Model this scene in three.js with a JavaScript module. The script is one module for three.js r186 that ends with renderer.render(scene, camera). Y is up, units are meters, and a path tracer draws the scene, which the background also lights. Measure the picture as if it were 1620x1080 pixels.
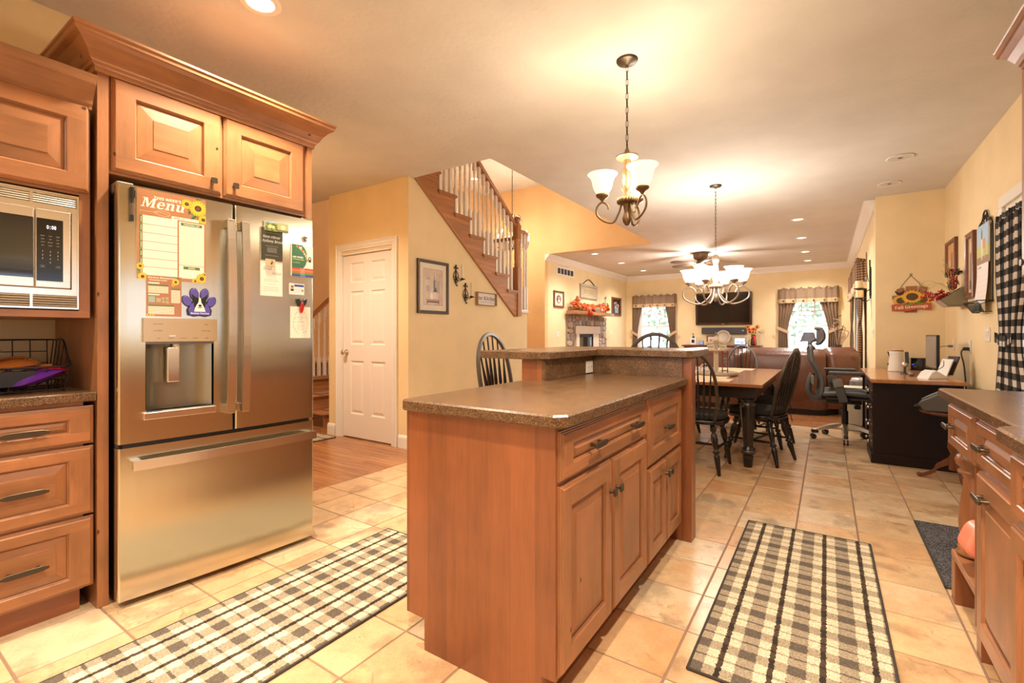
import * as THREE from 'three';
import { RoundedBoxGeometry } from 'three/addons/geometries/RoundedBoxGeometry.js';
import { mergeGeometries } from 'three/addons/utils/BufferGeometryUtils.js';
import { RectAreaLightUniformsLib } from 'three/addons/lights/RectAreaLightUniformsLib.js';

// ---------- camera, sky, exposure ----------
const scene = new THREE.Scene();
const camera = new THREE.PerspectiveCamera(71.62, 1.5, 0.05, 200);
camera.position.set(0, 1.155, 0);
camera.rotation.y = 33.637 * Math.PI / 180;
camera.setViewOffset(1620, 1080, 0, 12, 1620, 1080);
const renderer = new THREE.WebGLRenderer();
renderer.toneMapping = THREE.LinearToneMapping;
renderer.toneMappingExposure = 1.15;
renderer.shadowMap.enabled = true;
RectAreaLightUniformsLib.init();
scene.background = new THREE.Color().setRGB(0.66, 0.80, 1.0);
scene.backgroundIntensity = 4;
const WARM = new THREE.Color().setRGB(1.0, 0.85, 0.65), WARMW = new THREE.Color().setRGB(1.0, 0.93, 0.84);

// ---------- random ----------
function rng(seed) { let a = seed >>> 0; return () => { a |= 0; a = a + 0x6D2B79F5 | 0; let t = Math.imul(a ^ a >>> 15, 1 | a); t = t + Math.imul(t ^ t >>> 7, 61 | t) ^ t; return ((t ^ t >>> 14) >>> 0) / 4294967296; }; }
const R = rng(7);
const rr = (a, b) => a + (b - a) * R();
const V2 = (x, y) => new THREE.Vector2(x, y), V3 = (x, y, z) => new THREE.Vector3(x, y, z);
const PI = Math.PI;

// ---------- naming ----------
const taken = new Map();
function numbered(n) { const k = taken.get(n) || 0; taken.set(n, k + 1); return k ? n + '_' + String(k).padStart(3, '0') : n; }
function tag(o, label, category, group, kind) { o.userData.label = label; o.userData.category = category; if (group) o.userData.group = group; if (kind) o.userData.kind = kind; return o; }
function thing(name, label, category, pos = [0, 0, 0], turn = 0, group) {
  const o = new THREE.Group(); o.name = numbered(name); scene.add(o); o.position.set(...pos); o.rotation.y = turn; return tag(o, label, category, group);
}
function mesh(name, geos, mat, parent) {   // one named mesh out of one geometry or a list of them
  const m = new THREE.Mesh(Array.isArray(geos) ? merge(geos) : geos, mat); m.castShadow = m.receiveShadow = true;
  m.name = parent ? name : numbered(name); (parent || scene).add(m); return m;
}
function struct(name, geos, mat, parent) { const m = mesh(name, geos, mat, parent); if (!parent) m.userData.kind = 'structure'; return m; }
function solo(name, geos, mat, label, category, group) { return tag(mesh(name, geos, mat), label, category, group); }
function dup(root, pos, turn, label) { const r = root.clone(); r.name = numbered(root.name.replace(/_\d{3}$/, '')); scene.add(r); if (pos) r.position.set(...pos); if (turn !== undefined) r.rotation.y = turn; r.userData = { ...root.userData }; if (label) r.userData.label = label; return r; }

// ---------- geometry helpers ----------
function ni(g) { g = g.index ? g.toNonIndexed() : g; for (const k of Object.keys(g.attributes)) if (!['position', 'normal', 'uv'].includes(k)) g.deleteAttribute(k); if (!g.attributes.normal) g.computeVertexNormals(); if (!g.attributes.uv) g.setAttribute('uv', new THREE.BufferAttribute(new Float32Array(g.attributes.position.count * 2), 2)); return g; }
function merge(list) { const l = list.flat(9).map(ni); return l.length === 1 ? l[0] : mergeGeometries(l); }
function tr(g, x = 0, y = 0, z = 0, rx = 0, ry = 0, rz = 0) { if (rx) g.rotateX(rx); if (ry) g.rotateY(ry); if (rz) g.rotateZ(rz); return g.translate(x, y, z); }
// planar uv in metres, v along the grain axis
function uvm(g, axis = 'y', ou, ov) {
  g = ni(g); const p = g.attributes.position, n = g.attributes.normal, uv = g.attributes.uv;
  const A = { x: 0, y: 1, z: 2 }[axis]; if (ou === undefined) { ou = rr(0, 3); ov = rr(0, 3); }
  for (let i = 0; i < p.count; i += 3) {
    let nx = 0, ny = 0, nz = 0; for (let k = 0; k < 3; k++) { nx += n.getX(i + k); ny += n.getY(i + k); nz += n.getZ(i + k); }
    nx = Math.abs(nx); ny = Math.abs(ny); nz = Math.abs(nz);
    const d = nx >= ny && nx >= nz ? 0 : ny >= nz ? 1 : 2; const ax = [0, 1, 2].filter(k => k !== d);
    const va = ax.includes(A) ? A : ax[1], ua = ax[0] === va ? ax[1] : ax[0];
    for (let k = 0; k < 3; k++) { const c = [p.getX(i + k), p.getY(i + k), p.getZ(i + k)]; uv.setXY(i + k, c[ua] + ou, c[va] + ov); }
  }
  return g;
}
const B = (x0, x1, y0, y1, z0, z1) => ni(new THREE.BoxGeometry(Math.abs(x1 - x0), Math.abs(y1 - y0), Math.abs(z1 - z0)).translate((x0 + x1) / 2, (y0 + y1) / 2, (z0 + z1) / 2));
const RB = (x0, x1, y0, y1, z0, z1, r = .003, s = 1) => ni(new RoundedBoxGeometry(Math.abs(x1 - x0), Math.abs(y1 - y0), Math.abs(z1 - z0), s, Math.min(r, Math.abs(x1 - x0) / 2.01, Math.abs(y1 - y0) / 2.01, Math.abs(z1 - z0) / 2.01)).translate((x0 + x1) / 2, (y0 + y1) / 2, (z0 + z1) / 2));
const W = (axis, ...a) => uvm(B(...a), axis), RW = (axis, r, ...a) => uvm(RB(...a, r), axis);
const cyl = (r0, r1, h, x, y, z, n = 16) => ni(new THREE.CylinderGeometry(r1, r0, h, n).translate(x, y + h / 2, z));   // base at y
const sph = (r, x, y, z, n = 12, m = 8) => ni(new THREE.SphereGeometry(r, n, m).translate(x, y, z));
const lathe = (pts, n = 16, x = 0, y = 0, z = 0) => ni(new THREE.LatheGeometry(pts.map(p => V2(Math.max(p[0], 1e-4), p[1])), n).translate(x, y, z));
function tube(pts, r, n = 24, m = 6, closed = false) { return ni(new THREE.TubeGeometry(new THREE.CatmullRomCurve3(pts.map(p => p.isVector3 ? p : V3(...p)), closed), n, r, m, closed)); }
function rod(a, b, r0, r1 = r0, m = 8) { const A = V3(...a), C = V3(...b), d = C.clone().sub(A), L = d.length(); const g = new THREE.CylinderGeometry(r1, r0, L, m); g.applyQuaternion(new THREE.Quaternion().setFromUnitVectors(V3(0, 1, 0), d.normalize())); return ni(g.translate(...A.add(C).multiplyScalar(.5).toArray())); }
function turned(prof, a, b, n = 10) { const A = V3(...a), C = V3(...b), d = C.clone().sub(A), L = d.length(); const g = new THREE.LatheGeometry(prof.map(p => V2(Math.max(p[0], 1e-4), p[1] * L)), n); g.applyQuaternion(new THREE.Quaternion().setFromUnitVectors(V3(0, 1, 0), d.normalize())); return ni(g.translate(...A.toArray())); }
function polyGeo(tris, uvs) { const g = new THREE.BufferGeometry(); g.setAttribute('position', new THREE.BufferAttribute(new Float32Array(tris), 3)); g.setAttribute('uv', new THREE.BufferAttribute(new Float32Array(uvs || new Array(tris.length / 3 * 2).fill(0)), 2)); g.computeVertexNormals(); return g; }
function quadTri(P, U, a, b, c, d, ua, ub, uc, ud) { P.push(...a, ...b, ...c, ...a, ...c, ...d); U.push(...ua, ...ub, ...uc, ...ua, ...uc, ...ud); }
// mitred rectangular frame in the xy plane facing +z; profile = [inset, z] pairs from the outside in
function ring(w, h, prof, cx = 0, cy = 0) {
  const P = [], U = []; const o = rr(0, 3); let s = rr(0, 3);
  for (let k = 0; k + 1 < prof.length; k++) {
    const [ia, za] = prof[k], [ib, zb] = prof[k + 1], s2 = s + Math.hypot(ib - ia, zb - za);
    const c = (i, z) => [[cx - w / 2 + i, cy - h / 2 + i, z], [cx + w / 2 - i, cy - h / 2 + i, z], [cx + w / 2 - i, cy + h / 2 - i, z], [cx - w / 2 + i, cy + h / 2 - i, z]];
    const a = c(ia, za), b = c(ib, zb);
    for (let e = 0; e < 4; e++) { const f = (e + 1) % 4, t = e % 2 === 0 ? 0 : 1; const q = e * .37; quadTri(P, U, a[e], a[f], b[f], b[e], [s + q, a[e][t] + o], [s + q, a[f][t] + o], [s2 + q, b[f][t] + o], [s2 + q, b[e][t] + o]); }
    s = s2;
  }
  return polyGeo(P, U);
}
function quad(x0, x1, y0, y1, z, axis = 'y') { const P = [], U = []; const a = rr(0, 3), b = rr(0, 3); const f = axis === 'y' ? (x, y) => [x + a, y + b] : (x, y) => [y + a, x + b]; quadTri(P, U, [x0, y0, z], [x1, y0, z], [x1, y1, z], [x0, y1, z], f(x0, y0), f(x1, y0), f(x1, y1), f(x0, y1)); return polyGeo(P, U); }
function face(x0, x1, y0, y1, z) { const P = [], U = []; quadTri(P, U, [x0, y0, z], [x1, y0, z], [x1, y1, z], [x0, y1, z], [0, 0], [1, 0], [1, 1], [0, 1]); return polyGeo(P, U); }   // whole picture 0..1
// moulding swept along a polyline in the xz plane; profile = [outward, y] pairs; outward is to the right of the walking direction
function sweep(path, prof, closed = false, caps = true) {
  const n = path.length, P = [], U = []; const dir = (a, b) => { const d = V2(b[0] - a[0], b[1] - a[1]); return d.normalize(); };
  const off = path.map((p, i) => {
    const d0 = closed || i > 0 ? dir(path[(i + n - 1) % n], p) : null, d1 = closed || i < n - 1 ? dir(p, path[(i + 1) % n]) : null;
    const n0 = d0 && V2(-d0.y, d0.x), n1 = d1 && V2(-d1.y, d1.x); if (!n0) return n1; if (!n1) return n0;
    const m = n0.clone().add(n1).normalize(); return m.multiplyScalar(1 / Math.max(.2, m.dot(n0)));
  });
  const pt = (i, q) => [path[i][0] + off[i].x * q[0], q[1], path[i][1] + off[i].y * q[0]];
  let L = rr(0, 3);
  for (let i = 0; i + 1 < n + (closed ? 1 : 0); i++) {
    const j = (i + 1) % n, l = Math.hypot(path[j][0] - path[i][0], path[j][1] - path[i][1]); let s = 0;
    for (let k = 0; k + 1 < prof.length; k++) { const s2 = s + Math.hypot(prof[k + 1][0] - prof[k][0], prof[k + 1][1] - prof[k][1]); quadTri(P, U, pt(i, prof[k]), pt(i, prof[k + 1]), pt(j, prof[k + 1]), pt(j, prof[k]), [s, L], [s2, L], [s2, L + l], [s, L + l]); s = s2; }
    L += l;
  }
  if (caps && !closed) for (const i of [0, n - 1]) { const sh = THREE.ShapeUtils.triangulateShape(prof.map(q => V2(...q)), []); for (const t of sh) for (const k of (i ? t : [...t].reverse())) { P.push(...pt(i, prof[k])); U.push(...prof[k]); } }
  return polyGeo(P, U);
}
// flat outline (xz) extruded up from y0 to y1 with a bevel on the top and bottom edges
function slab(outline, y0, y1, bev = .004, axis = 'x') {
  const s = new THREE.Shape(outline.map(p => V2(p[0], -p[1]))); const g = new THREE.ExtrudeGeometry(s, { depth: y1 - y0 - 2 * bev, bevelEnabled: bev > 0, bevelSize: bev, bevelOffset: -bev, bevelThickness: bev, bevelSegments: 1, curveSegments: 8 });
  return uvm(g.rotateX(-PI / 2).translate(0, y0 + bev, 0), axis);
}
function extr(shape, depth, bev = .002, seg = 1, cs = 10) { return ni(new THREE.ExtrudeGeometry(shape, { depth: depth - 2 * bev, bevelEnabled: bev > 0, bevelSize: bev, bevelOffset: -bev, bevelThickness: bev, bevelSegments: seg, curveSegments: cs }).translate(0, 0, bev)); }
const poly = pts => new THREE.Shape(pts.map(p => V2(...p)));
function oval(rx, ry, n = 24, x = 0, y = 0) { return poly(Array.from({ length: n }, (_, i) => [x + rx * Math.cos(i / n * 2 * PI), y + ry * Math.sin(i / n * 2 * PI)])); }
function rrect(w, h, r) { const s = new THREE.Shape(); const x = -w / 2, y = -h / 2; s.moveTo(x + r, y); s.lineTo(x + w - r, y); s.quadraticCurveTo(x + w, y, x + w, y + r); s.lineTo(x + w, y + h - r); s.quadraticCurveTo(x + w, y + h, x + w - r, y + h); s.lineTo(x + r, y + h); s.quadraticCurveTo(x, y + h, x, y + h - r); s.lineTo(x, y + r); s.quadraticCurveTo(x, y, x + r, y); return s; }
function loft(sections) {   // list of closed loops with the same number of points, joined by quads
  const P = [], U = []; for (let i = 0; i + 1 < sections.length; i++) { const a = sections[i], b = sections[i + 1], n = a.length; for (let k = 0; k < n; k++) { const m = (k + 1) % n; quadTri(P, U, a[k], a[m], b[m], b[k], [k / n, i], [(k + 1) / n, i], [(k + 1) / n, i + 1], [k / n, i + 1]); } }
  return polyGeo(P, U);
}
function grid(nu, nv, f, uvf) {   // smooth parametric sheet
  const P = [], U = [], I = []; for (let j = 0; j <= nv; j++) for (let i = 0; i <= nu; i++) { P.push(...f(i / nu, j / nv)); U.push(...(uvf ? uvf(i / nu, j / nv) : [i / nu, j / nv])); }
  for (let j = 0; j < nv; j++) for (let i = 0; i < nu; i++) { const a = j * (nu + 1) + i, b = a + 1, c = a + nu + 1, d = c + 1; I.push(a, b, d, a, d, c); }
  const g = new THREE.BufferGeometry(); g.setAttribute('position', new THREE.BufferAttribute(new Float32Array(P), 3)); g.setAttribute('uv', new THREE.BufferAttribute(new Float32Array(U), 2)); g.setIndex(I); g.computeVertexNormals(); return ni(g);
}

// ---------- noise and textures ----------
function hash(x, y, s) { let h = Math.imul(x, 374761393) + Math.imul(y, 668265263) + Math.imul(s, 1274126177) | 0; h = Math.imul(h ^ h >>> 13, 1274126177); return ((h ^ h >>> 16) >>> 0) / 4294967296; }
function vn(x, y, s, px = 1e9, py = 1e9) {   // value noise, periodic in px, py cells
  const xi = Math.floor(x), yi = Math.floor(y), fx = x - xi, fy = y - yi, u = fx * fx * (3 - 2 * fx), v = fy * fy * (3 - 2 * fy);
  const m = (a, p) => ((a % p) + p) % p; const x0 = m(xi, px), x1 = m(xi + 1, px), y0 = m(yi, py), y1 = m(yi + 1, py);
  const a = hash(x0, y0, s), b = hash(x1, y0, s), c = hash(x0, y1, s), d = hash(x1, y1, s); return a + (b - a) * u + (c - a) * v + (a - b - c + d) * u * v;
}
function fbm(x, y, s, px, py, o = 4) { let r = 0, a = .5, t = 0; for (let k = 0; k < o; k++) { r += a * vn(x, y, s + k * 17, px, py); t += a; x *= 2; y *= 2; px *= 2; py *= 2; a *= .5; } return r / t; }
const clamp = (x, a = 0, b = 1) => Math.min(b, Math.max(a, x)), mix = (a, b, t) => a + (b - a) * t, ss = (a, b, x) => { const t = clamp((x - a) / (b - a)); return t * t * (3 - 2 * t); };
function dtex(w, h, f, srgb = true, rep = 1, repy = rep) {   // f(u, v) -> [r, g, b] 0..1
  const d = new Uint8Array(w * h * 4); for (let y = 0; y < h; y++) for (let x = 0; x < w; x++) { const c = f(x / w, y / h), i = (y * w + x) * 4; d[i] = clamp(c[0]) * 255; d[i + 1] = clamp(c[1]) * 255; d[i + 2] = clamp(c[2]) * 255; d[i + 3] = 255; }
  const t = new THREE.DataTexture(d, w, h); t.wrapS = t.wrapT = THREE.RepeatWrapping; t.magFilter = THREE.LinearFilter; t.minFilter = THREE.LinearMipmapLinearFilter; if (srgb) t.colorSpace = THREE.SRGBColorSpace; t.repeat.set(rep, repy); t.needsUpdate = true; return t;
}
function ctex(w, h, draw) { const c = document.createElement('canvas'); c.width = w; c.height = h; const g = c.getContext('2d'); draw(g, w, h); const t = new THREE.CanvasTexture(c); t.colorSpace = THREE.SRGBColorSpace; return t; }
const mat = (c, rough = .6, o = {}) => new THREE.MeshStandardMaterial({ color: c, roughness: rough, ...o });
const phys = (c, rough = .6, o = {}) => new THREE.MeshPhysicalMaterial({ color: c, roughness: rough, ...o });
// wood: pale multiplier textures, one metre a side, tinted by the material's colour
const alderTex = (() => { const kn = []; const q = rng(11); for (let i = 0; i < 3; i++) kn.push([q(), q(), .003 + .004 * q()]);
  return dtex(1024, 1024, (u, v) => { let w = 0, k = 0; for (const [a, b, r] of kn) { let dx = u - a, dy = v - b; dx -= Math.round(dx); dy -= Math.round(dy); const d = Math.hypot(dx, dy * .6); w += Math.exp(-d * 22) * dx * 1.1; k = Math.max(k, 1 - ss(r * .5, r * 1.6, Math.hypot(dx, dy * .75) + .004 * (fbm(u * 60, v * 60, 3, 60, 60, 2) - .5))); }
    const s = u + w; const big = fbm(s * 6, v * 2, 21, 6, 2, 3), g = fbm(s * 44, v * 5, 31, 44, 5, 3), f = vn(s * 400, v * 24, 41, 400, 24), bl = fbm(u * 6, v * 5, 51, 6, 5, 4);
    let m = .82 + .16 * (big - .5) + .10 * (g - .5) + .05 * (f - .5) + .30 * (bl - .5); m *= 1 - .72 * k; return [m * 1.03, m * (.985 - .05 * (bl - .5)), m * .95]; }); })();
const plankTex = dtex(1024, 1024, (u, v) => { const b = Math.floor(u * 11), t = hash(b, 3, 9), s = u + .02 * t; const g = fbm(s * 40, v * 3 + t * 7, 31, 40, 1e6, 3), f = vn(s * 300, v * 18, 41, 300, 18), bl = fbm(u * 5, v * 4, 51, 5, 4, 4); const m = .82 + .13 * (t - .5) + .10 * (g - .5) + .05 * (f - .5) + .18 * (bl - .5); return [m * 1.03, m * .985, m * .95]; });
const oakTex = dtex(1024, 1024, (u, v) => { const wv = .25 * (fbm(u * 3, v * 2, 5, 3, 2, 2) - .5); const bands = .5 + .5 * Math.sin((u * 14 + wv * 9) * 2 * PI + 0); const big = fbm(u * 8, v * 2, 22, 8, 2, 2), f = vn(u * 300, v * 12, 42, 300, 12), g = fbm(u * 50, v * 3, 31, 50, 3, 2); const m = .82 + .1 * (bands - .5) * big * 1.6 + .14 * (big - .5) + .14 * (g - .5) + .10 * (f - .5); return [m * 1.02, m * .98, m * .93]; });
const peel = dtex(256, 256, (u, v) => { const a = fbm(u * 40, v * 40, 9, 40, 40, 2); return [a, a, a]; }, false);
const leatherBump = dtex(256, 256, (u, v) => { const a = fbm(u * 30, v * 30, 19, 30, 30, 3); return [a, a, a]; }, false);
const weave = dtex(128, 128, (u, v) => { const a = .5 + .25 * Math.sin(u * 2 * PI * 32) + .25 * Math.sin(v * 2 * PI * 32); return [a, a, a]; }, false);
// ---------- materials ----------
const wallTex = dtex(256, 256, (u, v) => { const a = .97 + .05 * (fbm(u * 5, v * 5, 77, 5, 5, 4) - .5); return [a, a, a]; });
const M = {};
M.wall = mat(new THREE.Color().setRGB(.86, .68, .40), .75, { map: wallTex, bumpMap: peel, bumpScale: .0006 });
M.foyer = mat(new THREE.Color().setRGB(.84, .55, .27), .75, { map: wallTex, bumpMap: peel, bumpScale: .0006 });
M.ceil = mat(new THREE.Color().setRGB(.70, .66, .60), .85, { map: wallTex, bumpMap: peel, bumpScale: .0015 });
M.trim = mat(new THREE.Color().setRGB(.80, .76, .70), .35);
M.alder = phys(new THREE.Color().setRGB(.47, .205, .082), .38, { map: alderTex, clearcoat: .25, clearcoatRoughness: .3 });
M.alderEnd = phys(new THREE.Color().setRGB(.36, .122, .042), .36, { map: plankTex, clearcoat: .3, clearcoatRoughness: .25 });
M.oak = phys(new THREE.Color().setRGB(.62, .30, .135), .4, { map: oakTex });
M.tableTop = phys(new THREE.Color().setRGB(.50, .20, .07), .22, { map: oakTex, clearcoat: .4, clearcoatRoughness: .15 });
M.deskTop = phys(new THREE.Color().setRGB(.72, .33, .12), .22, { map: alderTex, clearcoat: .4, clearcoatRoughness: .15 });
M.deskDark = phys(new THREE.Color().setRGB(.014, .006, .005), .4, { specularIntensity: .5 });
M.blackWood = phys(new THREE.Color().setRGB(.016, .011, .009), .24, { specularIntensity: .8, clearcoat: .12, clearcoatRoughness: .2 });
M.worn = phys(new THREE.Color().setRGB(.055, .038, .025), .32);
M.blackFab = mat(new THREE.Color().setRGB(.02, .018, .018), .9, { bumpMap: weave, bumpScale: .0005 });
M.bronze = mat(new THREE.Color().setRGB(.085, .062, .042), .38, { metalness: .75 });
M.bronzeLight = mat(new THREE.Color().setRGB(.20, .13, .065), .38, { metalness: .8 });
M.pewter = mat(new THREE.Color().setRGB(.34, .27, .21), .38, { metalness: .75 });
M.iron = mat(new THREE.Color().setRGB(.02, .016, .013), .45, { metalness: .5 });
M.white = mat(new THREE.Color().setRGB(.80, .78, .74), .4);
M.doorWhite = mat(new THREE.Color().setRGB(.82, .76, .70), .35);
M.plate = mat(new THREE.Color().setRGB(.80, .75, .66), .35);
M.black = mat(new THREE.Color().setRGB(.012, .012, .013), .35);
M.gloss = phys(new THREE.Color().setRGB(.008, .008, .009), .06, { clearcoat: .6, clearcoatRoughness: .04 });
M.darkGrey = mat(new THREE.Color().setRGB(.045, .045, .05), .55);
M.midGrey = mat(new THREE.Color().setRGB(.16, .155, .15), .5);
M.silver = mat(new THREE.Color().setRGB(.62, .60, .57), .3, { metalness: .9 });
M.chrome = mat(new THREE.Color().setRGB(.70, .66, .60), .16, { metalness: 1 });
const brush = dtex(512, 256, (u, v) => { const a = .5 + .5 * (vn(u * 4, v * 256, 5, 4, 256) - .5) + .3 * (fbm(u * 9, v * 3, 8, 9, 3, 3) - .5); return [a, a, a]; }, false, 1, 1);
M.steel = phys(new THREE.Color().setRGB(.60, .56, .45), .30, { metalness: 1, anisotropy: .75, anisotropyRotation: 0 });
M.steelDoor = phys(new THREE.Color().setRGB(.60, .565, .455), .25, { metalness: 1, anisotropy: .9, anisotropyRotation: PI / 2 });
M.steelLight = phys(new THREE.Color().setRGB(.72, .67, .58), .25, { metalness: 1, anisotropy: .5 });
M.steelDark = mat(new THREE.Color().setRGB(.22, .20, .165), .35, { metalness: .8 });
M.cream = mat(new THREE.Color().setRGB(.80, .72, .56), .45);
M.shade = phys(new THREE.Color().setRGB(.9, .85, .72), .5, { emissive: new THREE.Color().setRGB(1, .80, .48), emissiveIntensity: 1.15 });
M.shadeCool = phys(new THREE.Color().setRGB(.9, .87, .8), .5, { emissive: new THREE.Color().setRGB(1, .88, .66), emissiveIntensity: 1.35 });
M.bulb = mat(0xffffff, .5, { emissive: new THREE.Color().setRGB(1, .93, .8), emissiveIntensity: 3 });
// speckled brown laminate, half a metre a side
const lamTex = dtex(1024, 1024, (u, v) => { const a = vn(u * 400, v * 400, 3, 400, 400), b = vn(u * 220, v * 220, 13, 220, 220), c = fbm(u * 12, v * 12, 23, 12, 12, 3); let m = .27 + .22 * (a - .5) + .17 * (b - .5) + .12 * (c - .5); let r = m * 1.18, g = m * .86, bl = m * .58; if (b > .78) { r += .06; g += .055; bl += .05; } if (a < .15) { r *= .68; g *= .7; bl *= .72; } return [r + .06, g + .045, bl + .03]; }, true, 2);
M.lam = phys(0xffffff, .27, { map: lamTex });
// beige stone tile: one texture, three metres a side, every tile takes its own patch
const tileTex = dtex(1536, 1536, (u, v) => { const c = fbm(u * 14, v * 14, 3, 14, 14, 4), d = fbm(u * 22, v * 22, 33, 22, 22, 4), e = fbm(u * 40, v * 40, 43, 40, 40, 4), ve = Math.abs(fbm(u * 13, v * 13, 53, 13, 13, 5) - .5), f = vn(u * 500, v * 500, 63, 500, 500); const pink = ss(.50, .74, c); let k = .90 + .12 * (e - .5) + .05 * (f - .5) - .13 * ss(.55, .75, d); const vein = .10 * (1 - ss(0, .03, ve)) * ss(.48, .66, e); const pit = f < .05 && d > .5 ? .82 : 1; k = (k - vein) * pit; return [k * mix(.92, .91, pink), k * mix(.805, .745, pink), k * mix(.66, .58, pink)]; }, true, 1 / 3);
M.tile = [0xffffff, 0xf6ece0, 0xfff3e4, 0xf5e2d0].map(c => phys(c, .24, { map: tileTex }));
M.grout = mat(new THREE.Color().setRGB(.26, .155, .10), .9);
M.plank = [[.58, .26, .11], [.52, .22, .09], [.64, .30, .135], [.55, .25, .12]].map(c => phys(new THREE.Color().setRGB(...c), .22, { map: oakTex }));
M.plankGap = mat(new THREE.Color().setRGB(.22, .09, .04), .8);
// ---------- the shell ----------
const H = 2.74, H2 = 4.14, T = .12;
const XL = -3.15, XR = 1.07, ZB = 2.5, ZE = -1.87, ZK = -6.9, XLR = .47, ZF = -12.8, XLL = -4.67, ZH = -8.2, XH = -2.53, ZO = -3.45, XF = -6.2;
// y-up wall along x or z with rectangular openings [a0, a1, y0, y1]
function wallGeo(axis, at, thick, a0, a1, y0, y1, holes = []) {
  const out = []; const add = (p, q, r, s) => { if (q - p > .001 && s - r > .001) out.push(axis === 'x' ? B(p, q, r, s, at, at + thick) : B(at, at + thick, r, s, p, q)); };
  let cur = a0; for (const [h0, h1, hy0, hy1] of holes.sort((m, n) => m[0] - n[0])) { add(cur, h0, y0, y1); add(h0, h1, y0, hy0); add(h0, h1, hy1, y1); cur = h1; }
  add(cur, a1, y0, y1); return uvm(merge(out), 'y', 0, 0);
}
const win1 = [-4.32, -3.42, .62, 2.06], win2 = [-.81, .09, .62, 2.06], win3 = [-11.2, -9.3, .62, 2.06], win4 = [-2.2, -.2, 1.05, 2.15], door2 = [-4.80, -3.90, 0, 2.06];
struct('wall_left', wallGeo('z', XL - T, T, ZE, ZB + T, -.1, H), M.wall);
struct('wall_back', wallGeo('x', ZB, T, XL, XR + T, -.1, H, [win4]), M.wall);  // opening behind the camera is unseen, added to let in fill light
const win5 = [-1.60, -.55, 1.06, 1.78];
struct('wall_right', wallGeo('z', XR, T, ZK - T, ZB, -.1, H, [door2, win5]), M.wall);
struct('wall_return', wallGeo('x', ZK - T, T, XLR, XR, -.1, H), M.wall);
struct('wall_living_right', wallGeo('z', XLR, T, ZF - T, ZK - T, -.1, H, [win3]), M.wall);
struct('wall_far', wallGeo('x', ZF - T, T, XLL - T, XLR, -.1, H, [win1, win2]), M.wall);
struct('wall_living_left', wallGeo('z', XLL - T, T, ZF, ZH - T, -.1, H), M.wall);
struct('wall_foyer_far', [wallGeo('x', ZH - T, T, XF, XLL, -.1, H2), wallGeo('x', ZH - T, T, XLL, XH, H, H2)], M.foyer);
struct('wall_foyer_left', wallGeo('z', XF - T, T, ZH - T, ZE, -.1, H2), M.foyer);
struct('wall_hall', wallGeo('x', ZE, T, XF, XL - T, -.1, H), M.foyer);
struct('wall_upper_right', wallGeo('z', XH, T, ZH - T, ZO, H + .1, H2), M.foyer);
struct('wall_upper_front', wallGeo('x', ZO, T, XF, XH + T, H + .1, H2), M.foyer);
// closet wall under the stairs: door side and picture side
const door1 = [-4.555, -3.735, 0, 2.06];
struct('wall_closet', [wallGeo('x', ZO - .05, T, -4.787, -3.5, 0, H, [door1]), wallGeo('z', -4.787, T, -4.6, ZO - .05, 0, 2.4)], M.wall);
// picture wall: top edge follows the stair, end rounds into the half-round pedestal
{
  const s = poly([[-3.50, 0], [-5.58, 0], [-5.58, 1.42], [-5.30, 1.42], [-3.56, 2.72], [-3.50, 2.74]]); const g = extr(s, .1, 0); g.rotateY(-PI / 2); g.translate(-3.5, 0, 0);
  struct('wall_stair', uvm(g, 'y', 0, 0), M.wall);
  struct('wall_rounded', [uvm(lathe([[0, 0], [.24, 0], [.24, 1.44], [0, 1.44]], 32, -3.745, 0, -5.58), 'y', 0, 0)], M.wall);
}
struct('ceiling', uvm(merge([B(XL - T, XR + T, H, H + .1, ZO, ZB + T), B(XF - T, XL - T, H, H + .1, ZO, ZE + T), B(XH, XR + T, H, H + .1, ZK - T, ZO), B(XH, XLR + T, H, H + .1, ZH - T, ZK - T), B(XLL - T, XLR + T, H, H + .1, ZF - T, ZH - T)]), 'z', 0, 0), M.ceil);
struct('ceiling_upper', uvm(B(XF - T, XH + T, H2, H2 + .1, ZH - T, ZO + T), 'z', 0, 0), M.ceil);

// crown moulding in the living room
const crownP = [[0, H], [.105, H], [.105, H - .012], [.09, H - .02], [.085, H - .035], [.055, H - .062], [.03, H - .085], [.026, H - .1], [.012, H - .108], [.012, H - .125], [0, H - .125]];
struct('trim_1', sweep([[XLL, ZH + .0], [XLL, ZF], [XLR, ZF], [XLR, ZK - T]].reverse().map(p => [p[0], p[1]]), crownP.map(([a, y]) => [-a, y])), M.trim);
// baseboards
const baseP = [[0, 0], [.016, 0], [.016, .10], [.012, .115], [.006, .125], [0, .13]];
const bboard = (side, path) => struct('baseboard_' + side, sweep(path, baseP), M.trim);
bboard('far', [[XLL, ZF], [XLR, ZF]]); bboard('living_left', [[XLL, ZH], [XLL, ZF]]);
bboard('living_right', [[XLR, ZF], [XLR, ZK - T]]); bboard('right', [[XR, ZK], [XR, -4.9]]); bboard('return', [[XLR, ZK], [XR, ZK]]);
bboard('closet_right', [[-3.635, ZO - .05 + T], [-3.5, ZO - .05 + T], [-3.5, -5.58]]);
bboard('closet_left', [[-4.80, ZO - .05 + T], [-4.665, ZO - .05 + T]]);
bboard('foyer', [[XF, ZH], [XLL, ZH]]);

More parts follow.
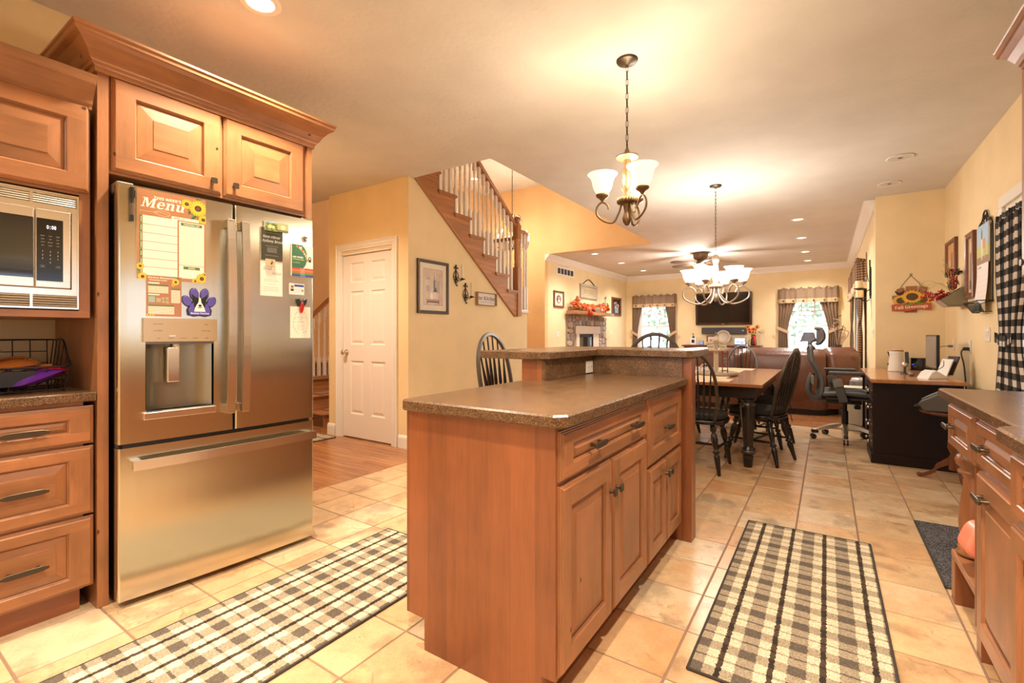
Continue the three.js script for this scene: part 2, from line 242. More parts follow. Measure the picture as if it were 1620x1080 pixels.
// ---------- floors ----------
{
  const floor = struct('floor', [B(XL - .001, XR + T, -.1, -.0025, ZK - .05, ZB + T), B(XL - T, XL, -.1, -.0025, ZE, ZB)], M.grout);
  const p = .302, gx0 = -.455, gz0 = -.70, gap = .0068, psi = 33.637 * PI / 180, S = Math.sin(psi), C = Math.cos(psi), f = 748.5;
  const tileGeo = (w, d) => { const g = new THREE.BufferGeometry(); const b = .0018, hw = w / 2, hd = d / 2; const P = [], U = []; const o = [rr(0, 3), rr(0, 3)]; const top = [[-hw + b, 0, hd - b], [hw - b, 0, hd - b], [hw - b, 0, -hd + b], [-hw + b, 0, -hd + b]], lo = [[-hw, -.004, hd], [hw, -.004, hd], [hw, -.004, -hd], [-hw, -.004, -hd]]; const u = q => [q[0] + o[0], q[2] + o[1]]; quadTri(P, U, ...top, ...top.map(u)); for (let k = 0; k < 4; k++) { const m = (k + 1) % 4; quadTri(P, U, lo[k], lo[m], top[m], top[k], u(lo[k]), u(lo[m]), u(top[m]), u(top[k])); } return polyGeo(P, U); };
  const full = Array.from({ length: 18 }, () => tileGeo(p - gap, p - gap)); const list = [];
  for (let i = -9; i <= 5; i++) for (let j = -10; j <= 21; j++) {
    const x0 = Math.max(gx0 + i * p, XL), x1 = Math.min(gx0 + (i + 1) * p, XR), z1 = Math.min(gz0 - j * p, ZB), z0 = Math.max(gz0 - (j + 1) * p, ZK - .05); if (x1 - x0 < .03 || z1 - z0 < .03) continue;
    const cx = (x0 + x1) / 2, cz = (z0 + z1) / 2, t = -S * cx - C * cz, u = 810 + f * (C * cx - S * cz) / t, v = 528 + f * 1.155 / t;
    let seen = t > .6 && u > -120 && u < 1740 && v < 1160; if (cx > -1.2 && cx < -.75 && cz < -1.3 && cz > -2.7) seen = false; if (cx < -2.6 && cz > -1.7) seen = false; if (cx > .75 && cz > -2.9) seen = false; if (u < 640 && u > 500 && cz < -3.4) seen = false; if (cx < -1.35 && cz < -3.6) seen = false; if (cx > .42 && cz < -5.4) seen = false;
    list.push({ x0, x1, z0, z1, cx, cz, seen, area: seen ? 1 / (t * t * t) : 0 });
  }
  list.sort((a, b) => b.area - a.area); const rest = []; let n = 0;
  for (const q of list) {
    const isFull = q.x1 - q.x0 > p - .001 && q.z1 - q.z0 > p - .001, k = Math.floor(R() * 18), g = isFull ? full[k] : tileGeo(q.x1 - q.x0 - gap, q.z1 - q.z0 - gap);
    if (q.seen && n < 298) { const m = mesh('tile', g, M.tile[Math.floor(R() * 4)], floor); m.position.set(q.cx, 0, q.cz); m.rotation.y = isFull ? Math.floor(R() * 2) * PI : 0; n++; } else rest.push(g.clone().translate(q.cx, 0, q.cz));
  }
  const m = mesh('tile_field', rest, M.tile[0], floor); m.userData.kind = 'stuff';
}
function planks(name, x0, x1, z0, z1, pw, near) {
  const floor = struct(name, [B(x0, x1, -.1, -.003, z0, z1)], M.plankGap), rest = [[], [], [], []];
  for (let z = z1, row = 0; z > z0 + .01; z -= pw, row++) {
    let x = x0 - rr(0, .8); const zz = Math.max(z - pw, z0);
    while (x < x1) { const L = rr(.5, 1.15), a = Math.max(x, x0), b = Math.min(x + L, x1); x += L; if (b - a < .02) continue; const k = Math.floor(R() * 4), g = uvm(B(a + .0008, b - .0008, -.004, 0, zz + .0008, z - .0008), 'x'); if (near(a, b, z)) mesh('plank', g, M.plank[k], floor); else rest[k].push(g); }
  }
  rest.forEach((l, k) => { if (l.length) mesh('plank_field', l, M.plank[k], floor).userData.kind = 'stuff'; });
}
planks('floor_foyer', XF, XL, ZH, ZE, .125, (a, b, z) => z > -4.2 && b > -5.3);
planks('floor_living', XL, XLR, ZH, ZK - .05, .125, (a, b, z) => a > -1.3);
planks('floor_fireside', XLL, XLR, ZF, ZH, .125, (a, b, z) => z > -8.6 && a > -1.3);

// ---------- closet door ----------
{
  const d = new THREE.Group(); d.name = 'door_1'; d.userData.kind = 'structure'; scene.add(d); d.position.set(-4.145, 0, ZO - .05 + T - .03);
  const w = .80, h = 2.03, st = .115; const pans = [[-1, 1.72, 1.945], [1, 1.72, 1.945], [-1, 1.035, 1.63], [1, 1.035, 1.63], [-1, .265, .86], [1, .265, .86]];
  const parts = []; const px0 = .055, px1 = .285; // panel reach from the middle line
  const ys = [0.012, .265, .86, 1.035, 1.63, 1.72, 1.945, h];
  for (const [a, b] of [[-w / 2, -px1], [-px0, px0], [px1, w / 2]]) parts.push(B(a, b, .012, h, -.02, .012));
  for (let k = 0; k < ys.length - 1; k += 2) for (const s of [-1, 1]) parts.push(B(Math.min(s * px0, s * px1), Math.max(s * px0, s * px1), ys[k], ys[k + 1], -.02, .012));
  const leaf = mesh('door_leaf', parts, M.doorWhite, d);
  for (const [s, y0, y1] of pans) mesh('panel', ring(px1 - px0, y1 - y0, [[0, .012], [.006, .010], [.014, .001], [.024, .001], [.05, .009]], s * (px0 + px1) / 2, (y0 + y1) / 2), M.doorWhite, leaf);
  for (const [s, y0, y1] of pans) mesh('panel_field', B(s * (px0 + px1) / 2 - .066, s * (px0 + px1) / 2 + .066, y0 + .049, y1 - .049, -.01, .009), M.doorWhite, leaf);
  const kn = lathe([[0, 0], [.032, 0], [.032, .006], [.012, .010], [.010, .028], [.022, .036], [.029, .05], [.026, .062], [.012, .070], [0, .071]], 20); kn.rotateX(PI / 2);
  mesh('knob', tr(kn, -.345, .95, .012), M.chrome, d);
  for (const y of [.35, 1.10, 1.85]) mesh('hinge', [B(w / 2 - .004, w / 2 + .012, y - .045, y + .045, .002, .016), tr(cyl(.006, .006, .094, 0, -.047, 0, 10), w / 2 + .004, y, .018)], M.steelDark, d);
  const prof = [[0, .03], [0, .052], [.012, .056], [.02, .050], [.05, .046], [.06, .040], [.075, .044], [.082, .03]].map(([a, z]) => [a, z]);
  const c = ring(.99, 4.40, prof, 0, 0); // lower half is cut away
  const pos = c.attributes.position, keep = []; for (let i = 0; i < pos.count; i += 3) { if ([0, 1, 2].every(k => pos.getY(i + k) < -1)) continue; keep.push(i); }
  const P = [], U = []; for (const i of keep) for (let k = 0; k < 3; k++) { P.push(pos.getX(i + k), Math.max(pos.getY(i + k), 0) - .0, pos.getZ(i + k)); U.push(0, 0); }
  mesh('door_casing', tr(polyGeo(P, U), 0, -.045, 0), M.trim, d);
  mesh('door_jamb', [B(-.41, -.402, 0, 2.05, -.09, .035), B(.402, .41, 0, 2.05, -.09, .035), B(-.41, .41, 2.034, 2.056, -.09, .035)], M.trim, d);
}
// closet inside, so that the gap under the door is dark
// ---------- windows ----------
M.pane = phys(0xffffff, .02, { transmission: 1, thickness: 0, ior: 1.5 });
M.sash = M.trim;
function windowUnit(n, w, h, cols, rows, x, y, z, turn) {   // local: opening centred on x, sill at y 0, room side +z, wall 12 cm thick behind z 0
  const g = new THREE.Group(); g.name = 'window_' + n; g.userData.kind = 'structure'; scene.add(g); g.position.set(x, y, z); g.rotation.y = turn;
  const fr = []; fr.push(B(-w / 2, w / 2, 0, .03, -.12, 0), B(-w / 2, w / 2, h - .03, h, -.12, 0), B(-w / 2, -w / 2 + .03, .03, h - .03, -.12, 0), B(w / 2 - .03, w / 2, .03, h - .03, -.12, 0)); mesh('window_frame', fr, M.sash, g);
  mesh('window_casing', [ring(w + .16, h + .16, [[0, 0], [0, .014], [.02, .018], [.07, .014], [.08, .01], [.082, 0]], 0, h / 2)], M.trim, g);
  mesh('window_sill', RB(-w / 2 - .1, w / 2 + .1, -.03, 0, 0, .04, .004), M.trim, g);
  for (const up of [0, 1]) {
    const y0 = up ? h / 2 : .03, y1 = up ? h - .03 : h / 2 + .03, zz = up ? -.08 : -.05, a = -w / 2 + .03, b = w / 2 - .03, s = .04;
    const sa = mesh('sash', [B(a, a + s, y0, y1, zz - .015, zz + .015), B(b - s, b, y0, y1, zz - .015, zz + .015), B(a + s, b - s, y0, y0 + s, zz - .015, zz + .015), B(a + s, b - s, y1 - s, y1, zz - .015, zz + .015)], M.sash, g);
    for (let i = 1; i < cols; i++) { const xx = mix(a + s, b - s, i / cols); mesh('muntin', B(xx - .011, xx + .011, y0 + s, y1 - s, zz - .008, zz + .008), M.sash, sa); }
    for (let i = 1; i < rows; i++) { const yy = mix(y0 + s, y1 - s, i / rows); mesh('muntin', B(a + s, b - s, yy - .011, yy + .011, zz - .007, zz + .007), M.sash, sa); }
    mesh('pane', B(a + s, b - s, y0 + s, y1 - s, zz - .002, zz + .002), M.pane, sa);
  }
  return g;
}
windowUnit(1, .90, 1.44, 3, 2, -3.87, .62, ZF, 0); windowUnit(2, .90, 1.44, 3, 2, -.36, .62, ZF, 0);
windowUnit(3, 1.9, 1.44, 4, 2, XLR, .62, -10.25, -PI / 2); windowUnit(4, 2.0, 1.10, 4, 2, -1.2, 1.05, ZB, PI); windowUnit(5, 1.05, .72, 3, 1, XR, 1.06, -1.075, -PI / 2);  // back-wall unit is out of view, added for fill light
// outdoors: lawn, hedge trees seen bright through the glass
M.grass = mat(new THREE.Color().setRGB(.16, .24, .08), .95);
struct('ground', B(-45, 45, -.6, -.45, -60, 40), M.grass);
M.leafOut = [phys(new THREE.Color().setRGB(.32, .38, .20), .8, { transmission: .3, thickness: 0 }), phys(new THREE.Color().setRGB(.38, .42, .24), .8, { transmission: .3, thickness: 0 })];
M.bark = mat(new THREE.Color().setRGB(.12, .09, .07), .9);
function tree(x, z, h, r, label) {
  const t = thing('tree', label, 'tree', [x, -.45, z], 0, 'trees in the garden'); const L = [];
  for (let i = 0; i < 900; i++) { const th = rr(0, 2 * PI), ph = Math.acos(rr(-1, 1)), q = r * Math.pow(R(), .4), s = rr(.10, .22); const g = new THREE.PlaneGeometry(s, s * .6); g.rotateX(rr(0, PI)); g.rotateY(rr(0, PI)); g.rotateZ(rr(0, PI)); L.push(ni(g.translate(q * Math.sin(ph) * Math.cos(th), h * .62 + q * Math.cos(ph) * 1.1, q * Math.sin(ph) * Math.sin(th)))); }
  mesh('foliage', L, M.leafOut[Math.floor(R() * 2)], t); mesh('trunk', cyl(.16, .08, h * .62, 0, 0, 0, 8), M.bark, t);
}
tree(-5.6, -21, 5.2, 2.0, 'green garden tree seen through the window beside the fireplace'); tree(-1.6, -20.5, 4.6, 1.7, 'green garden tree seen through the window behind the sofa, left half'); tree(.9, -24, 6, 2.2, 'green garden tree seen through the window behind the sofa, right half');
// ---------- cabinet pieces ----------
// raised-panel front, centred on 0,0, lying against z 0 and facing +z
function frontGeo(w, h, st, rail, axis, rise = .034) {
  const o = .013, fr = [ring(w, h, [[0, 0], [0, .010], [.004, .0112], [.0055, .0155], [.009, .0165], [.0105, .0195], [o, .021]])];
  const x0 = -w / 2 + o, x1 = w / 2 - o, y0 = -h / 2 + o, y1 = h / 2 - o, ix = w / 2 - st, iy = h / 2 - rail;
  if (axis === 'x') { fr.push(quad(x0, x1, iy, y1, .021, 'x'), quad(x0, x1, y0, -iy, .021, 'x'), quad(x0, -ix, -iy, iy, .021, 'y'), quad(ix, x1, -iy, iy, .021, 'y')); }
  else fr.push(quad(x0, -ix, y0, y1, .021, 'y'), quad(ix, x1, y0, y1, .021, 'y'), quad(-ix, ix, iy, y1, .021, 'x'), quad(-ix, ix, y0, -iy, .021, 'x'));
  fr.push(ring(ix * 2, iy * 2, [[0, .021], [.003, .0185], [.005, .0125], [.008, .010]]));
  const pw = ix * 2 - .016, ph = iy * 2 - .016, r = Math.min(rise, pw * .32, ph * .32);
  const pn = [ring(pw, ph, [[0, .008], [.002, .0095], [r, .0165], [r + .001, .0185]]), quad(-pw / 2 + r + .001, pw / 2 - r - .001, -ph / 2 + r + .001, ph / 2 - r - .001, .0185, axis)];
  return { fr, pn };
}
function pullGeo(L = .10) {   // flat leaf-shaped bar on two posts, along x, facing +z
  const h = .0115, s = poly([[-L / 2, -h * .45], [-L * .36, -h * .92], [0, -h], [L * .36, -h * .92], [L / 2, -h * .45], [L / 2, h * .45], [L * .36, h * .92], [0, h], [-L * .36, h * .92], [-L / 2, h * .45]]);
  return [tr(extr(s, .007, .002), 0, 0, .022), tr(cyl(.0075, .004, .024, 0, 0, 0, 8), -L * .3, 0, 0, PI / 2), tr(cyl(.0075, .004, .024, 0, 0, 0, 8), L * .3, 0, 0, PI / 2)];
}
function knobGeo() { return [tr(cyl(.009, .0055, .020, 0, 0, 0, 8), 0, 0, 0, PI / 2), tr(extr(rrect(.030, .030, .008), .008, .0025), 0, 0, .018)]; }
function ringOf(s, L = .10) { return tr(extr(oval(L / 2 * .98, .0092, 20), .003, .001), 0, 0, .027); }
function frontPart(parent, name, w, h, x, y, z, turn, opt = {}) {   // door or drawer as a part, panel and hardware as its sub-parts
  const ax = opt.axis || (name === 'drawer' ? 'x' : 'y'), st = opt.st || .058, rail = opt.rail || (name === 'drawer' ? Math.min(.045, h * .24) : .06);
  const { fr, pn } = frontGeo(w, h, st, rail, ax, opt.rise); const d = mesh(name, fr, opt.mat || M.alder, parent); d.position.set(x, y, z); d.rotation.y = turn; mesh('panel', pn, opt.mat || M.alder, d);
  for (const p of opt.pulls || []) { const m = mesh('handle', pullGeo(p[2] || .10), M.bronze, d); m.position.set(p[0], p[1], .0205); }
  if (opt.knob) { const m = mesh('knob', knobGeo(), M.bronze, d); m.position.set(opt.knob[0], opt.knob[1], .0205); }
  return d;
}
const EAST = PI / 2, WEST = -PI / 2;   // turn so that +z of a front looks along +x or -x

// ---------- left run: base drawers, counter, microwave cabinet ----------
const LX = -2.575;   // carcass face; fronts stand 2 cm proud
{
  const c = thing('drawer_base_cabinet', 'stained alder base cabinet with three wide drawers under the microwave', 'cabinet', [0, 0, 0]);
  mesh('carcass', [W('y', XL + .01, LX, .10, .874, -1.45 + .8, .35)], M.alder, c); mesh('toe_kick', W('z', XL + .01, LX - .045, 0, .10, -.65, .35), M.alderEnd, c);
  for (const [y0, y1] of [[.70, .857], [.408, .69], [.106, .398]]) frontPart(c, 'drawer', .66, y1 - y0, LX, (y0 + y1) / 2, -.35, EAST, { pulls: [[.12, -.005, .135]], st: .075, rail: .05 });
  const k = solo('side_counter', slab([[XL + .005, .35], [-2.54, .35], [-2.54, -.683], [XL + .005, -.683]], .876, .914, .004), M.lam, 'brown speckled laminate countertop beneath the microwave cabinet', 'countertop');
  const u = thing('microwave_cabinet', 'upper alder cabinet with raised-panel door housing the microwave', 'cabinet', [0, 0, 0]);
  mesh('carcass', [W('z', XL + .01, LX, 1.728, 2.115, -.672, .35), W('z', XL + .01, LX, 1.222, 1.25, -.672, .35), W('y', XL + .01, LX, 1.25, 1.728, -.672, -.638), W('y', XL + .01, XL + .03, 1.25, 1.728, -.638, .35), W('y', XL + .03, LX, 1.25, 1.728, .33, .35)], M.alder, u);
  frontPart(u, 'door', .52, .365, LX, 1.923, -.408, EAST, { st: .07, rail: .07, rise: .05, axis: 'x' });
  frontPart(u, 'door', .45, .365, LX, 1.923, .09, EAST, { st: .07, rail: .07, rise: .05, axis: 'x' });
  mesh('crown', sweep([[LX + .005, .35], [LX + .005, -.674], [XL, -.674]].map(p => p).slice(0, 2), [[0, 2.09], [.012, 2.09], [.014, 2.105], [.022, 2.11], [.026, 2.125], [.042, 2.15], [.062, 2.175], [.07, 2.18], [.074, 2.2], [.078, 2.215], [0, 2.215]]), M.alder, u);
}
// microwave with trim kit
{
  const mw = thing('microwave', 'built-in stainless microwave with louvred trim kit and black control panel', 'microwave', [LX, 0, 0], 0);
  const z0 = .20, z1 = -.634; const trim = [B(-.01, .012, 1.255, 1.262, z1, z0), B(-.01, .012, 1.712, 1.718, z1, z0), B(-.01, .012, 1.262, 1.712, z1, z1 + .006)];
  trim.push(B(-.01, .010, 1.645, 1.668, z1 + .006, z0), B(-.01, .010, 1.310, 1.335, z1 + .006, z0), B(-.01, .010, 1.335, 1.645, z1 + .006, z1 + .022)); const tk = mesh('trim_frame', trim, M.steelLight, mw);
  mesh('housing', [B(-.30, -.02, 1.345, 1.635, -.58, .09)], M.steelLight, mw);
  for (let i = 0; i < 5; i++) mesh('louvre', tr(B(-.004, .004, -.0032, .0032, z1 + .006, z0), .004, 1.673 + i * .0086, 0, 0, 0, .5), M.steelLight, tk);
  for (let i = 0; i < 5; i++) mesh('louvre', tr(B(-.004, .004, -.0032, .0032, z1 + .006, z0), .004, 1.266 + i * .0095, 0, 0, 0, .5), M.steelLight, tk);
  mesh('louvre_rib', B(.003, .010, 1.668, 1.712, -.498, -.49), M.steelLight, tk); mesh('louvre_rib', B(.003, .010, 1.262, 1.31, -.498, -.49), M.steelLight, tk);
  mesh('body', RB(-.03, .016, 1.337, 1.643, -.605, .1, .004), M.steelLight, mw);
  const door = mesh('door', [RB(.014, .032, 1.337, 1.643, -.498, .1, .003)], M.steelLight, mw); mesh('door_window', RB(.03, .0335, 1.372, 1.606, -.496, .06, .002), M.gloss, door);
  const panTex = ctex(256, 512, (g, w, h) => { g.fillStyle = '#07070a'; g.fillRect(0, 0, w, h); g.fillStyle = '#e8ecff'; g.font = 'bold 40px monospace'; g.textAlign = 'center'; g.fillText('0:00', w * .55, h * .16); g.fillStyle = '#b9b9b9'; g.font = '11px sans-serif'; const rows = [['Popcorn', 'Sensor', 'Reheat'], ['Potato', 'Cook', 'Timer'], ['Defrost', 'Beverage', 'Power'], ['Time', 'Express', 'Level']]; rows.forEach((r, i) => r.forEach((t, k) => g.fillText(t, 56 + k * 74, 145 + i * 26))); g.font = 'bold 17px sans-serif'; ['1', '2', '3', '4', '5', '6', '7', '8', '9', '', '0', ''].forEach((t, i) => g.fillText(t, 56 + (i % 3) * 74, 275 + Math.floor(i / 3) * 30)); g.strokeStyle = '#b9b9b9'; g.strokeRect(34, 382, 46, 20); g.strokeRect(182, 382, 46, 20); g.font = '11px sans-serif'; g.fillText('START', 57, 397); g.fillText('STOP', 205, 397); g.strokeStyle = '#444'; g.strokeRect(40, 445, 180, 50); });
  const cp = mesh('control_panel', [RB(.016, .030, 1.337, 1.643, -.605, -.502, .003)], M.steelLight, mw);
  const kp = tr(face(-.038, .038, 1.362, 1.606, 0), 0, 0, 0, 0, PI / 2); kp.translate(.0315, 0, -.543); mesh('keypad', kp, mat(0xffffff, .12, { map: panTex, emissive: 0xffffff, emissiveMap: ctex(128, 256, (g, w, h) => { g.fillStyle = '#000'; g.fillRect(0, 0, w, h); g.fillStyle = '#dfe6ff'; g.font = 'bold 20px monospace'; g.textAlign = 'center'; g.fillText('0:00', w * .55, h * .16); }), emissiveIntensity: 1.2 }), cp);
}
// fridge surround: gables, cabinet above, crown
{
  const c = thing('fridge_surround_cabinet', 'tall alder surround with two raised-panel doors and crown above the fridge', 'cabinet', [0, 0, 0]);
  mesh('gable', W('y', XL + .01, -2.55, 0, 2.30, -.727, -.689), M.alder, c); mesh('gable', W('y', XL + .01, -2.55, 0, 2.30, -1.683, -1.653), M.alder, c);
  mesh('carcass', W('z', XL + .01, -2.565, 1.845, 2.30, -1.653, -.727), M.alder, c);
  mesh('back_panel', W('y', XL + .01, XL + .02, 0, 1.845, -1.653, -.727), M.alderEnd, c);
  frontPart(c, 'door', .443, .405, -2.565, 2.06, -.9585, EAST, { st: .082, rail: .07, rise: .06, axis: 'x', knob: [.175, -.145] });
  frontPart(c, 'door', .443, .405, -2.565, 2.06, -1.4125, EAST, { st: .082, rail: .07, rise: .06, axis: 'x', knob: [-.175, -.145] });
  mesh('crown', sweep([[XL + .004, -.689], [-2.55, -.689], [-2.55, -1.683], [XL + .004, -1.683]].reverse(), [[0, 2.255], [.010, 2.255], [.012, 2.275], [.02, 2.28], [.024, 2.29], [.03, 2.295], [.045, 2.325], [.07, 2.355], [.088, 2.365], [.092, 2.37], [.094, 2.385], [.10, 2.39], [.10, 2.40], [0, 2.40]].map(([a, y]) => [-a, y]).map(([a, y]) => [a, y])), M.alder, c);
}

// ---------- refrigerator ----------
const FP = [-2.45, 0, -.73], FT = -.0751, FD = [Math.sin(.0751), -Math.cos(.0751)], FN = [Math.cos(.0751), Math.sin(.0751)];
{
  const f = thing('refrigerator', 'stainless french-door refrigerator with bottom freezer and ice dispenser', 'refrigerator', [FP[0], 0, FP[2]], FT);
  const Wd = .866, sp = .448;   // local: z runs 0 .. -Wd, front at x 0
  mesh('body', [RB(-.66, -.075, .035, 1.745, -Wd + .012, -.012, .006)], M.darkGrey, f);
  // doors: gently bowed fronts with rounded side edges
  const bow = (s0, s1, y0, y1, hole) => {
    const out = []; const prof = []; const n = 14; for (let i = 0; i <= n; i++) { const t = i / n, s = mix(s0, s1, t), g = s / Wd - .5; const e = Math.min((s - s0), (s1 - s)); const rnd = e < .014 ? (.014 - Math.sqrt(Math.max(0, .014 * .014 - (.014 - e) ** 2))) : 0; prof.push([s, -.012 * (4 * g * g) - rnd * .9]); }
    // denser ends
    const ends = (a, d) => [0, .002, .005, .009].map(e => { const s = a + d * e, g = s / Wd - .5; return [s, -.012 * 4 * g * g - (.014 - Math.sqrt(.014 * .014 - (.014 - e) ** 2))]; });
    const mid = prof.filter(p => p[0] > s0 + .013 && p[0] < s1 - .013); const P = [...ends(s0, 1), ...mid, ...ends(s1, -1).reverse()];
    const sh = [[s0, -.068], ...P, [s1, -.068]]; const S2 = poly(sh.map(p => [p[0], p[1]]));
    const mk = (a, b, shp) => { const g = new THREE.ExtrudeGeometry(shp, { depth: b - a, bevelEnabled: false }); /* shape x = s, y = out */ g.applyMatrix4(new THREE.Matrix4().makeBasis(V3(0, 0, -1), V3(1, 0, 0), V3(0, -1, 0))); return uvm(g.translate(0, b, 0), 'z', 0, 0); };
    if (!hole) return mk(y0, y1, S2);
    const [h0, h1, hy0, hy1] = hole; const cut = (a, b) => { const pts = P.filter(p => p[0] > a + .001 && p[0] < b - .001); const at = s => { const g = s / Wd - .5; return -.012 * 4 * g * g; }; const l = a === s0 ? [] : [[a, at(a)]], r = b === s1 ? [] : [[b, at(b)]]; return poly([[a, -.068], ...(a === s0 ? P.filter(p => p[0] <= a + .001) : []), ...l, ...pts, ...r, ...(b === s1 ? P.filter(p => p[0] >= b - .001) : []), [b, -.068]]); };
    return merge([mk(y0, hy0, S2), mk(hy1, y1, S2), mk(hy0, hy1, cut(s0, h0)), mk(hy0, hy1, cut(h1, s1))]);
  };
  const dl = mesh('door', bow(0, sp - .003, .69, 1.787, [.094, .357, .818, 1.12]), M.steelDoor, f); const dr = mesh('door', bow(sp + .003, Wd, .69, 1.787), M.steelDoor, f); const dz = mesh('freezer_drawer', bow(0, Wd, .03, .672), M.steelDoor, f);
  mesh('hinge_cover', RB(-.16, -.03, 1.755, 1.80, -.06, .0, .006), M.steelDark, f); mesh('hinge_cover', RB(-.16, -.03, 1.755, 1.80, -Wd, -Wd + .06, .006), M.steelDark, f);
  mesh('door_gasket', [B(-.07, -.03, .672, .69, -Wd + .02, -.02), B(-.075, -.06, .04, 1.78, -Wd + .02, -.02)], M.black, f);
  // bar handles: bowed flat bars
  const barV = (s, side) => { const P = []; for (let i = 0; i <= 20; i++) { const t = i / 20, y = mix(.775, 1.705, t), out = .044 + .022 * (1 - (2 * t - 1) ** 2); P.push([[out - .011, y, -s + .0175], [out, y, -s + .0175], [out, y, -s - .0175], [out - .011, y, -s - .0175]]); } const end = k => { const q = P[k]; const a = [], b = []; quadTri(a, b, ...q, [0, 0], [1, 0], [1, 1], [0, 1]); return polyGeo(a, b); }; return [loft(P), end(0), end(20), RB(-.012, .045, .775, .815, -s - .015, -s + .015, .003), RB(-.012, .045, 1.665, 1.705, -s - .015, -s + .015, .003)]; };
  mesh('handle', barV(.417, 1), M.steelLight, dl); mesh('handle', barV(.482, -1), M.steelLight, dr);
  { const P = []; for (let i = 0; i <= 24; i++) { const t = i / 24, s = mix(.04, Wd - .015, t), out = .045 + .018 * (1 - (2 * t - 1) ** 2); P.push([[out - .012, .622, -s], [out, .622, -s], [out, .582, -s], [out - .012, .582, -s]]); } const end = k => { const a = [], b = []; quadTri(a, b, ...P[k], [0, 0], [1, 0], [1, 1], [0, 1]); return polyGeo(a, b); }; mesh('handle', [loft(P), end(0), end(24), RB(-.02, .045, .585, .62, -.075, -.04, .003), RB(-.02, .045, .585, .62, -Wd + .015, -Wd + .05, .003)], M.steelLight, dz); }
  // dispenser
  const disp = mesh('dispenser_recess', [B(-.068, -.062, .818, 1.12, -.357, -.094), B(-.066, -.012, .812, .82, -.357, -.094), B(-.066, -.01, 1.11, 1.122, -.357, -.094)], M.steelDark, dl);
  mesh('recess_curve', grid(16, 6, (u, v) => [-.056 + .04 * (2 * u - 1) ** 4, mix(.82, 1.11, v), -mix(.098, .353, u)]), phys(new THREE.Color().setRGB(.27, .24, .17), .32, { metalness: .85 }), disp);
  const dispTex = ctex(512, 192, (g, w, h) => { g.fillStyle = '#b19a7b'; g.fillRect(0, 0, w, h); g.fillStyle = '#3c3226'; g.font = '13px sans-serif'; g.textAlign = 'center'; g.fillText('Door Alarm', 95, 52); g.fillText('Ice Maker', 95, 106); g.fillText('Filter', 430, 52); g.fillText('Reset Filter', 430, 106); ['Lock', 'Water', 'Crushed', 'Cubed', 'Light'].forEach((t, i) => g.fillText(t, 95 + i * 84, 168)); g.fillStyle = '#dfe8ff'; g.fillRect(166, 142, 44, 5); });
  const pf = face(-.142, .142, 1.121, 1.224, 0); pf.rotateY(PI / 2); pf.translate(.0125, 0, -.225); mesh('control_panel', [RB(-.03, .012, 1.12, 1.225, -.367, -.083, .004)], M.steelLight, dl); mesh('control_face', pf, mat(0xffffff, .25, { map: dispTex, metalness: .25 }), dl);
  mesh('dispenser_ledge', [RB(-.05, .014, .785, .816, -.363, -.083, .003)], M.steelLight, dl); mesh('drip_tray', uvm(B(-.05, -.005, .816, .82, -.352, -.098), 'x'), M.darkGrey, dl);
  mesh('dispenser_paddle', [RB(-.045, -.02, .936, 1.098, -.229, -.176, .008, 2)], M.chrome, disp); mesh('nozzle', [cyl(.016, .012, .03, -.035, 1.09, -.215, 12)], M.cream, disp);
  const bd = lathe([[0, .004], [.013, .004], [.0165, .002], [.017, 0]], 24); bd.rotateZ(-PI / 2); mesh('badge', tr(bd, -.006, 1.677, -.81), M.chrome, dr);
  mesh('badge_swirl', [tube([[-.001, 1.684, -.802], [-.001, 1.688, -.812], [-.001, 1.679, -.819], [-.001, 1.67, -.812], [-.001, 1.674, -.803], [-.001, 1.679, -.808]], .0011, 20, 5), tube([[-.001, 1.683, -.815], [-.001, 1.676, -.812], [-.001, 1.671, -.818]], .001, 10, 5)], M.darkGrey, dr);
  for (const z of [-.05, -Wd + .05]) mesh('foot', cyl(.018, .018, .035, -.12, 0, z, 10), M.black, f);
  for (const z of [-.05, -Wd + .05]) mesh('foot', cyl(.018, .018, .035, -.6, 0, z, 10), M.black, f);
}
// things on the fridge: local s (from the left edge) and y
const fx = (s) => { const g = s / .866 - .5; return -.012 * 4 * g * g; };
function onFridge(s, y, out = 0) { const o = fx(s) + out; return [FP[0] + FD[0] * s + FN[0] * o, y, FP[2] + FD[1] * s + FN[1] * o]; }
function sheet(name, label, cat, s0, s1, y0, y1, tex, thick = .0012, rough = .5, out = 0) {   // magnet sheet following the bowed door
  const sc = (s0 + s1) / 2, yc = (y0 + y1) / 2, w = s1 - s0, h = y1 - y0, base = fx(sc); const slope = -.012 * 8 * (sc / .866 - .5) / .866;
  const t = thing(name, label, cat, onFridge(sc, yc, .0015 + out), FT + PI / 2 - Math.atan(slope) * -1 * -1);
  mesh('backing', B(-w / 2, w / 2, -h / 2, h / 2, -.001, thick), mat(0xe9e0d2, .6), t); mesh('print', face(-w / 2, w / 2, -h / 2, h / 2, thick + .0004), mat(0xffffff, rough, { map: tex }), t); return t;
}
function sunflower(g, x, y, r, petals = 16) { g.save(); g.translate(x, y); for (const [rr_, c, o] of [[r, '#d99a1c', 0], [r * .93, '#f2bf3a', .5]]) for (let i = 0; i < petals; i++) { g.save(); g.rotate((i + o) / petals * 2 * PI); g.fillStyle = c; g.beginPath(); g.ellipse(0, -rr_ * .68, rr_ * .13, rr_ * .36, 0, 0, 2 * PI); g.fill(); g.restore(); } g.fillStyle = '#4a2a12'; g.beginPath(); g.arc(0, 0, r * .38, 0, 2 * PI); g.fill(); g.fillStyle = '#7a4a22'; g.beginPath(); g.arc(0, 0, r * .2, 0, 2 * PI); g.fill(); g.restore(); }
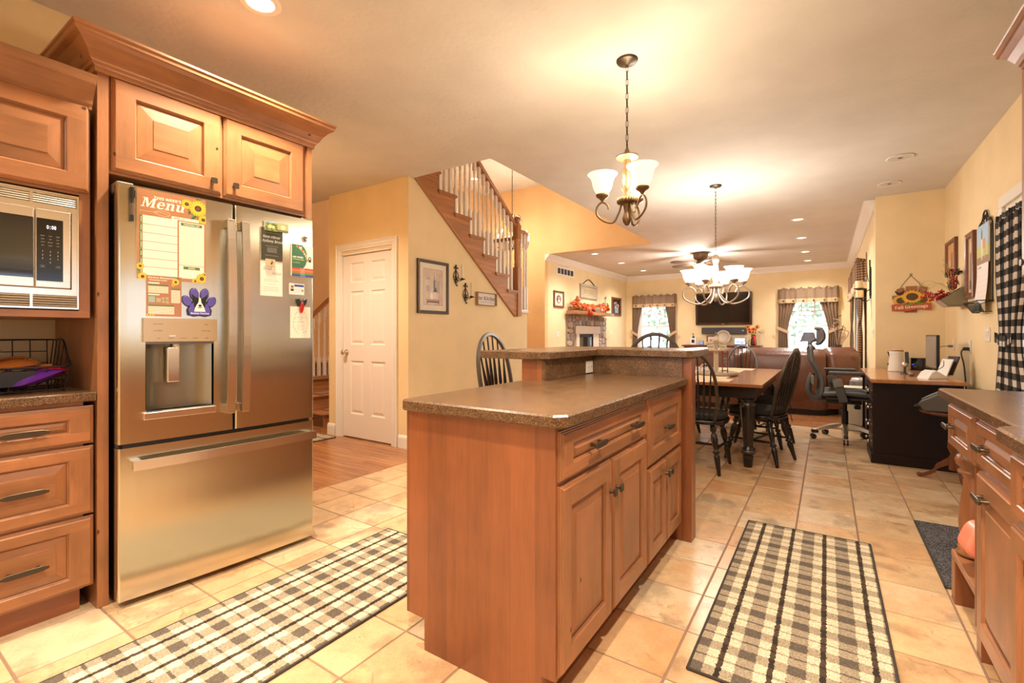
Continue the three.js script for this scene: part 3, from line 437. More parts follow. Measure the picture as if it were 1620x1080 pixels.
function leaves(g, x, y, r, n, seed) { const q = rng(seed); for (let i = 0; i < n; i++) { g.save(); g.translate(x + (q() - .5) * r * 2, y + (q() - .5) * r * 2); g.rotate(q() * 6.3); g.fillStyle = ['#4d6b35', '#6d8b4a', '#3a5a2c', '#8a9a55'][Math.floor(q() * 4)]; g.beginPath(); g.ellipse(0, 0, r * .34, r * .1, 0, 0, 2 * PI); g.fill(); g.restore(); } }
const scribble = (g, x, y, w, n, seed, lh = 10, c = '#555') => { const q = rng(seed); g.fillStyle = c; for (let i = 0; i < n; i++) { let cx = x; while (cx < x + w) { const l = 3 + q() * 9; g.fillRect(cx, y + i * lh, Math.min(l, x + w - cx), Math.max(1, lh * .25)); cx += l + 3; } } };
sheet('menu_board', 'magnetic weekly menu sheet with sunflowers on the fridge left door', 'menu', .063, .322, 1.392, 1.78, ctex(512, 768, (g, w, h) => {
  g.fillStyle = '#b07a52'; g.fillRect(0, 0, w, h); leaves(g, 420, 90, 95, 26, 3); leaves(g, 20, 690, 50, 14, 4); leaves(g, 470, 740, 50, 16, 5);
  g.fillStyle = '#fff4e2'; g.font = 'bold 34px sans-serif'; g.fillText("THIS WEEK'S", 118, 72); g.font = 'italic bold 112px serif'; g.fillText('Menu', 22, 150);
  g.strokeStyle = '#e8c9a6'; g.lineWidth = 3; g.beginPath(); g.moveTo(20, 186); g.lineTo(120, 186); g.bezierCurveTo(170, 150, 235, 165, 235, 188); g.bezierCurveTo(235, 212, 170, 220, 120, 186); g.moveTo(120, 186); g.bezierCurveTo(170, 175, 200, 180, 228, 200); g.stroke();
  sunflower(g, 362, 66, 44); sunflower(g, 450, 90, 72); sunflower(g, 492, 186, 42);
  g.fillStyle = '#fdeed6'; g.fillRect(40, 222, 250, 510); g.fillRect(302, 232, 196, 506); g.fillRect(246, 196, 210, 26); g.fillStyle = '#8a6a48'; g.font = 'bold 19px sans-serif'; g.fillText('WEEK OF:', 262, 216);
  g.fillStyle = '#9a6a48'; for (let i = 1; i < 7; i++) g.fillRect(40, 222 + i * 73, 250, 4); g.fillRect(302, 618, 196, 4); g.fillStyle = '#c7ab88'; for (let i = 0; i < 22; i++) g.fillRect(310, 284 + i * 15, 180, 2);
  g.fillStyle = '#5d7340'; g.fillRect(316, 240, 166, 26); g.fillRect(336, 630, 128, 26); for (let i = 0; i < 7; i++) g.fillRect(18, 224 + i * 73, 20, 66); g.fillStyle = '#f2e8cf'; g.font = 'bold 17px sans-serif'; g.textAlign = 'center'; g.fillText('SHOPPING LIST', 399, 260); g.fillText('NOTES', 400, 650);
  ['MONDAY', 'TUESDAY', 'WEDNESDAY', 'THURSDAY', 'FRIDAY', 'SATURDAY', 'SUNDAY'].forEach((t, i) => { g.save(); g.translate(34, 257 + i * 73); g.rotate(-PI / 2); g.font = 'bold 11px sans-serif'; g.fillText(t, 0, 0); g.restore(); });
  sunflower(g, 24, 660, 28); sunflower(g, 40, 748, 34); sunflower(g, 480, 730, 46); sunflower(g, 428, 756, 26); sunflower(g, 502, 690, 20);
}));
sheet('conversion_chart', 'small kitchen measurement conversion chart below the menu sheet', 'chart', .096, .225, 1.232, 1.41, ctex(384, 512, (g, w, h) => {
  g.fillStyle = '#a8714e'; g.fillRect(0, 0, w, h); g.fillStyle = '#f6e6cf'; g.font = 'italic bold 30px serif'; g.fillText('Kitchen Measurement', 14, 36); g.font = 'bold 20px sans-serif'; g.fillText('CONVERSION CHART', 26, 64);
  const tb = (x, y, cw, n, lh) => { g.fillStyle = '#5d7340'; g.fillRect(x, y, cw, lh); g.fillStyle = '#f4e3c8'; for (let i = 1; i < n; i++) g.fillRect(x, y + i * lh, cw, lh - 3); scribble(g, x + 4, y + lh * 1.3, cw - 10, n - 1, 5, lh, '#8a6a50'); };
  tb(20, 110, 215, 5, 22); tb(268, 150, 100, 9, 21); tb(20, 366, 280, 6, 20); g.fillStyle = '#f6e6cf'; g.fillRect(20, 86, 120, 16); g.fillRect(20, 232, 120, 14); g.fillStyle = '#8fb0a0'; g.fillRect(24, 262, 66, 74); g.fillStyle = '#a9a07a'; for (const [x, y, s] of [[106, 282, 50], [164, 270, 30], [206, 264, 34], [168, 310, 30], [208, 310, 34]]) g.fillRect(x, y, s, s);
  leaves(g, 340, 60, 46, 16, 8); sunflower(g, 318, 66, 42); sunflower(g, 290, 104, 20); sunflower(g, 26, 496, 22); sunflower(g, 70, 502, 16);
}), .0012, .3, .001);
// paw-shaped magnet with a dog's head
{
  const t = thing('paw_magnet', 'purple paw-shaped magnet with a black and white dog head', 'magnet', onFridge(.296, 1.30, .002), FT + PI / 2);
  const paw = (k) => { const out = []; out.push(extr(poly([[-.043, -.056], [-.02, -.062], [0, -.058], [.02, -.062], [.043, -.056], [.046, -.035], [.034, -.008], [.016, .012], [0, .016], [-.016, .012], [-.034, -.008], [-.046, -.035]].map(p => [p[0] * k, p[1] * k + (k - 1) * .03])), .003, .001)); for (const [x, y, rx, ry, a] of [[-.05, .005, .016, .024, .45], [.05, .005, .016, .024, -.45], [-.021, .038, .016, .026, .12], [.021, .038, .016, .026, -.12]]) { const g = extr(oval(rx * k * 1.02, ry * k * 1.02, 18), .003, .001); out.push(tr(g, x, y, 0, 0, 0, a)); } return out; };
  mesh('rim', paw(1.12), mat(0x1b1830, .4), t); const f = mesh('pads', paw(.98).map(g => g.translate(0, 0, .0022)), mat(0x5a4fa6, .35), t); const bk = mat(0x120d0c, .5), wh = mat(0xf3ece0, .5);
  mesh('dog_head', [tr(extr(poly([[-.021, -.018], [-.026, .01], [-.033, .044], [-.020, .032], [-.008, .026], [.008, .026], [.020, .032], [.033, .044], [.026, .01], [.021, -.018], [0, -.026]]), .003, .001), 0, -.004, .004)], bk, t);
  mesh('dog_blaze', [tr(extr(poly([[-.019, -.022], [-.013, -.008], [-.006, .004], [-.0035, .024], [.0035, .024], [.006, .004], [.013, -.008], [.019, -.022], [.024, -.042], [0, -.046], [-.024, -.042]]), .003, .001), 0, -.004, .0055)], wh, t);
  mesh('dog_face', [tr(extr(oval(.007, .005, 12), .002, .0005), 0, -.014, .008), tr(extr(oval(.0042, .0042, 10), .002, .0005), -.0135, .008, .007), tr(extr(oval(.0042, .0042, 10), .002, .0005), .0135, .008, .007), tr(extr(oval(.010, .0015, 10), .001, .0003), 0, -.023, .008)], bk, t);
  mesh('lettering', tr(face(-.042, .042, -.058, -.042, 0), 0, 0, .0092), mat(0xffffff, .5, { map: ctex(256, 48, (g, w, h) => { g.fillStyle = '#5a4fa6'; g.fillRect(0, 0, w, h); g.fillStyle = '#f5eedd'; g.font = 'bold 31px serif'; g.textAlign = 'center'; g.fillText('Boston Terrier', w / 2, 35); }) }), t);
}
// dry-erase marker
{
  const t = thing('marker_pen', 'black dry-erase marker stuck upright beside the menu sheet', 'marker', onFridge(.045, 1.703, .012), FT + PI / 2);
  mesh('barrel', [cyl(.0075, .0075, .10, 0, -.07, 0, 12)], M.black, t); mesh('cap', [cyl(.0085, .0085, .045, 0, .026, 0, 12), B(.006, .011, .03, .06, -.003, .003)], M.iron, t); mesh('band', cyl(.0078, .0078, .05, 0, -.045, 0, 12), mat(0x5b4a35, .5), t);
}
const card = (bg, draw, w = 256, h = 360) => ctex(w, h, (g) => { g.fillStyle = bg; g.fillRect(0, 0, w, h); draw(g, w, h); });
sheet('invitation_card', 'dark olive wedding invitation with white script on the fridge', 'card', .572, .684, 1.537, 1.702, card('#3b3a2b', (g, w) => { g.fillStyle = '#e9e3d0'; g.textAlign = 'center'; g.font = 'italic 38px serif'; g.fillText('Nate Oliver', w / 2 - 6, 110); g.fillText('& Sydney Brooks', w / 2, 158); scribble(g, 52, 200, 150, 1, 2, 10, '#cfc8b2'); scribble(g, 72, 222, 116, 4, 3, 14, '#cfc8b2'); scribble(g, 40, 50, 160, 1, 4, 10, '#cfc8b2'); scribble(g, 48, 306, 160, 1, 5, 10, '#cfc8b2'); }), .002, .6, .001);
sheet('invitation_card', 'white wedding invitation with thin script below the dark card', 'card', .570, .684, 1.352, 1.532, card('#efe6d8', (g, w) => { g.fillStyle = '#77695a'; g.font = 'italic 42px serif'; g.fillText('Brad', 30, 92); g.fillText('Anna', 128, 138); scribble(g, 40, 190, 170, 2, 7, 16, '#a8988a'); scribble(g, 70, 236, 110, 1, 8, 14, '#a8988a'); scribble(g, 40, 268, 170, 3, 9, 18, '#a8988a'); }), .0012, .6);
sheet('photo_magnet', 'small square photo magnet holding the dark invitation card', 'magnet', .590, .655, 1.689, 1.735, ctex(128, 96, (g, w, h) => { g.fillStyle = '#8f9a52'; g.fillRect(0, 0, w, h); g.fillStyle = '#4b5a30'; for (let i = 0; i < 14; i++) g.fillRect((i * 37) % 120, (i * 53) % 90, 20, 10); g.fillStyle = '#dcd7a8'; g.beginPath(); g.arc(52, 50, 20, 0, 7); g.arc(86, 54, 16, 0, 7); g.fill(); g.fillStyle = '#9cc0da'; g.fillRect(0, 0, w, 12); }), .004, .15, .003);
sheet('photo_magnet', 'pale photo magnet overlapping the corner of the other photo magnet', 'magnet', .652, .715, 1.692, 1.737, ctex(128, 96, (g, w, h) => { g.fillStyle = '#b9b98c'; g.fillRect(0, 0, w, h); g.fillStyle = '#e5e2b8'; g.beginPath(); g.arc(70, 46, 26, 0, 7); g.fill(); g.fillStyle = '#7d8458'; g.fillRect(0, 74, w, 22); }), .004, .15, .0005);
sheet('square_magnet', 'tan square magnet with small dark figure holding white invitation', 'magnet', .594, .642, 1.506, 1.542, ctex(96, 72, (g, w, h) => { g.fillStyle = '#cdb48c'; g.fillRect(0, 0, w, h); g.fillStyle = '#4a3524'; g.fillRect(60, 12, 8, 44); g.fillRect(66, 30, 14, 8); g.fillRect(50, 36, 10, 20); }), .004, .5, .0035);
sheet('recipe_guide', 'green air fryer cooking guide with rainbow tabs on the fridge', 'booklet', .733, .856, 1.468, 1.64, ctex(384, 512, (g, w, h) => {
  g.fillStyle = '#efe6da'; g.fillRect(0, 0, w, h); g.fillStyle = '#2c6a40'; g.beginPath(); g.moveTo(0, 0); g.lineTo(170, 0); g.bezierCurveTo(310, 60, 300, 300, 200, 372); g.lineTo(0, 372); g.fill(); const q = rng(3); for (let i = 0; i < 22; i++) { g.fillStyle = ['#d9582c', '#e8a23a', '#b23a2a', '#8db04a', '#e6d7a8'][Math.floor(q() * 5)]; const t = i / 22; g.beginPath(); g.arc(90 + t * 190 + q() * 24, 20 + t * t * 230 + q() * 24, 16, 0, 7); g.fill(); }
  g.fillStyle = '#222'; g.fillRect(300, 200, 50, 66); g.beginPath(); g.arc(324, 206, 30, 0, 7); g.fill(); g.fillStyle = '#efe6da'; g.beginPath(); g.arc(324, 206, 15, 0, 7); g.fill(); g.fillStyle = '#fff'; g.font = 'bold 38px sans-serif'; g.fillText('AIR FRYER', 16, 216); g.fillStyle = '#f0d24a'; g.font = 'bold 25px sans-serif'; g.fillText('COOKING GUIDE', 16, 248); scribble(g, 18, 282, 130, 2, 4, 14, '#cfe0cf');
  ['#c23a4a', '#e2803c', '#dd5a3c', '#2f8f3e', '#3a3f9a'].forEach((c, i) => { g.fillStyle = c; g.fillRect(0, 372 + i * 28, w, 28); g.fillStyle = '#fff'; g.font = 'bold 13px sans-serif'; g.textAlign = 'center'; g.fillText(['BEEF & LAMB', 'CHICKEN', 'PORK & FISH', 'VEGETABLES', 'FROZEN FOODS'][i], w / 2, 391 + i * 28); });
}), .006, .3);
sheet('photo_card', 'small card with portrait and blue header under the cooking guide', 'card', .722, .806, 1.368, 1.428, ctex(256, 176, (g, w, h) => { g.fillStyle = '#ece8e4'; g.fillRect(0, 0, w, h); g.fillStyle = '#2b4a8c'; g.fillRect(84, 16, 164, 34); g.fillStyle = '#c9b79c'; g.fillRect(14, 26, 66, 96); g.fillStyle = '#33302e'; g.fillRect(22, 90, 50, 32); g.fillStyle = '#b98a6a'; g.beginPath(); g.arc(47, 64, 18, 0, 7); g.fill(); g.fillStyle = '#2a1d16'; g.fillRect(29, 42, 36, 14); scribble(g, 96, 70, 120, 4, 3, 16, '#8a8f9c'); g.fillStyle = '#9a7a6a'; g.fillRect(212, 90, 28, 36); scribble(g, 20, 142, 200, 1, 6, 12, '#8a8f9c'); }), .002, .3);
sheet('floral_invitation', 'cream invitation with floral wreath border under the red clip', 'card', .728, .843, 1.133, 1.303, card('#efe4d2', (g, w, h) => { const q = rng(5); for (let i = 0; i < 46; i++) { const a = i / 46 * 2 * PI, x = w / 2 + 92 * Math.cos(a) + (q() - .5) * 20, y = 190 + 130 * Math.sin(a) + (q() - .5) * 20; if (Math.abs(Math.cos(a)) < .35) continue; g.fillStyle = ['#7d8f7a', '#a8a27a', '#c98f7a'][Math.floor(q() * 3)]; g.beginPath(); g.arc(x, y, 5, 0, 7); g.fill(); } g.fillStyle = '#7b6a58'; g.textAlign = 'center'; g.font = '19px serif'; g.fillText('ALYSSA', w / 2, 130); g.fillText('and', w / 2, 154); g.fillText('JORDAN', w / 2, 182); scribble(g, 82, 210, 92, 4, 8, 18, '#b5a590'); }), .0012, .6);
{
  const t = thing('magnetic_clip', 'red and black magnetic chip clip above floral invitation', 'clip', onFridge(.79, 1.312, .006), FT + PI / 2);
  mesh('grip', [tr(extr(oval(.011, .024, 16), .008, .003), -.016, .014, 0, 0, 0, .35), tr(extr(oval(.011, .024, 16), .008, .003), .014, .014, 0, 0, 0, -.4)], M.black, t); mesh('jaw', [tr(extr(oval(.011, .03, 16), .010, .003), -.002, -.014, .002, 0, 0, -.15)], mat(0xb01818, .3), t);
}
// ---------- wire basket with snack packs on the side counter ----------
{
  const b = thing('wire_basket', 'black wire bin basket with label plate on the side counter', 'basket', [-2.82, .914, -.40]); const w = M.iron, r = .0022; const Lz = .44, Dx = .24, hb = .215, hf = .105;
  const seg = (a, c) => rod(a, c, r, r, 5); const back = [], side = [], fr = [];
  // local: z -.22 .. .22, x back -.12 .. front .12; sides flare
  for (let i = 0; i <= 8; i++) { const z = mix(-Lz / 2, Lz / 2, i / 8); back.push(seg([-.12, .008, z], [-.135, hb, z])); if (i) fr.push(seg([.12, .008, z], [.13, hf, z])); fr.push(seg([-.12, .008, z], [.12, .008, z])); }
  for (let i = 0; i <= 4; i++) { const y = mix(.008, hb, i / 4); back.push(seg([-.12 - .015 * i / 4, y, -Lz / 2], [-.12 - .015 * i / 4, y, Lz / 2])); }
  for (const s of [-1, 1]) { for (let i = 0; i <= 5; i++) { const x = mix(-.12, .12, i / 5), top = x < 0 ? hb : mix(hb, hf, x / .12); side.push(seg([x, .008, s * Lz / 2], [x * 1.05, top, s * (Lz / 2 + .02)])); } for (let i = 0; i < 4; i++) { const y = mix(.008, hf, i / 3), q = s * (Lz / 2 + .02 * y / hb); side.push(seg([-.12, y, q], [.122, y, q])); } }
  for (let i = 0; i <= 2; i++) { const y = mix(.008, hf, i / 2); fr.push(seg([.12 + .01 * i / 2, y, -Lz / 2], [.12 + .01 * i / 2, y, Lz / 2])); }
  mesh('back_grid', back, w, b); mesh('side_grid', side.slice(0, side.length / 2), w, b); mesh('side_grid', side.slice(side.length / 2), w, b); mesh('front_grid', fr, w, b);
  const q = Lz / 2 + .02; mesh('rim', [tube([[.13, hf, q], [.128, hf, -q + .02], [.126, hf + .004, -q], [.09, hf + .03, -q], [.02, hb - .004, -q], [-.10, hb, -q], [-.135, hb, -q + .02], [-.135, hb, q]], .004, 60, 6)], w, b);
  mesh('label_plate', B(.128, .131, .03, .09, -.13, .22), M.black, b); for (const z of [-Lz / 2, Lz / 2]) for (const x of [-.11, .11]) mesh('foot', sph(.006, x, .006, z, 8, 6), w, b);
  const pack = (label, c, x, y, z, ry, rx, sc, c2) => { const t = thing('snack_pack', label, 'snack pack', [x, y, z], ry); t.rotation.x = rx; const q2 = rng(Math.floor(c2 * 99)); const g = grid(14, 10, (u, v) => [0, 0, 0].map((_, k) => 0) && [(u - .5) * .2 * sc, 0, (v - .5) * .13 * sc]); const top = [], P = s => grid(14, 10, (u, v) => { const e = Math.sin(PI * clamp(u * 1.06 - .03)) * Math.sin(PI * v); return [(u - .5) * .2 * sc, s * (.034 * Math.pow(Math.max(0, e), .5) + .004 * (vn(u * 7, v * 7, c2) - .5) * e), (v - .5) * .13 * sc]; }); mesh('pouch', [P(1), P(-1)], phys(c, .22, { clearcoat: .6 }), t); const band = grid(10, 4, (u, v) => { const uu = .3 + u * .4, vv = .25 + v * .5, e = Math.sin(PI * uu) * Math.sin(PI * vv); return [(uu - .5) * .2 * sc, .0355 * Math.pow(e, .5) + .002, (vv - .5) * .13 * sc]; }); mesh('print', band, phys(c2 > .5 ? 0xe9d9c4 : 0xe07a28, .3), t); return t; };
  pack('purple snack pouch standing in the bin behind the label plate', 0x6b2fa0, -2.79, .965, -.52, .3, .35, 1.3, .61); pack('orange crisp packet on top at the left of the bin', 0xd8531c, -2.84, 1.055, -.33, .2, .3, 1.45, .72); pack('brown snack pouch lying across the top of the bin', 0xa8632c, -2.85, 1.022, -.49, -.2, .12, 1.35, .33); pack('white snack pouch at the bottom of the bin', 0xd9d2cc, -2.82, .945, -.33, .1, .05, 1.35, .84); pack('tan bread snack pouch in the middle of the bin', 0xc28a55, -2.85, .995, -.35, .4, .1, 1.45, .27); pack('small red packet at the right corner of the bin', 0xb3201c, -2.82, .985, -.585, 1.2, .2, .8, .44);
}
// ---------- island ----------
{
  const c = thing('island_cabinet', 'stained alder kitchen island cabinet with drawers and doors facing right', 'cabinet', [0, 0, 0]);
  const x0 = -1.315, x1 = -.685, z0 = -1.262, z1 = -2.705;
  mesh('carcass', [W('y', x0 + .02, x1, .10, .874, z1, z0 - .018)], M.alder, c);
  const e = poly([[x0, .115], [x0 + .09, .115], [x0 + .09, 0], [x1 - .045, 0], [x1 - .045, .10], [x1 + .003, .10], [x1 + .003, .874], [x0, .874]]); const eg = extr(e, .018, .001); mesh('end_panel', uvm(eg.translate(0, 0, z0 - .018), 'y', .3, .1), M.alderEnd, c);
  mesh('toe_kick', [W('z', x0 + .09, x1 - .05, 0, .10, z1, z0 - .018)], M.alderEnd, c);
  const F = (n, za, zb, ya, yb, o) => frontPart(c, n, Math.abs(zb - za), yb - ya, x1, (ya + yb) / 2, (za + zb) / 2, EAST, o);
  F('drawer', -1.272, -2.088, .703, .858, { st: .075, rail: .045, pulls: [[-.165, 0, .105], [.235, 0, .105]] });
  F('drawer', -2.112, -2.690, .553, .858, { st: .06, rail: .07, pulls: [[-.01, -.01, .105]] });
  F('door', -1.272, -1.677, .112, .690, { st: .062, rail: .07, knob: [.176, .175] }); F('door', -1.687, -2.088, .112, .690, { st: .062, rail: .07, knob: [-.174, .175] });
  F('door', -2.112, -2.396, .112, .540, { st: .058, rail: .065, knob: [.118, .14] }); F('door', -2.406, -2.690, .112, .540, { st: .058, rail: .065, knob: [-.118, .14] });
  solo('island_countertop', slab([[-1.318, -1.245], [-1.300, -1.227], [-.672, -1.227], [-.639, -1.262], [-.639, -2.709], [-1.203, -2.709], [-1.203, -2.135], [-1.318, -2.135]].reverse(), .874, .914, .006), M.lam, 'brown speckled laminate island worktop with clipped corner', 'countertop');
  // raised bar: wood knee wall, laminate splash, top
  const k = thing('bar_pedestal', 'L-shaped alder pedestal carrying the raised breakfast bar', 'bar base', [0, 0, 0]);
  mesh('panel', RW('y', .002, -1.345, -.622, 0, 1.02, -2.822, -2.726), M.alderEnd, k); mesh('panel', RW('y', .002, -1.345, -1.221, 0, 1.02, -2.726, -2.115), M.alderEnd, k);
  mesh('splash', W('y', -1.203, -.668, .914, 1.02, -2.726, -2.710), M.lam, k); mesh('splash', W('y', -1.221, -1.205, .914, 1.02, -2.726, -2.113), M.lam, k);
  solo('breakfast_bar_top', slab([[-1.60, -2.09], [-1.215, -2.085], [-1.178, -2.118], [-1.178, -2.70], [-1.165, -2.688], [-.640, -2.688], [-.612, -2.716], [-.612, -3.12], [-.70, -3.20], [-1.45, -3.20], [-1.60, -3.05]].reverse().filter((p, i) => i !== 7 && true), 1.022, 1.063, .005), M.lam, 'raised brown laminate breakfast bar top in an L shape', 'countertop');
  const o = thing('wall_outlet', 'cream double outlet plate in the island splash corner', 'outlet', [-1.2045, .955, -2.655], EAST); mesh('plate', RB(-.048, .048, -.036, .036, 0, .006, .003), M.plate, o);
  mesh('socket', [tr(extr(oval(.016, .019, 14), .003, .001), -.019, 0, .005), tr(extr(oval(.016, .019, 14), .003, .001), .019, 0, .005)], M.plate, o); for (const x of [-.025, -.013, .013, .025]) mesh('slot', B(x - .001, x + .001, -.006, .006, .0078, .0083), M.black, o);
}
// ---------- right counter run ----------
{
  const c = thing('right_base_cabinet', 'alder base cabinet at right with drawer, door and turned corner post', 'cabinet', [0, 0, 0]); const fx0 = .462;
  mesh('carcass', [W('y', fx0, XR - .005, .10, .874, -2.345, .9), W('z', fx0, XR - .005, .665, .874, -2.805, -2.345)], M.alder, c); mesh('toe_kick', W('z', fx0 + .04, XR - .005, 0, .10, -2.30, .9), M.alderEnd, c); mesh('foot_block', RW('y', .002, fx0 - .01, fx0 + .07, 0, .10, -2.36, -2.30), M.alderEnd, c);
  mesh('side_panel', W('y', fx0 - .015, XR - .005, .10, .67, -2.36, -2.345), M.alderEnd, c);
  const F = (n, za, zb, ya, yb, o) => frontPart(c, n, Math.abs(zb - za), yb - ya, fx0, (ya + yb) / 2, (za + zb) / 2, WEST, o);
  F('drawer', -2.79, -2.365, .672, .856, { st: .07, rail: .045, pulls: [[-.12 + .0, 0, .1]] }); F('drawer', -2.318, -1.80, .690, .852, { st: .07, rail: .045, pulls: [[-.13, 0, .105]] });
  F('door', -2.318, -1.80, .09, .672, { st: .07, rail: .07, pulls: [[-.13, .22, .11]] }); 
  frontPart(c, 'drawer', .6, .165, .415, .77, -1.44, WEST, { pulls: [[0, 0, .1]] }); frontPart(c, 'door', .6, .58, .415, .38, -1.44, WEST, {}); mesh('sink_carcass', W('y', .415, .47, .1, .874, -1.745, -1.1), M.alder, c);
  mesh('corner_post', turned([[.034, 0], [.052, .015], [.056, .04], [.046, .06], [.052, .085], [.044, .11], [.036, .13], [.040, .17], [.047, .26], [.048, .34], [.044, .48], [.036, .62], [.031, .73], [.036, .76], [.050, .785], [.050, .80], [.040, .825], [.055, .86], [.060, .90], [.052, .945], [.040, .96], [.050, .975], [.050, 1]], [.515, .215, -2.735], [.515, .665, -2.735], 28), M.alder, c);
  mesh('plinth_shelf', RW('z', .004, .455, XR - .01, .185, .215, -2.80, -2.36), M.alder, c); mesh('plinth_foot', RW('y', .003, .455, .53, 0, .185, -2.795, -2.73), M.alderEnd, c);
  solo('right_countertop', slab([[.432, -2.83], [XR - .004, -2.83], [XR - .004, .9], [.366, .9], [.366, -1.72], [.386, -1.75], [.414, -1.765], [.414, -2.812]], .874, .914, .006, 'z'), M.lam, 'brown laminate countertop along the right wall with stepped front', 'countertop');
  const u = thing('wall_cabinet', 'dark-shaded alder wall cabinet with crown at the right edge', 'cabinet', [0, 0, 0]);
  mesh('carcass', W('y', .735, XR - .005, 1.375, 2.36, -3.0, -1.85), M.alder, u); for (let i = 0; i < 2; i++) frontPart(u, 'door', .55, .92, .735, 1.86, -2.71 + i * .57, WEST, { knob: [i % 2 ? .18 : -.18, -.40] });
  mesh('crown', sweep([[XR, -3.0], [.735, -3.0], [.735, -1.85], [XR, -1.85]], [[0, 2.33], [.012, 2.33], [.014, 2.345], [.022, 2.35], [.03, 2.37], [.05, 2.405], [.072, 2.425], [.08, 2.43], [.084, 2.455], [.088, 2.46], [0, 2.46]]), M.alder, u);
}
{
  const t = thing('toy_console', 'coral pink plastic toy with a blue screen beside the corner post', 'toy', [.60, .215, -2.53], .1); const co = mat(0xf0836a, .35);
  const head = new THREE.Shape(); head.moveTo(-.155, .15); head.bezierCurveTo(-.18, .10, -.14, .075, -.10, .085); head.bezierCurveTo(-.08, .09, -.09, .05, -.06, .04); head.lineTo(.10, .04); head.lineTo(.10, .20); head.lineTo(-.10, .21); head.bezierCurveTo(-.135, .21, -.145, .18, -.155, .15);
  mesh('case', tr(extr(head, .11, .016, 4, 12), 0, 0, -.055), co, t); mesh('stand', [cyl(.06, .045, .05, .04, 0, 0, 18)], co, t);
  mesh('screen_rim', tr(RB(-.09, .08, 0, .007, -.045, .045, .003), -.005, .204, 0, 0, 0, -.05), mat(0xe5dcc2, .4), t); mesh('screen', tr(B(-.075, .02, .007, .009, -.034, .034), -.005, .204, 0, 0, 0, -.05), mat(0x5d9cb8, .3), t); mesh('button', cyl(.012, .012, .006, .045, .208, 0, 14), mat(0xe8e2d0, .4), t);
}
// ---------- rugs ----------
const plaid = (() => { const seq = [[.056, 2], [.038, 0], [.018, 3], [.038, 0]], seqV = [[.052, 2], [.044, 0], [.010, 3], [.044, 0]], per = .15; const at = (t, q = seq) => { t = ((t % per) + per) % per; for (const [w, k] of q) { if (t < w) return k; t -= w; } return 0; };
  const val = { 0: 1, 1: .5, 2: 0, 3: .5 };
  return dtex(1024, 1024, (u, v) => { const j = .006 * (vn(u * 90, v * 90, 3, 90, 90) - .5), a = at(u * .6 + j), b = at(v * .6 + j * .8, seqV), n = .97 + .5 * (vn(u * 340, v * 340, 8, 340, 340) - .5); if (a === 3) { const d = b === 0 ? .28 : .17; return [d * n * 1.1, d * n * .86, d * n * .62]; } const D = [.40, .355, .31], Tp = [.66, .595, .50], Cr = [.90, .83, .71]; const col = a === 2 ? (b === 0 ? Tp : D) : b === 0 ? Cr : b === 2 ? [.68, .615, .515] : [.70, .635, .54]; return col.map(c => c * n); }, true, 1 / .6); })();
M.rug = mat(0xffffff, .95, { map: plaid, bumpMap: dtex(256, 256, (u, v) => { const a = vn(u * 128, v * 128, 5, 128, 128); return [a, a, a]; }, false, 4), bumpScale: .003 }); M.binding = mat(0x3a342c, .9);
function rug(name, label, x0, x1, z0, z1, m = M.rug, ax = 'z') { const t = thing(name, label, 'rug', [(x0 + x1) / 2, 0, (z0 + z1) / 2]); const w = (x1 - x0) / 2, d = (z1 - z0) / 2; mesh('pile', uvm(RB(-w + .004, w - .004, 0, .010, -d + .004, d - .004, .004), ax, .012, .03), m, t); mesh('binding', [tube([[-w, .005, -d], [w, .005, -d]], .005, 2, 6), tube([[-w, .005, d], [w, .005, d]], .005, 2, 6), tube([[-w, .005, -d], [-w, .005, d]], .005, 2, 6), tube([[w, .005, -d], [w, .005, d]], .005, 2, 6)], M.binding, t); return t; }
rug('runner_rug', 'black and cream plaid runner in front of the fridge', -2.155, -1.545, -1.92, .40); rug('runner_rug', 'black and cream plaid rug right of the island', -.40, .197, -3.235, -1.69);
const tweed = dtex(256, 256, (u, v) => { const a = vn(u * 100, v * 100, 5, 100, 100); const c = a > .6 ? .42 : a > .35 ? .2 : .12; return [c, c * .98, c * 1.02]; }, true, 3); rug('door_mat', 'dark grey tweed mat by the right cabinet post', .45, 1.04, -3.80, -2.88, mat(0xffffff, .95, { map: tweed }));
rug('foyer_mat', 'small grey plaid mat by the stair foot beside closet door', -5.55, -4.55, -3.30, -2.75);
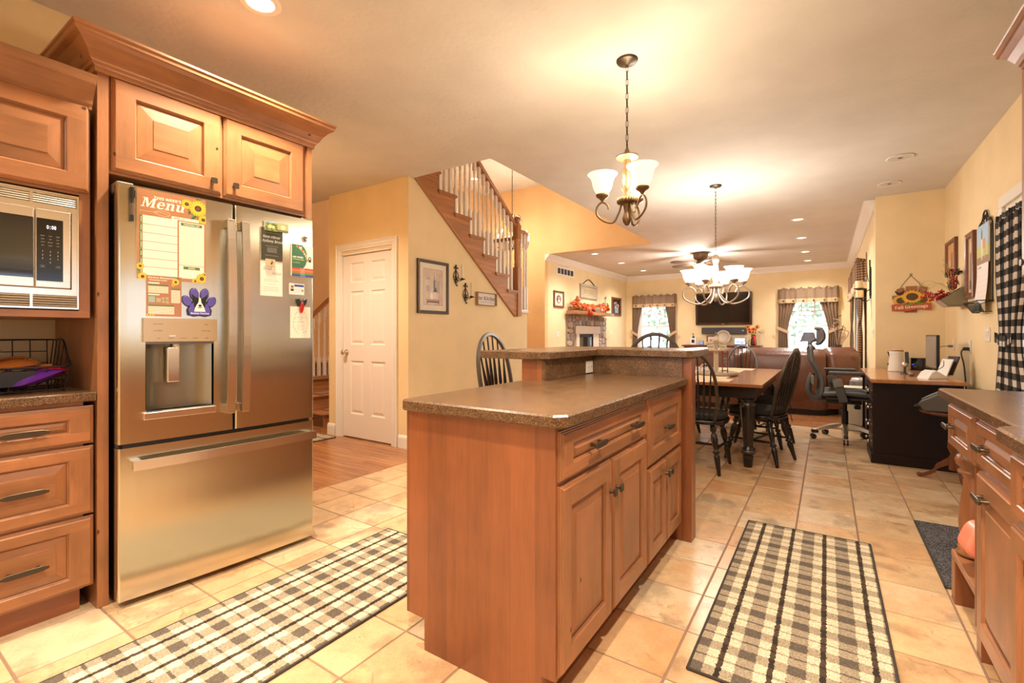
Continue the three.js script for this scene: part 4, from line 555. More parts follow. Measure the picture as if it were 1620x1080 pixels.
// ---------- staircase ----------
M.balWhite = mat(new THREE.Color().setRGB(.86, .81, .74), .4);
function balusterGeo(h, lowBlock) {   // square foot and head blocks with a turned, twisted middle; base at y 0
  const r = .018, tb = .14, top = h - tb; const L = top - lowBlock; const out = [B(-r, r, 0, lowBlock, -r, r), B(-r, r, top, h, -r, r)];
  const pr = [[.012, 0], [.017, .03], [.012, .06], [.0135, .12]]; for (let i = 0; i < 10; i++) { const t = .14 + i * .028; pr.push([i % 2 ? .010 : .0165, t]); } pr.push([.013, .44], [.016, .5], [.012, .62], [.0105, .86], [.010, .92], [.0165, .95], [.012, .97], [.0165, 1]);
  out.push(lathe(pr.map(([a, t]) => [a, lowBlock + t * L]), 8)); return out;
}
{
  const st = thing('staircase', 'oak staircase with open stringer, white turned balusters and oak handrail', 'staircase', [0, 0, 0]);
  const y0 = 1.737, rise = .1935, zN0 = -5.402, run = .2635, n = 8; const saw = []; const zN = i => zN0 + run * i, yT = i => y0 + rise * i;
  saw.push([-5.335, 1.40], [-5.37, 1.56]); for (let i = 0; i < n; i++) { saw.push([zN(i) + .03, i ? yT(i - 1) - .028 : 1.56], [zN(i) + .03, yT(i) - .028]); } saw.push([zN(n), yT(n - 1) - .028]); const zt = zN(n); saw.push([zt, 1.418 + .742 * (zt + 5.29) - .02], [-5.30, 1.40]);
  const sg = extr(poly(saw.map(p => [-p[0], p[1]])), .03, .001); sg.rotateY(PI / 2); mesh('stringer', uvm(sg.translate(-3.505, 0, 0), 'z'), M.oak, st);
  const trim = []; for (const o of [0]) trim.push(rod([-3.487, 1.395, -5.31], [-3.487, 1.418 + .742 * (zt + 5.29) - .024, zt], .014, .014, 6)); mesh('stringer_trim', trim, M.oak, st);
  const tread = (() => { const s = new THREE.Shape(); s.moveTo(.30, 0); s.lineTo(.012, 0); s.quadraticCurveTo(0, 0, 0, .014); s.quadraticCurveTo(0, .028, .012, .028); s.lineTo(.30, .028); const g = extr(s, 1.08, 0); g.rotateY(-PI / 2); return uvm(g, 'x'); })(); // z runs 0 .. .30 upstairs
  for (let i = 0; i < n; i++) { const t = mesh('tread', tread, M.oak, st); t.position.set(-3.452 + .0, yT(i) - .028, zN(i)); mesh('cove', B(-3.478, -3.466, yT(i) - .044, yT(i) - .028, zN(i) + .02, zN(i) + .28), M.oak, t).position.set(3.452, -(yT(i) - .028), -zN(i)); mesh('riser', W('x', -4.50, -3.476, (i ? yT(i - 1) : 1.52), yT(i) - .028, zN(i) + .03, zN(i) + .045), M.oak, st); }
  const railY = z => 2.625 + .742 * (z + 5.33);
  const slope = Math.atan(.742); const variants = new Map();
  for (let i = 0; i < n; i++) for (let k = 0; k < 3; k++) { const z = zN(i) + .055 + k * .0878; const hh = railY(z) - .02 - yT(i); if (z < -5.30) continue; const m = mesh('baluster', balusterGeo(hh, .30 - k * .0), M.balWhite, st); m.position.set(-3.515, yT(i), z); }
  const rp = [[-.03, 0], [-.03, .012], [-.024, .022], [-.032, .034], [-.028, .052], [-.012, .062], [.012, .062], [.028, .052], [.032, .034], [.024, .022], [.03, .012], [.03, 0]];
  const rail = (() => { const L = Math.hypot(2.2, 2.2 * .742); const g = extr(poly(rp), L, 0); g.rotateX(-slope); /* extrudes along +z, tilt upward */ return uvm(g, 'z'); })(); rail.translate(-3.515, railY(-5.36) - .025, -5.36); mesh('handrail', rail, M.oak, st);
  // newel
  mesh('newel_post', [RW('y', .004, -.045, .045, 0, .66, -.045, .045), RW('y', .004, -.042, .042, 1.05, 1.24, -.042, .042), uvm(lathe([[.042, .66], [.044, .67], [.034, .685], [.042, .70], [.042, .715], [.032, .73], [.038, .76], [.040, .80], [.034, .95], [.028, 1.0], [.036, 1.015], [.03, 1.03], [.042, 1.05]], 24), 'y'), uvm(lathe([[.042, 1.24], [.046, 1.25], [.046, 1.258], [.034, 1.265], [.030, 1.275], [.045, 1.295], [.048, 1.315], [.038, 1.338], [.015, 1.35], [0, 1.352]], 24), 'y')].map(g => g.translate(-3.50, 1.393, -5.385)), M.oak, st);
}
{
  const b = thing('landing_balustrade', 'curved landing balustrade with oak rail and white spindles beside newel', 'balustrade', [0, 0, 0]); const cx = -3.745, cz = -5.58, r = .235, path = [], pts = [[-3.51, -5.43]];
  for (let i = 0; i <= 10; i++) { const a = i / 10 * PI / 2; pts.push([cx + r * Math.cos(a), cz - r * Math.sin(a)]); } pts.push([-4.6, cz - r]);
  mesh('handrail', tube(pts.map(([x, z], i) => [x, 2.56 - .0 * i, z]), .030, 60, 10), M.oak, b);
  mesh('cap', sweep(pts.slice().map(p => p), [[-.12, 1.44], [.028, 1.44], [.034, 1.448], [.034, 1.462], [.026, 1.47], [.022, 1.49], [-.12, 1.49]].map(([a, y]) => [a, y])), M.trim, b);
  const L = []; for (let i = 0; i + 1 < pts.length; i++) { const a = pts[i], c = pts[i + 1], l = Math.hypot(c[0] - a[0], c[1] - a[1]); L.push([a, c, l]); } let acc = .06; for (const [a, c, l] of L) { while (acc < l) { const t = acc / l, m = mesh('baluster', balusterGeo(1.05, .32), M.balWhite, b); m.position.set(mix(a[0], c[0], t), 1.488, mix(a[1], c[1], t)); acc += .088; } acc -= l; }
  mesh('landing_floor', W('x', -4.6, -3.76, 1.40, 1.50, -5.80, -5.38), M.oak, b); mesh('landing_wall', uvm(B(-4.6, -3.76, 0, 1.40, -5.815, -5.76), 'y', 0, 0), M.foyer, b);
}
// lower flight behind the closet corner
{
  const s = thing('lower_stair_flight', 'lower oak stair steps with carpet treads seen behind closet corner', 'staircase', [0, 0, 0]);
  for (let i = 0; i < 4; i++) { const x = -5.08 - i * .28, y = .19 * (i + 1); mesh('riser', W('z', x - .02, x - .005, y - .19, y - .028, -4.75, -3.52), M.oak, s); mesh('tread', RW('z', .008, x - .31, x + .02, y - .028, y, -4.76, -3.50), M.oak, s); if (i < 3) mesh('tread_carpet', RB(x - .25, x - .01, y, y + .012, -4.6, -3.66, .005), mat(new THREE.Color().setRGB(.30, .17, .09), .95, { bumpMap: leatherBump, bumpScale: .004 }), s); }
  for (let i = 0; i < 5; i++) { const z = -3.86 - i * .088, yb = .57; const h = 1.44 + (-(z + 3.9)) * .95 - yb - .04; const m = mesh('baluster', balusterGeo(h, .26), M.balWhite, s); m.position.set(-5.82, yb, z); }
  mesh('handrail', rod([-5.82, 1.36, -3.80], [-5.82, 1.86, -4.35], .03, .03, 10), M.oak, s);
}
// ---------- lamps ----------
function lamp(parent, x, y, z, power, color = WARM, size = 3) { const l = new THREE.PointLight(color, power, 0, 2); l.position.set(x, y, z); l.castShadow = true; l.shadow.radius = size; l.name = 'lamp_light'; parent.add(l); return l; }
const shadeProf = [[.022, 0], [.036, .012], [.050, .035], [.058, .06], [.062, .085], [.070, .105], [.086, .122], [.088, .125], [.084, .124], [.066, .108], [.058, .088], [.054, .06], [.046, .035], [.030, .014]];
function chain(x, y0, y1, z, rl = .013, wire = .0024) { const out = []; const n = Math.round((y1 - y0) / (rl * 3.0)), st = (y1 - y0) / n; for (let i = 0; i < n; i++) { const g = new THREE.TorusGeometry(rl, wire, 5, 12); g.scale(.6, st / (rl * 2) * 1.18, 1); if (i % 2) g.rotateY(PI / 2); out.push(ni(g.translate(x, y0 + (i + .5) * st, z))); } out.push(rod([x, y0, z], [x, y1, z], .0013, .0013, 4)); return out; }
function scrollArm(R0, drop, rise, sc, rw) {   // from hub out, down and up, then curling back in; local x outward
  const P = [[.03 * sc, -.01], [.045 * sc, -drop * .5], [R0 * .52, -drop * .98], [R0 * .84, -drop * .92], [R0 * 1.12, -drop * .62], [R0 * 1.12, -drop * .26], [R0 * .93, -.004], [R0 * .74, -drop * .16], [R0 * .68, -drop * .36]]; return tube(P.map(p => [p[0], p[1], 0]), rw, 60, 7);
}
function chandelier(name, label, x, z, o) {   // o: n arms, y of hub, R of arms, metal, shade
  const t = thing(name, label, 'chandelier', [x, 0, z]); const k = o.k, m = o.metal;
  mesh('canopy', lathe([[0, H - .03 * 1], [.012, H - .03], [.02, H - .022], [.055, H - .016], [.062, H - .006], [.062, H], [0, H]], 24), o.metal2, t);
  mesh('chain', chain(0, o.top, H - .03, 0), o.metal2, t);
  const y = o.y;
  if (o.crown) { mesh('crown_plate', [lathe([[.012, o.top - .03], [.02, o.top - .028], [.062, o.top - .018], [.064, o.top - .008], [.05, o.top - .002], [.015, o.top], [.0, o.top]], 28), tube(Array.from({ length: 13 }, (_, i) => { const a = i / 12 * PI; return [.022 * Math.cos(a), o.top - .004 + .022 * Math.sin(a), 0]; }), .003, 20, 6)], o.metal3, t); }
  else { const petals = []; for (let i = 0; i < 8; i++) { const g = grid(4, 8, (u, v) => { const w = .012 * Math.sin(PI * (.12 + .86 * v)) * (u - .5) * 2, rad = .012 + .04 * v * v, h = .06 * v - .03 * v * v * v; return [rad, h, w]; }); petals.push(tr(g, 0, o.top - .05, 0, 0, i / 8 * 2 * PI, 0)); } mesh('leaf_crown', petals, o.metal3, t);
    const pine = lathe([[.01, 0], [.03, .012], [.038, .035], [.036, .06], [.026, .082], [.012, .092]], 20, 0, o.top - .14, 0); mesh('pineapple', pine, m, t); }
  const leafP = []; for (let i = 0; i < 8; i++) leafP.push(tr(grid(3, 6, (u, v) => [(.018 + .024 * v * v) * k, .055 * v * k, .011 * k * (1 - v * .85) * (u - .5) * 2]), 0, y + .03 * k, 0, 0, i / 8 * 2 * PI));
  mesh('column', lathe([[.010, y + .30 * k], [.016, y + .28 * k], [.014, y + .26 * k], [.024, y + .22 * k], [.020, y + .20 * k], [.027, y + .15 * k], [.018, y + .12 * k], [.026, y + .10 * k], [.018, y + .085 * k], [.016, y + .03 * k]].map(([a, b]) => [a * k, b]), 16), o.metal3, t);
  if (o.top - (y + .3 * k) > .02) mesh('stem', rod([0, y + .29 * k, 0], [0, o.top - .02, 0], .008, .008, 8), o.metal3, t);
  mesh('leaf_collar', leafP, o.metal3, t);
  const hub = []; for (let i = 0; i < 20; i++) { const a = i / 20 * 2 * PI; hub.push(ni(new THREE.SphereGeometry(.011 * k, 6, 5).scale(1, 1.5, 1).translate(.05 * k * Math.cos(a), y, .05 * k * Math.sin(a)))); }
  mesh('hub', [lathe([[.02, y - .02], [.045, y - .016], [.052, y], [.045, y + .016], [.02, y + .03]].map(([a, b]) => [a * k, y + (b - y) * k]), 24), ...hub], m, t);
  mesh('finial', [lathe([[0, -.145], [.012, -.14], [.024, -.12], [.026, -.1], [.018, -.075], [.016, -.06], [.022, -.03], [.03, 0]].map(([a, b]) => [a * k, y + b * k]), 16)], m, t);
  for (let i = 0; i < o.n; i++) {
    const a = o.a0 + i / o.n * 2 * PI; const arm = mesh('arm', scrollArm(o.R, o.drop, o.rise, k, o.rw), m, t); arm.position.y = y; arm.rotation.y = a;
    const px = o.R * .92, py = .006; mesh('cup', [lathe([[.004, -.012], [.010, 0], [.020, .012], [.036, .022], [.040, .032], [.036, .040], [.0, .040]].map(([p, q]) => [px * 0 + p * o.ks, q * o.ks]), 16, px, py, 0)], m, arm);
    const sh = mesh('shade', lathe(shadeProf.map(([p, q]) => [p * o.ks, q * o.ks]), 28, px, py + .032 * o.ks, 0), o.shade, arm);
    const c = V3(px, 0, 0).applyAxisAngle(V3(0, 1, 0), a); lamp(t, c.x, y + py + .09 * o.ks, c.z, o.power, o.color || WARM, 2);
  }
  return t;
}
chandelier('pendant_chandelier', 'bronze three-light scroll chandelier hanging over the island', -.963, -2.65, { n: 3, y: 1.925, k: 1.0, R: .152, drop: .125, rise: 0, rw: .0062, ks: .98, a0: 3.59, top: 2.19, crown: true, metal: M.bronzeLight, metal2: M.bronze, metal3: mat(new THREE.Color().setRGB(.30, .21, .11), .35, { metalness: .8 }), shade: M.shade, power: .75 });
chandelier('dining_chandelier', 'pewter six-light chandelier with pineapple stem over the dining table', -.99, -5.42, { n: 6, y: 1.665, k: 1.15, R: .29, drop: .19, rise: 0, rw: .0085, ks: 1.08, a0: .35, top: 2.05, crown: false, metal: M.pewter, metal2: M.bronze, metal3: mat(new THREE.Color().setRGB(.50, .43, .36), .5, { metalness: .4 }), shade: M.shadeCool, power: .75, color: WARMW });
// recessed cans
function can(label, x, z, power, y = H, color = WARMW) {
  const t = thing('recessed_light', label, 'ceiling light', [x, y, z], 0, 'recessed ceiling lights');
  mesh('trim_ring', lathe([[.062, -.002], [.066, -.007], [.088, -.006], [.092, -.001], [.092, 0]], 28), M.trim, t); mesh('bulb', lathe([[0, -.004], [.05, -.004], [.063, -.0015], [.063, 0]], 24), M.bulb, t);
  const l = new THREE.SpotLight(color, power, 0, 1.25, .7, 2); l.position.set(0, -.03, 0); l.target.position.set(0, -2, 0); l.castShadow = true; l.shadow.radius = 3; t.add(l, l.target); return t;
}
[[-3.82, -8.70, 'beside the foyer header'], [-3.83, -10.17, 'above the fireplace'], [-3.83, -11.70, 'near the left window']].forEach(([x, z, w]) => can('recessed ceiling light in the living room ' + w, x, z, 10));
[[-.335, -7.65, 'nearest the dining table'], [-.345, -9.14, 'second from the dining table'], [-.345, -10.73, 'third from the dining table'], [-.341, -12.06, 'above the right-hand far window']].forEach(([x, z, w]) => can('recessed ceiling light in the living room ' + w, x, z, 10));
can('recessed ceiling light in front of the fridge cabinet', -2.26, -1.22, 17, H, WARM); can('recessed ceiling light in the hall before the closet door', -4.0, -2.2, 14, H, WARM);
can('recessed light in the upper stairwell ceiling', -5.65, -7.18, 9, H2, WARM);
// the rest of the kitchen cans, above and behind the camera
[[-2.26, .6, 'over the left drawers'], [-.55, -.45, 'over the near end of the island'], [-.55, 1.5, 'behind the camera in the kitchen'], [.15, -1.5, 'over the right counter front']].forEach(([x, z, w]) => can('recessed ceiling light ' + w, x, z, 17, H, WARM));
// in-ceiling speakers
for (const [x, z, w] of [[.549, -5.47, 'larger looking, nearer'], [.549, -6.35, 'farther, above the desk wall']]) { const t = thing('ceiling_speaker', 'round white in-ceiling speaker grille, ' + w, 'speaker', [x, H, z]); mesh('frame', lathe([[.098, 0], [.105, -.007], [.095, -.009], [.09, -.006]], 32), M.white, t); mesh('grille', lathe([[0, -.004], [.092, -.006], [.092, 0]], 32), mat(0xcfc6ba, .8), t); mesh('tweeter', lathe([[0, -.012], [.012, -.011], [.02, -.006]], 16), M.midGrey, t); }
// ceiling fan
{
  const f = thing('ceiling_fan', 'bronze ceiling fan with five dark blades and lit bowl, behind chandelier', 'ceiling fan', [-2.06, 0, -9.76]);
  mesh('housing', lathe([[.0, H], [.15, H], [.152, H - .02], [.14, H - .03], [.135, H - .07], [.13, H - .10], [.11, H - .125], [.07, H - .135], [.06, H - .17], [.10, H - .185], [.11, H - .21], [.08, H - .235], [0, H - .235]], 32), mat(new THREE.Color().setRGB(.22, .14, .09), .4, { metalness: .7 }), f);
  for (let i = 0; i < 5; i++) { const a = .22 + i / 5 * 2 * PI; const b = mesh('blade', [tr(extr(poly([[.17, -.045], [.30, -.062], [.55, -.075], [.64, -.055], [.66, 0], [.64, .055], [.55, .075], [.30, .062], [.17, .045]]), .008, .002), 0, 0, 0, PI / 2 + .2)], mat(new THREE.Color().setRGB(.10, .06, .04), .45), f); b.position.set(0, H - .20, 0); b.rotation.y = a; mesh('blade_arm', [RB(.08, .2, -.006, .006, -.02, .02, .004)], M.pewter, b); }
  mesh('light_bowl', lathe([[0, H - .36], [.04, H - .355], [.085, H - .325], [.125, H - .275], [.14, H - .255], [.13, H - .25], [0, H - .25]], 28), M.shadeCool, f); lamp(f, 0, H - .30, 0, 8, WARMW, 4);
}
// foyer chandelier
{
  const t = thing('foyer_chandelier', 'dark scroll chandelier on a long chain in the stairwell', 'chandelier', [-4.62, 0, -6.95]);
  mesh('canopy', lathe([[0, H2 - .03], [.05, H2 - .02], [.06, H2], [0, H2]], 20), M.bronze, t); mesh('chain', chain(0, 3.28, H2 - .03, 0, .014, .003), M.bronze, t);
  mesh('stem', lathe([[.0, 2.62], [.02, 2.64], [.03, 2.68], [.012, 2.72], [.015, 2.95], [.03, 3.0], [.03, 3.15], [.015, 3.2], [.01, 3.28]], 12), M.bronze, t);
  for (let i = 0; i < 8; i++) { const a = i / 8 * 2 * PI; const up = mesh('top_scroll', tube([[.02, 3.12, 0], [.10, 3.24, 0], [.17, 3.20, 0], [.16, 3.12, 0], [.12, 3.13, 0], [.13, 3.17, 0]], .007, 30, 6), M.pewter, t); up.rotation.y = a; const ar = mesh('arm', tube([[.02, 2.72, 0], [.14, 2.64, 0], [.27, 2.68, 0], [.30, 2.80, 0]], .008, 24, 6), M.bronze, t); ar.rotation.y = a; mesh('candle', [cyl(.014, .014, .09, .30, 2.80, 0, 10)], M.cream, ar); mesh('flame_bulb', lathe([[0, 0], [.012, .012], [.013, .025], [.006, .045], [0, .055]], 12, .30, 2.89, 0), M.bulb, ar); }
  for (let i = 0; i < 4; i++) { const a = i / 4 * 2 * PI; lamp(t, .30 * Math.cos(a), 2.95, -.30 * Math.sin(a), 1.3, WARM, 1.5); }
}
// ---------- framed things and wall decor ----------
function framed(name, label, cat, pos, turn, w, h, fw, depth, fm, tex, matW = 0) {   // frame with glass-fronted print; group origin at the centre of the back
  const t = thing(name, label, cat, pos, turn); mesh('frame', ring(w, h, [[0, 0], [0, depth * .8], [fw * .12, depth], [fw * .5, depth * .86], [fw * .85, depth * .92], [fw, depth * .55], [fw, depth * .3]]), fm, t);
  mesh('picture', face(-w / 2 + fw + matW, w / 2 - fw - matW, -h / 2 + fw + matW, h / 2 - fw - matW, depth * .36), mat(0xffffff, .35, { map: tex }), t); mesh('mount', B(-w / 2 + fw * .5, w / 2 - fw * .5, -h / 2 + fw * .5, h / 2 - fw * .5, .001, depth * .34), mat(new THREE.Color().setRGB(.75, .68, .55), .7), t); return t;
}
M.frameDark = phys(new THREE.Color().setRGB(.075, .055, .05), .4); M.frameBrown = phys(new THREE.Color().setRGB(.16, .055, .025), .32);
framed('framed_print', 'dark-framed still life print on the wall under the stairs', 'picture', [-3.5, 1.651, -3.732], EAST, .475, .562, .032, .025, M.frameDark, ctex(384, 512, (g, w, h) => {
  g.fillStyle = '#cdb8a0'; g.fillRect(0, 0, w, h); const q = rng(4); for (let i = 0; i < 260; i++) { g.fillStyle = `rgba(${150 + q() * 80},${130 + q() * 70},${110 + q() * 70},.18)`; g.fillRect(q() * w, q() * h, 10 + q() * 60, 20 + q() * 90); }
  g.strokeStyle = '#5a5048'; g.lineWidth = 3; g.strokeRect(8, 8, w - 16, h - 16); g.fillStyle = '#a89a8c'; g.fillRect(60, 120, 70, 200); g.fillRect(250, 160, 70, 170); g.fillStyle = '#4a423c'; g.beginPath(); g.moveTo(212, 60); g.lineTo(186, 170); g.lineTo(246, 170); g.fill(); g.strokeStyle = '#e8dfd0'; g.lineWidth = 7; for (let i = 0; i < 5; i++) { g.beginPath(); g.moveTo(190, 160 - i * 18); g.lineTo(238, 148 - i * 18); g.stroke(); } g.fillStyle = '#5f5348'; g.fillRect(198, 170, 34, 100); g.fillRect(210, 40, 3, 70);
  g.strokeStyle = '#e0d2bd'; g.lineWidth = 10; g.beginPath(); g.arc(88, 196, 32, 0, 7); g.stroke(); for (let i = 0; i < 8; i++) { g.beginPath(); g.moveTo(88, 196); g.lineTo(88 + 46 * Math.cos(i * PI / 4), 196 + 46 * Math.sin(i * PI / 4)); g.lineWidth = 4; g.stroke(); }
  g.fillStyle = '#3a3a30'; g.beginPath(); g.moveTo(190, 322); g.lineTo(270, 322); g.lineTo(252, 262); g.lineTo(208, 262); g.fill(); g.fillStyle = '#d6c4b4'; g.fillRect(192, 322, 80, 100); g.fillStyle = '#e8ddd0'; g.fillRect(130, 360, 60, 66); g.beginPath(); g.arc(160, 352, 22, 0, 7); g.fill(); g.fillStyle = '#b87a5a'; g.fillRect(50, 424, 280, 20); g.fillStyle = '#3a2c24'; g.fillRect(80, 448, 220, 24); g.fillRect(70, 444, 14, 50); g.fillRect(296, 444, 14, 50);
}), .055);
function scrollSconce(label, y, z) {
  const t = thing('candle_sconce', label, 'sconce', [-3.497, y, z], EAST, 'scroll candle sconces on the stair wall'); const r = .004;
  mesh('spine', [RB(-.006, .006, -.10, .11, 0, .008, .002), sph(.010, 0, .112, .006, 10, 8)], M.iron, t);
  const sp = (pts, rw = r) => tube(pts.map(p => [p[0], p[1], .006]), rw, 28, 6);
  for (const s of [-1, 1]) { mesh('scroll', sp([[0, .07], [s * .022, .095], [s * .034, .085], [s * .03, .072]].map(p => p)), M.iron, t); mesh('scroll', sp([[0, .06], [s * .034, .02], [s * .046, -.02], [s * .032, -.05], [s * .012, -.035], [s * .022, -.012], [s * .032, -.018]]), M.iron, t); mesh('scroll', sp([[0, -.03], [s * .022, -.055], [s * .026, -.075], [s * .010, -.078]]), M.iron, t); }
  mesh('tail', sp([[0, -.09], [.012, -.118], [.026, -.11], [.022, -.096]]), M.iron, t);
  mesh('cup_arm', tube([[0, -.045, .006], [.03, -.06, .03], [.04, -.05, .06]], .0045, 16, 6), M.iron, t); mesh('candle_cup', lathe([[0, -.005], [.012, 0], [.034, .006], [.036, .012], [.014, .010], [.012, .022], [0, .022]], 16, .04, -.05, .062), M.iron, t);
  mesh('candle', [cyl(.0115, .0105, .16, .04, -.036, .062, 12), rod([.04, .122, .062], [.041, .134, .062], .001, .001, 4)], M.cream, t);
}
scrollSconce('black scroll sconce with taper candle, upper one beside framed print', 1.815, -4.105); scrollSconce('black scroll sconce with taper candle, lower one beside the kitchen sign', 1.625, -4.275);
{
  const t = thing('kitchen_sign', 'tan boxed sign reading Our Kitchen below the stair stringer', 'sign', [-3.5, 1.581, -4.667], EAST); const w = .39, h = .158;
  mesh('frame', [B(-w / 2, w / 2, h / 2 - .008, h / 2, 0, .04), B(-w / 2, w / 2, -h / 2, -h / 2 + .008, 0, .04), B(-w / 2, -w / 2 + .008, -h / 2 + .008, h / 2 - .008, 0, .04), B(w / 2 - .008, w / 2, -h / 2 + .008, h / 2 - .008, 0, .04)], mat(new THREE.Color().setRGB(.40, .27, .16), .7), t);
  mesh('face', face(-w / 2 + .008, w / 2 - .008, -h / 2 + .008, h / 2 - .008, .012), mat(0xffffff, .6, { map: ctex(512, 200, (g, W_, H_) => { g.fillStyle = '#ded5cc'; g.fillRect(0, 0, W_, H_); g.fillStyle = '#26242a'; g.textAlign = 'center'; g.font = 'italic bold 88px serif'; g.fillText('Our Kitchen', W_ / 2, 118); g.font = '19px sans-serif'; g.fillText('IS SEASONED WITH LOVE & LAUGHTER', W_ / 2, 160); }) }), t); mesh('back', B(-w / 2 + .002, w / 2 - .002, -h / 2 + .002, h / 2 - .002, .001, .011), M.white, t);
}
function plateAt(name, label, pos, turn, gangs, kind) {   // switch or outlet plate
  const t = thing(name, label, kind === 'switch' ? 'light switch' : 'outlet', pos, turn); const w = .045 + gangs * .032; mesh('plate', RB(-w / 2, w / 2, -.058, .058, 0, .006, .003), M.plate, t);
  for (let i = 0; i < gangs; i++) { const x = (i - (gangs - 1) / 2) * .036; if (kind === 'switch') mesh('rocker', tr(RB(-.013, .013, -.030, .030, 0, .006, .002), x, 0, .004, .08), M.white, t); else for (const s of [-1, 1]) mesh('socket', tr(extr(oval(.014, .012, 14), .003, .001), x, s * .022, .0045), M.white, t); } return t;
}
plateAt('light_switch', 'triple white light switch plate beside the back door', [XR, 1.15, -5.243], WEST, 3, 'switch'); plateAt('light_switch', 'double light switch plate left of the fireplace', [XLL, 1.142, -8.73], EAST, 2, 'switch'); plateAt('light_switch', 'narrow light switch on the living room right wall', [XLR, 1.163, -7.17], WEST, 1, 'switch'); plateAt('wall_outlet', 'white wall plate right of the fireplace', [XLL, 1.188, -11.68], EAST, 1, 'outlet');
const o1 = plateAt('wall_outlet', 'white outlet with thin grey cord in the desk corner', [XR, 1.046, -6.46], WEST, 1, 'outlet'), o2 = plateAt('wall_outlet', 'white outlet with thick black cord beside the desk end', [XR, 1.042, -5.80], WEST, 1, 'outlet');
solo('power_cord', [tube([[XR - .004, 1.03, -6.46], [XR - .07, 1.03, -6.46], [XR - .12, 1.01, -6.46], [XR - .14, .93, -6.45], [XR - .13, .78, -6.42]], .004, 30, 6), RB(XR - .045, XR - .007, 1.018, 1.042, -6.472, -6.448, .004)], M.midGrey, 'thin grey plug and cord dropping behind the desk monitor', 'cord');
solo('power_cord', [tube([[XR - .004, 1.02, -5.80], [XR - .04, 1.02, -5.80], [XR - .07, .99, -5.74], [XR - .07, .88, -5.64], [XR - .06, .6, -5.60], [XR - .05, .1, -5.60]], .006, 40, 6), RB(XR - .05, XR - .007, 1.005, 1.035, -5.815, -5.785, .005)], M.black, 'thick black plug and cord hanging from outlet beside the desk', 'cord');
// fall sign on the return wall
{
  const t = thing('fall_sign', 'hanging Fall Greetings sign with sunflowers and a small bird', 'sign', [.785, 1.56, ZK], 0); const wd = (c, r = .7) => mat(c, r);
  mesh('hanger', tube([[-.11, .08, .008], [-.06, .17, .006], [-.012, .235, .005], [0, .25, .005], [.012, .235, .005], [.07, .16, .006], [.12, .09, .008]], .002, 40, 5), M.iron, t); mesh('nail', tube(Array.from({ length: 9 }, (_, i) => [.010 * Math.cos(i / 8 * 2 * PI), .262 + .010 * Math.sin(i / 8 * 2 * PI), .005]), .002, 16, 5), M.iron, t);
  const brown = wd(0x9a6a45), grey = wd(0x7d7a5c);
  mesh('board', tr(B(-.045, .05, .0, .13, .004, .012), 0, .0, 0), brown, t); mesh('board', tr(B(-.035, .035, -.045, .045, .004, .012), .10, .075, 0, 0, 0, -.2), brown, t); mesh('board', tr(B(-.03, .03, -.03, .03, .004, .012), -.09, .08, 0, 0, 0, .3), brown, t); mesh('board', B(-.165, -.12, -.015, .03, .004, .012), grey, t); mesh('board', B(.12, .165, -.015, .045, .004, .012), grey, t); mesh('board', B(-.055, .05, -.165, -.10, .004, .010), brown, t);
  const fl = (x, y, rx, ry, z) => { const n = 18, P = []; for (let i = 0; i < n * 2; i++) { const a = i / (n * 2) * 2 * PI, k = i % 2 ? .84 : 1.04; P.push([rx * k * Math.cos(a), ry * k * Math.sin(a)]); } const f = mesh('sunflower', tr(extr(poly(P), .008, .002), x, y, z), wd(0xe2a93c), t); mesh('seed_head', tr(extr(oval(rx * .55, ry * .55, 20), .006, .002), x, y, z + .007), wd(0x57432b), f); };
  fl(-.09, -.03, .072, .062, .012); fl(.105, -.025, .066, .058, .012); fl(.008, .01, .095, .075, .020);
  mesh('leaf', [[-.05, -.07], [-.02, -.075], [.05, -.07], [.085, -.065], [.06, -.055]].map(([x, y], i) => tr(extr(oval(.022, .010, 10), .004, .001), x, y, .030, 0, 0, i * 1.1)), wd(0x5f8f2c), t);
  mesh('bird', [tr(extr(poly([[-.042, .015], [-.036, .028], [-.026, .026], [-.02, .008], [.0, .004], [.022, .012], [.036, .03], [.034, .004], [.018, -.02], [-.006, -.026], [-.026, -.014], [-.034, .008]]), .010, .003), -.10, .055, .014)], wd(0x4a0f18), t);
  const P = []; for (let i = 0; i <= 12; i++) { const x = mix(-.17, .17, i / 12); P.push([x, .038 + .008 * Math.sin(i * .9)]); } for (let i = 12; i >= 0; i--) { const x = mix(-.17, .17, i / 12); P.push([x, -.038 + .008 * Math.sin(i * .9 + .6)]); }
  mesh('name_board', tr(extr(poly(P), .010, .002), .0, -.105, .022, 0, 0, .06), wd(0xb5583a), t);
  mesh('lettering', tr(face(-.15, .15, -.03, .03, 0), 0, -.105, .0326, 0, 0, .06), mat(0xffffff, .7, { map: ctex(512, 104, (g, w, h) => { g.fillStyle = '#b5583a'; g.fillRect(0, 0, w, h); g.fillStyle = '#fbe9cf'; g.font = 'bold 76px serif'; g.textAlign = 'center'; g.fillText('Fall Greetings', w / 2, 76, 490); }) }), t);
}
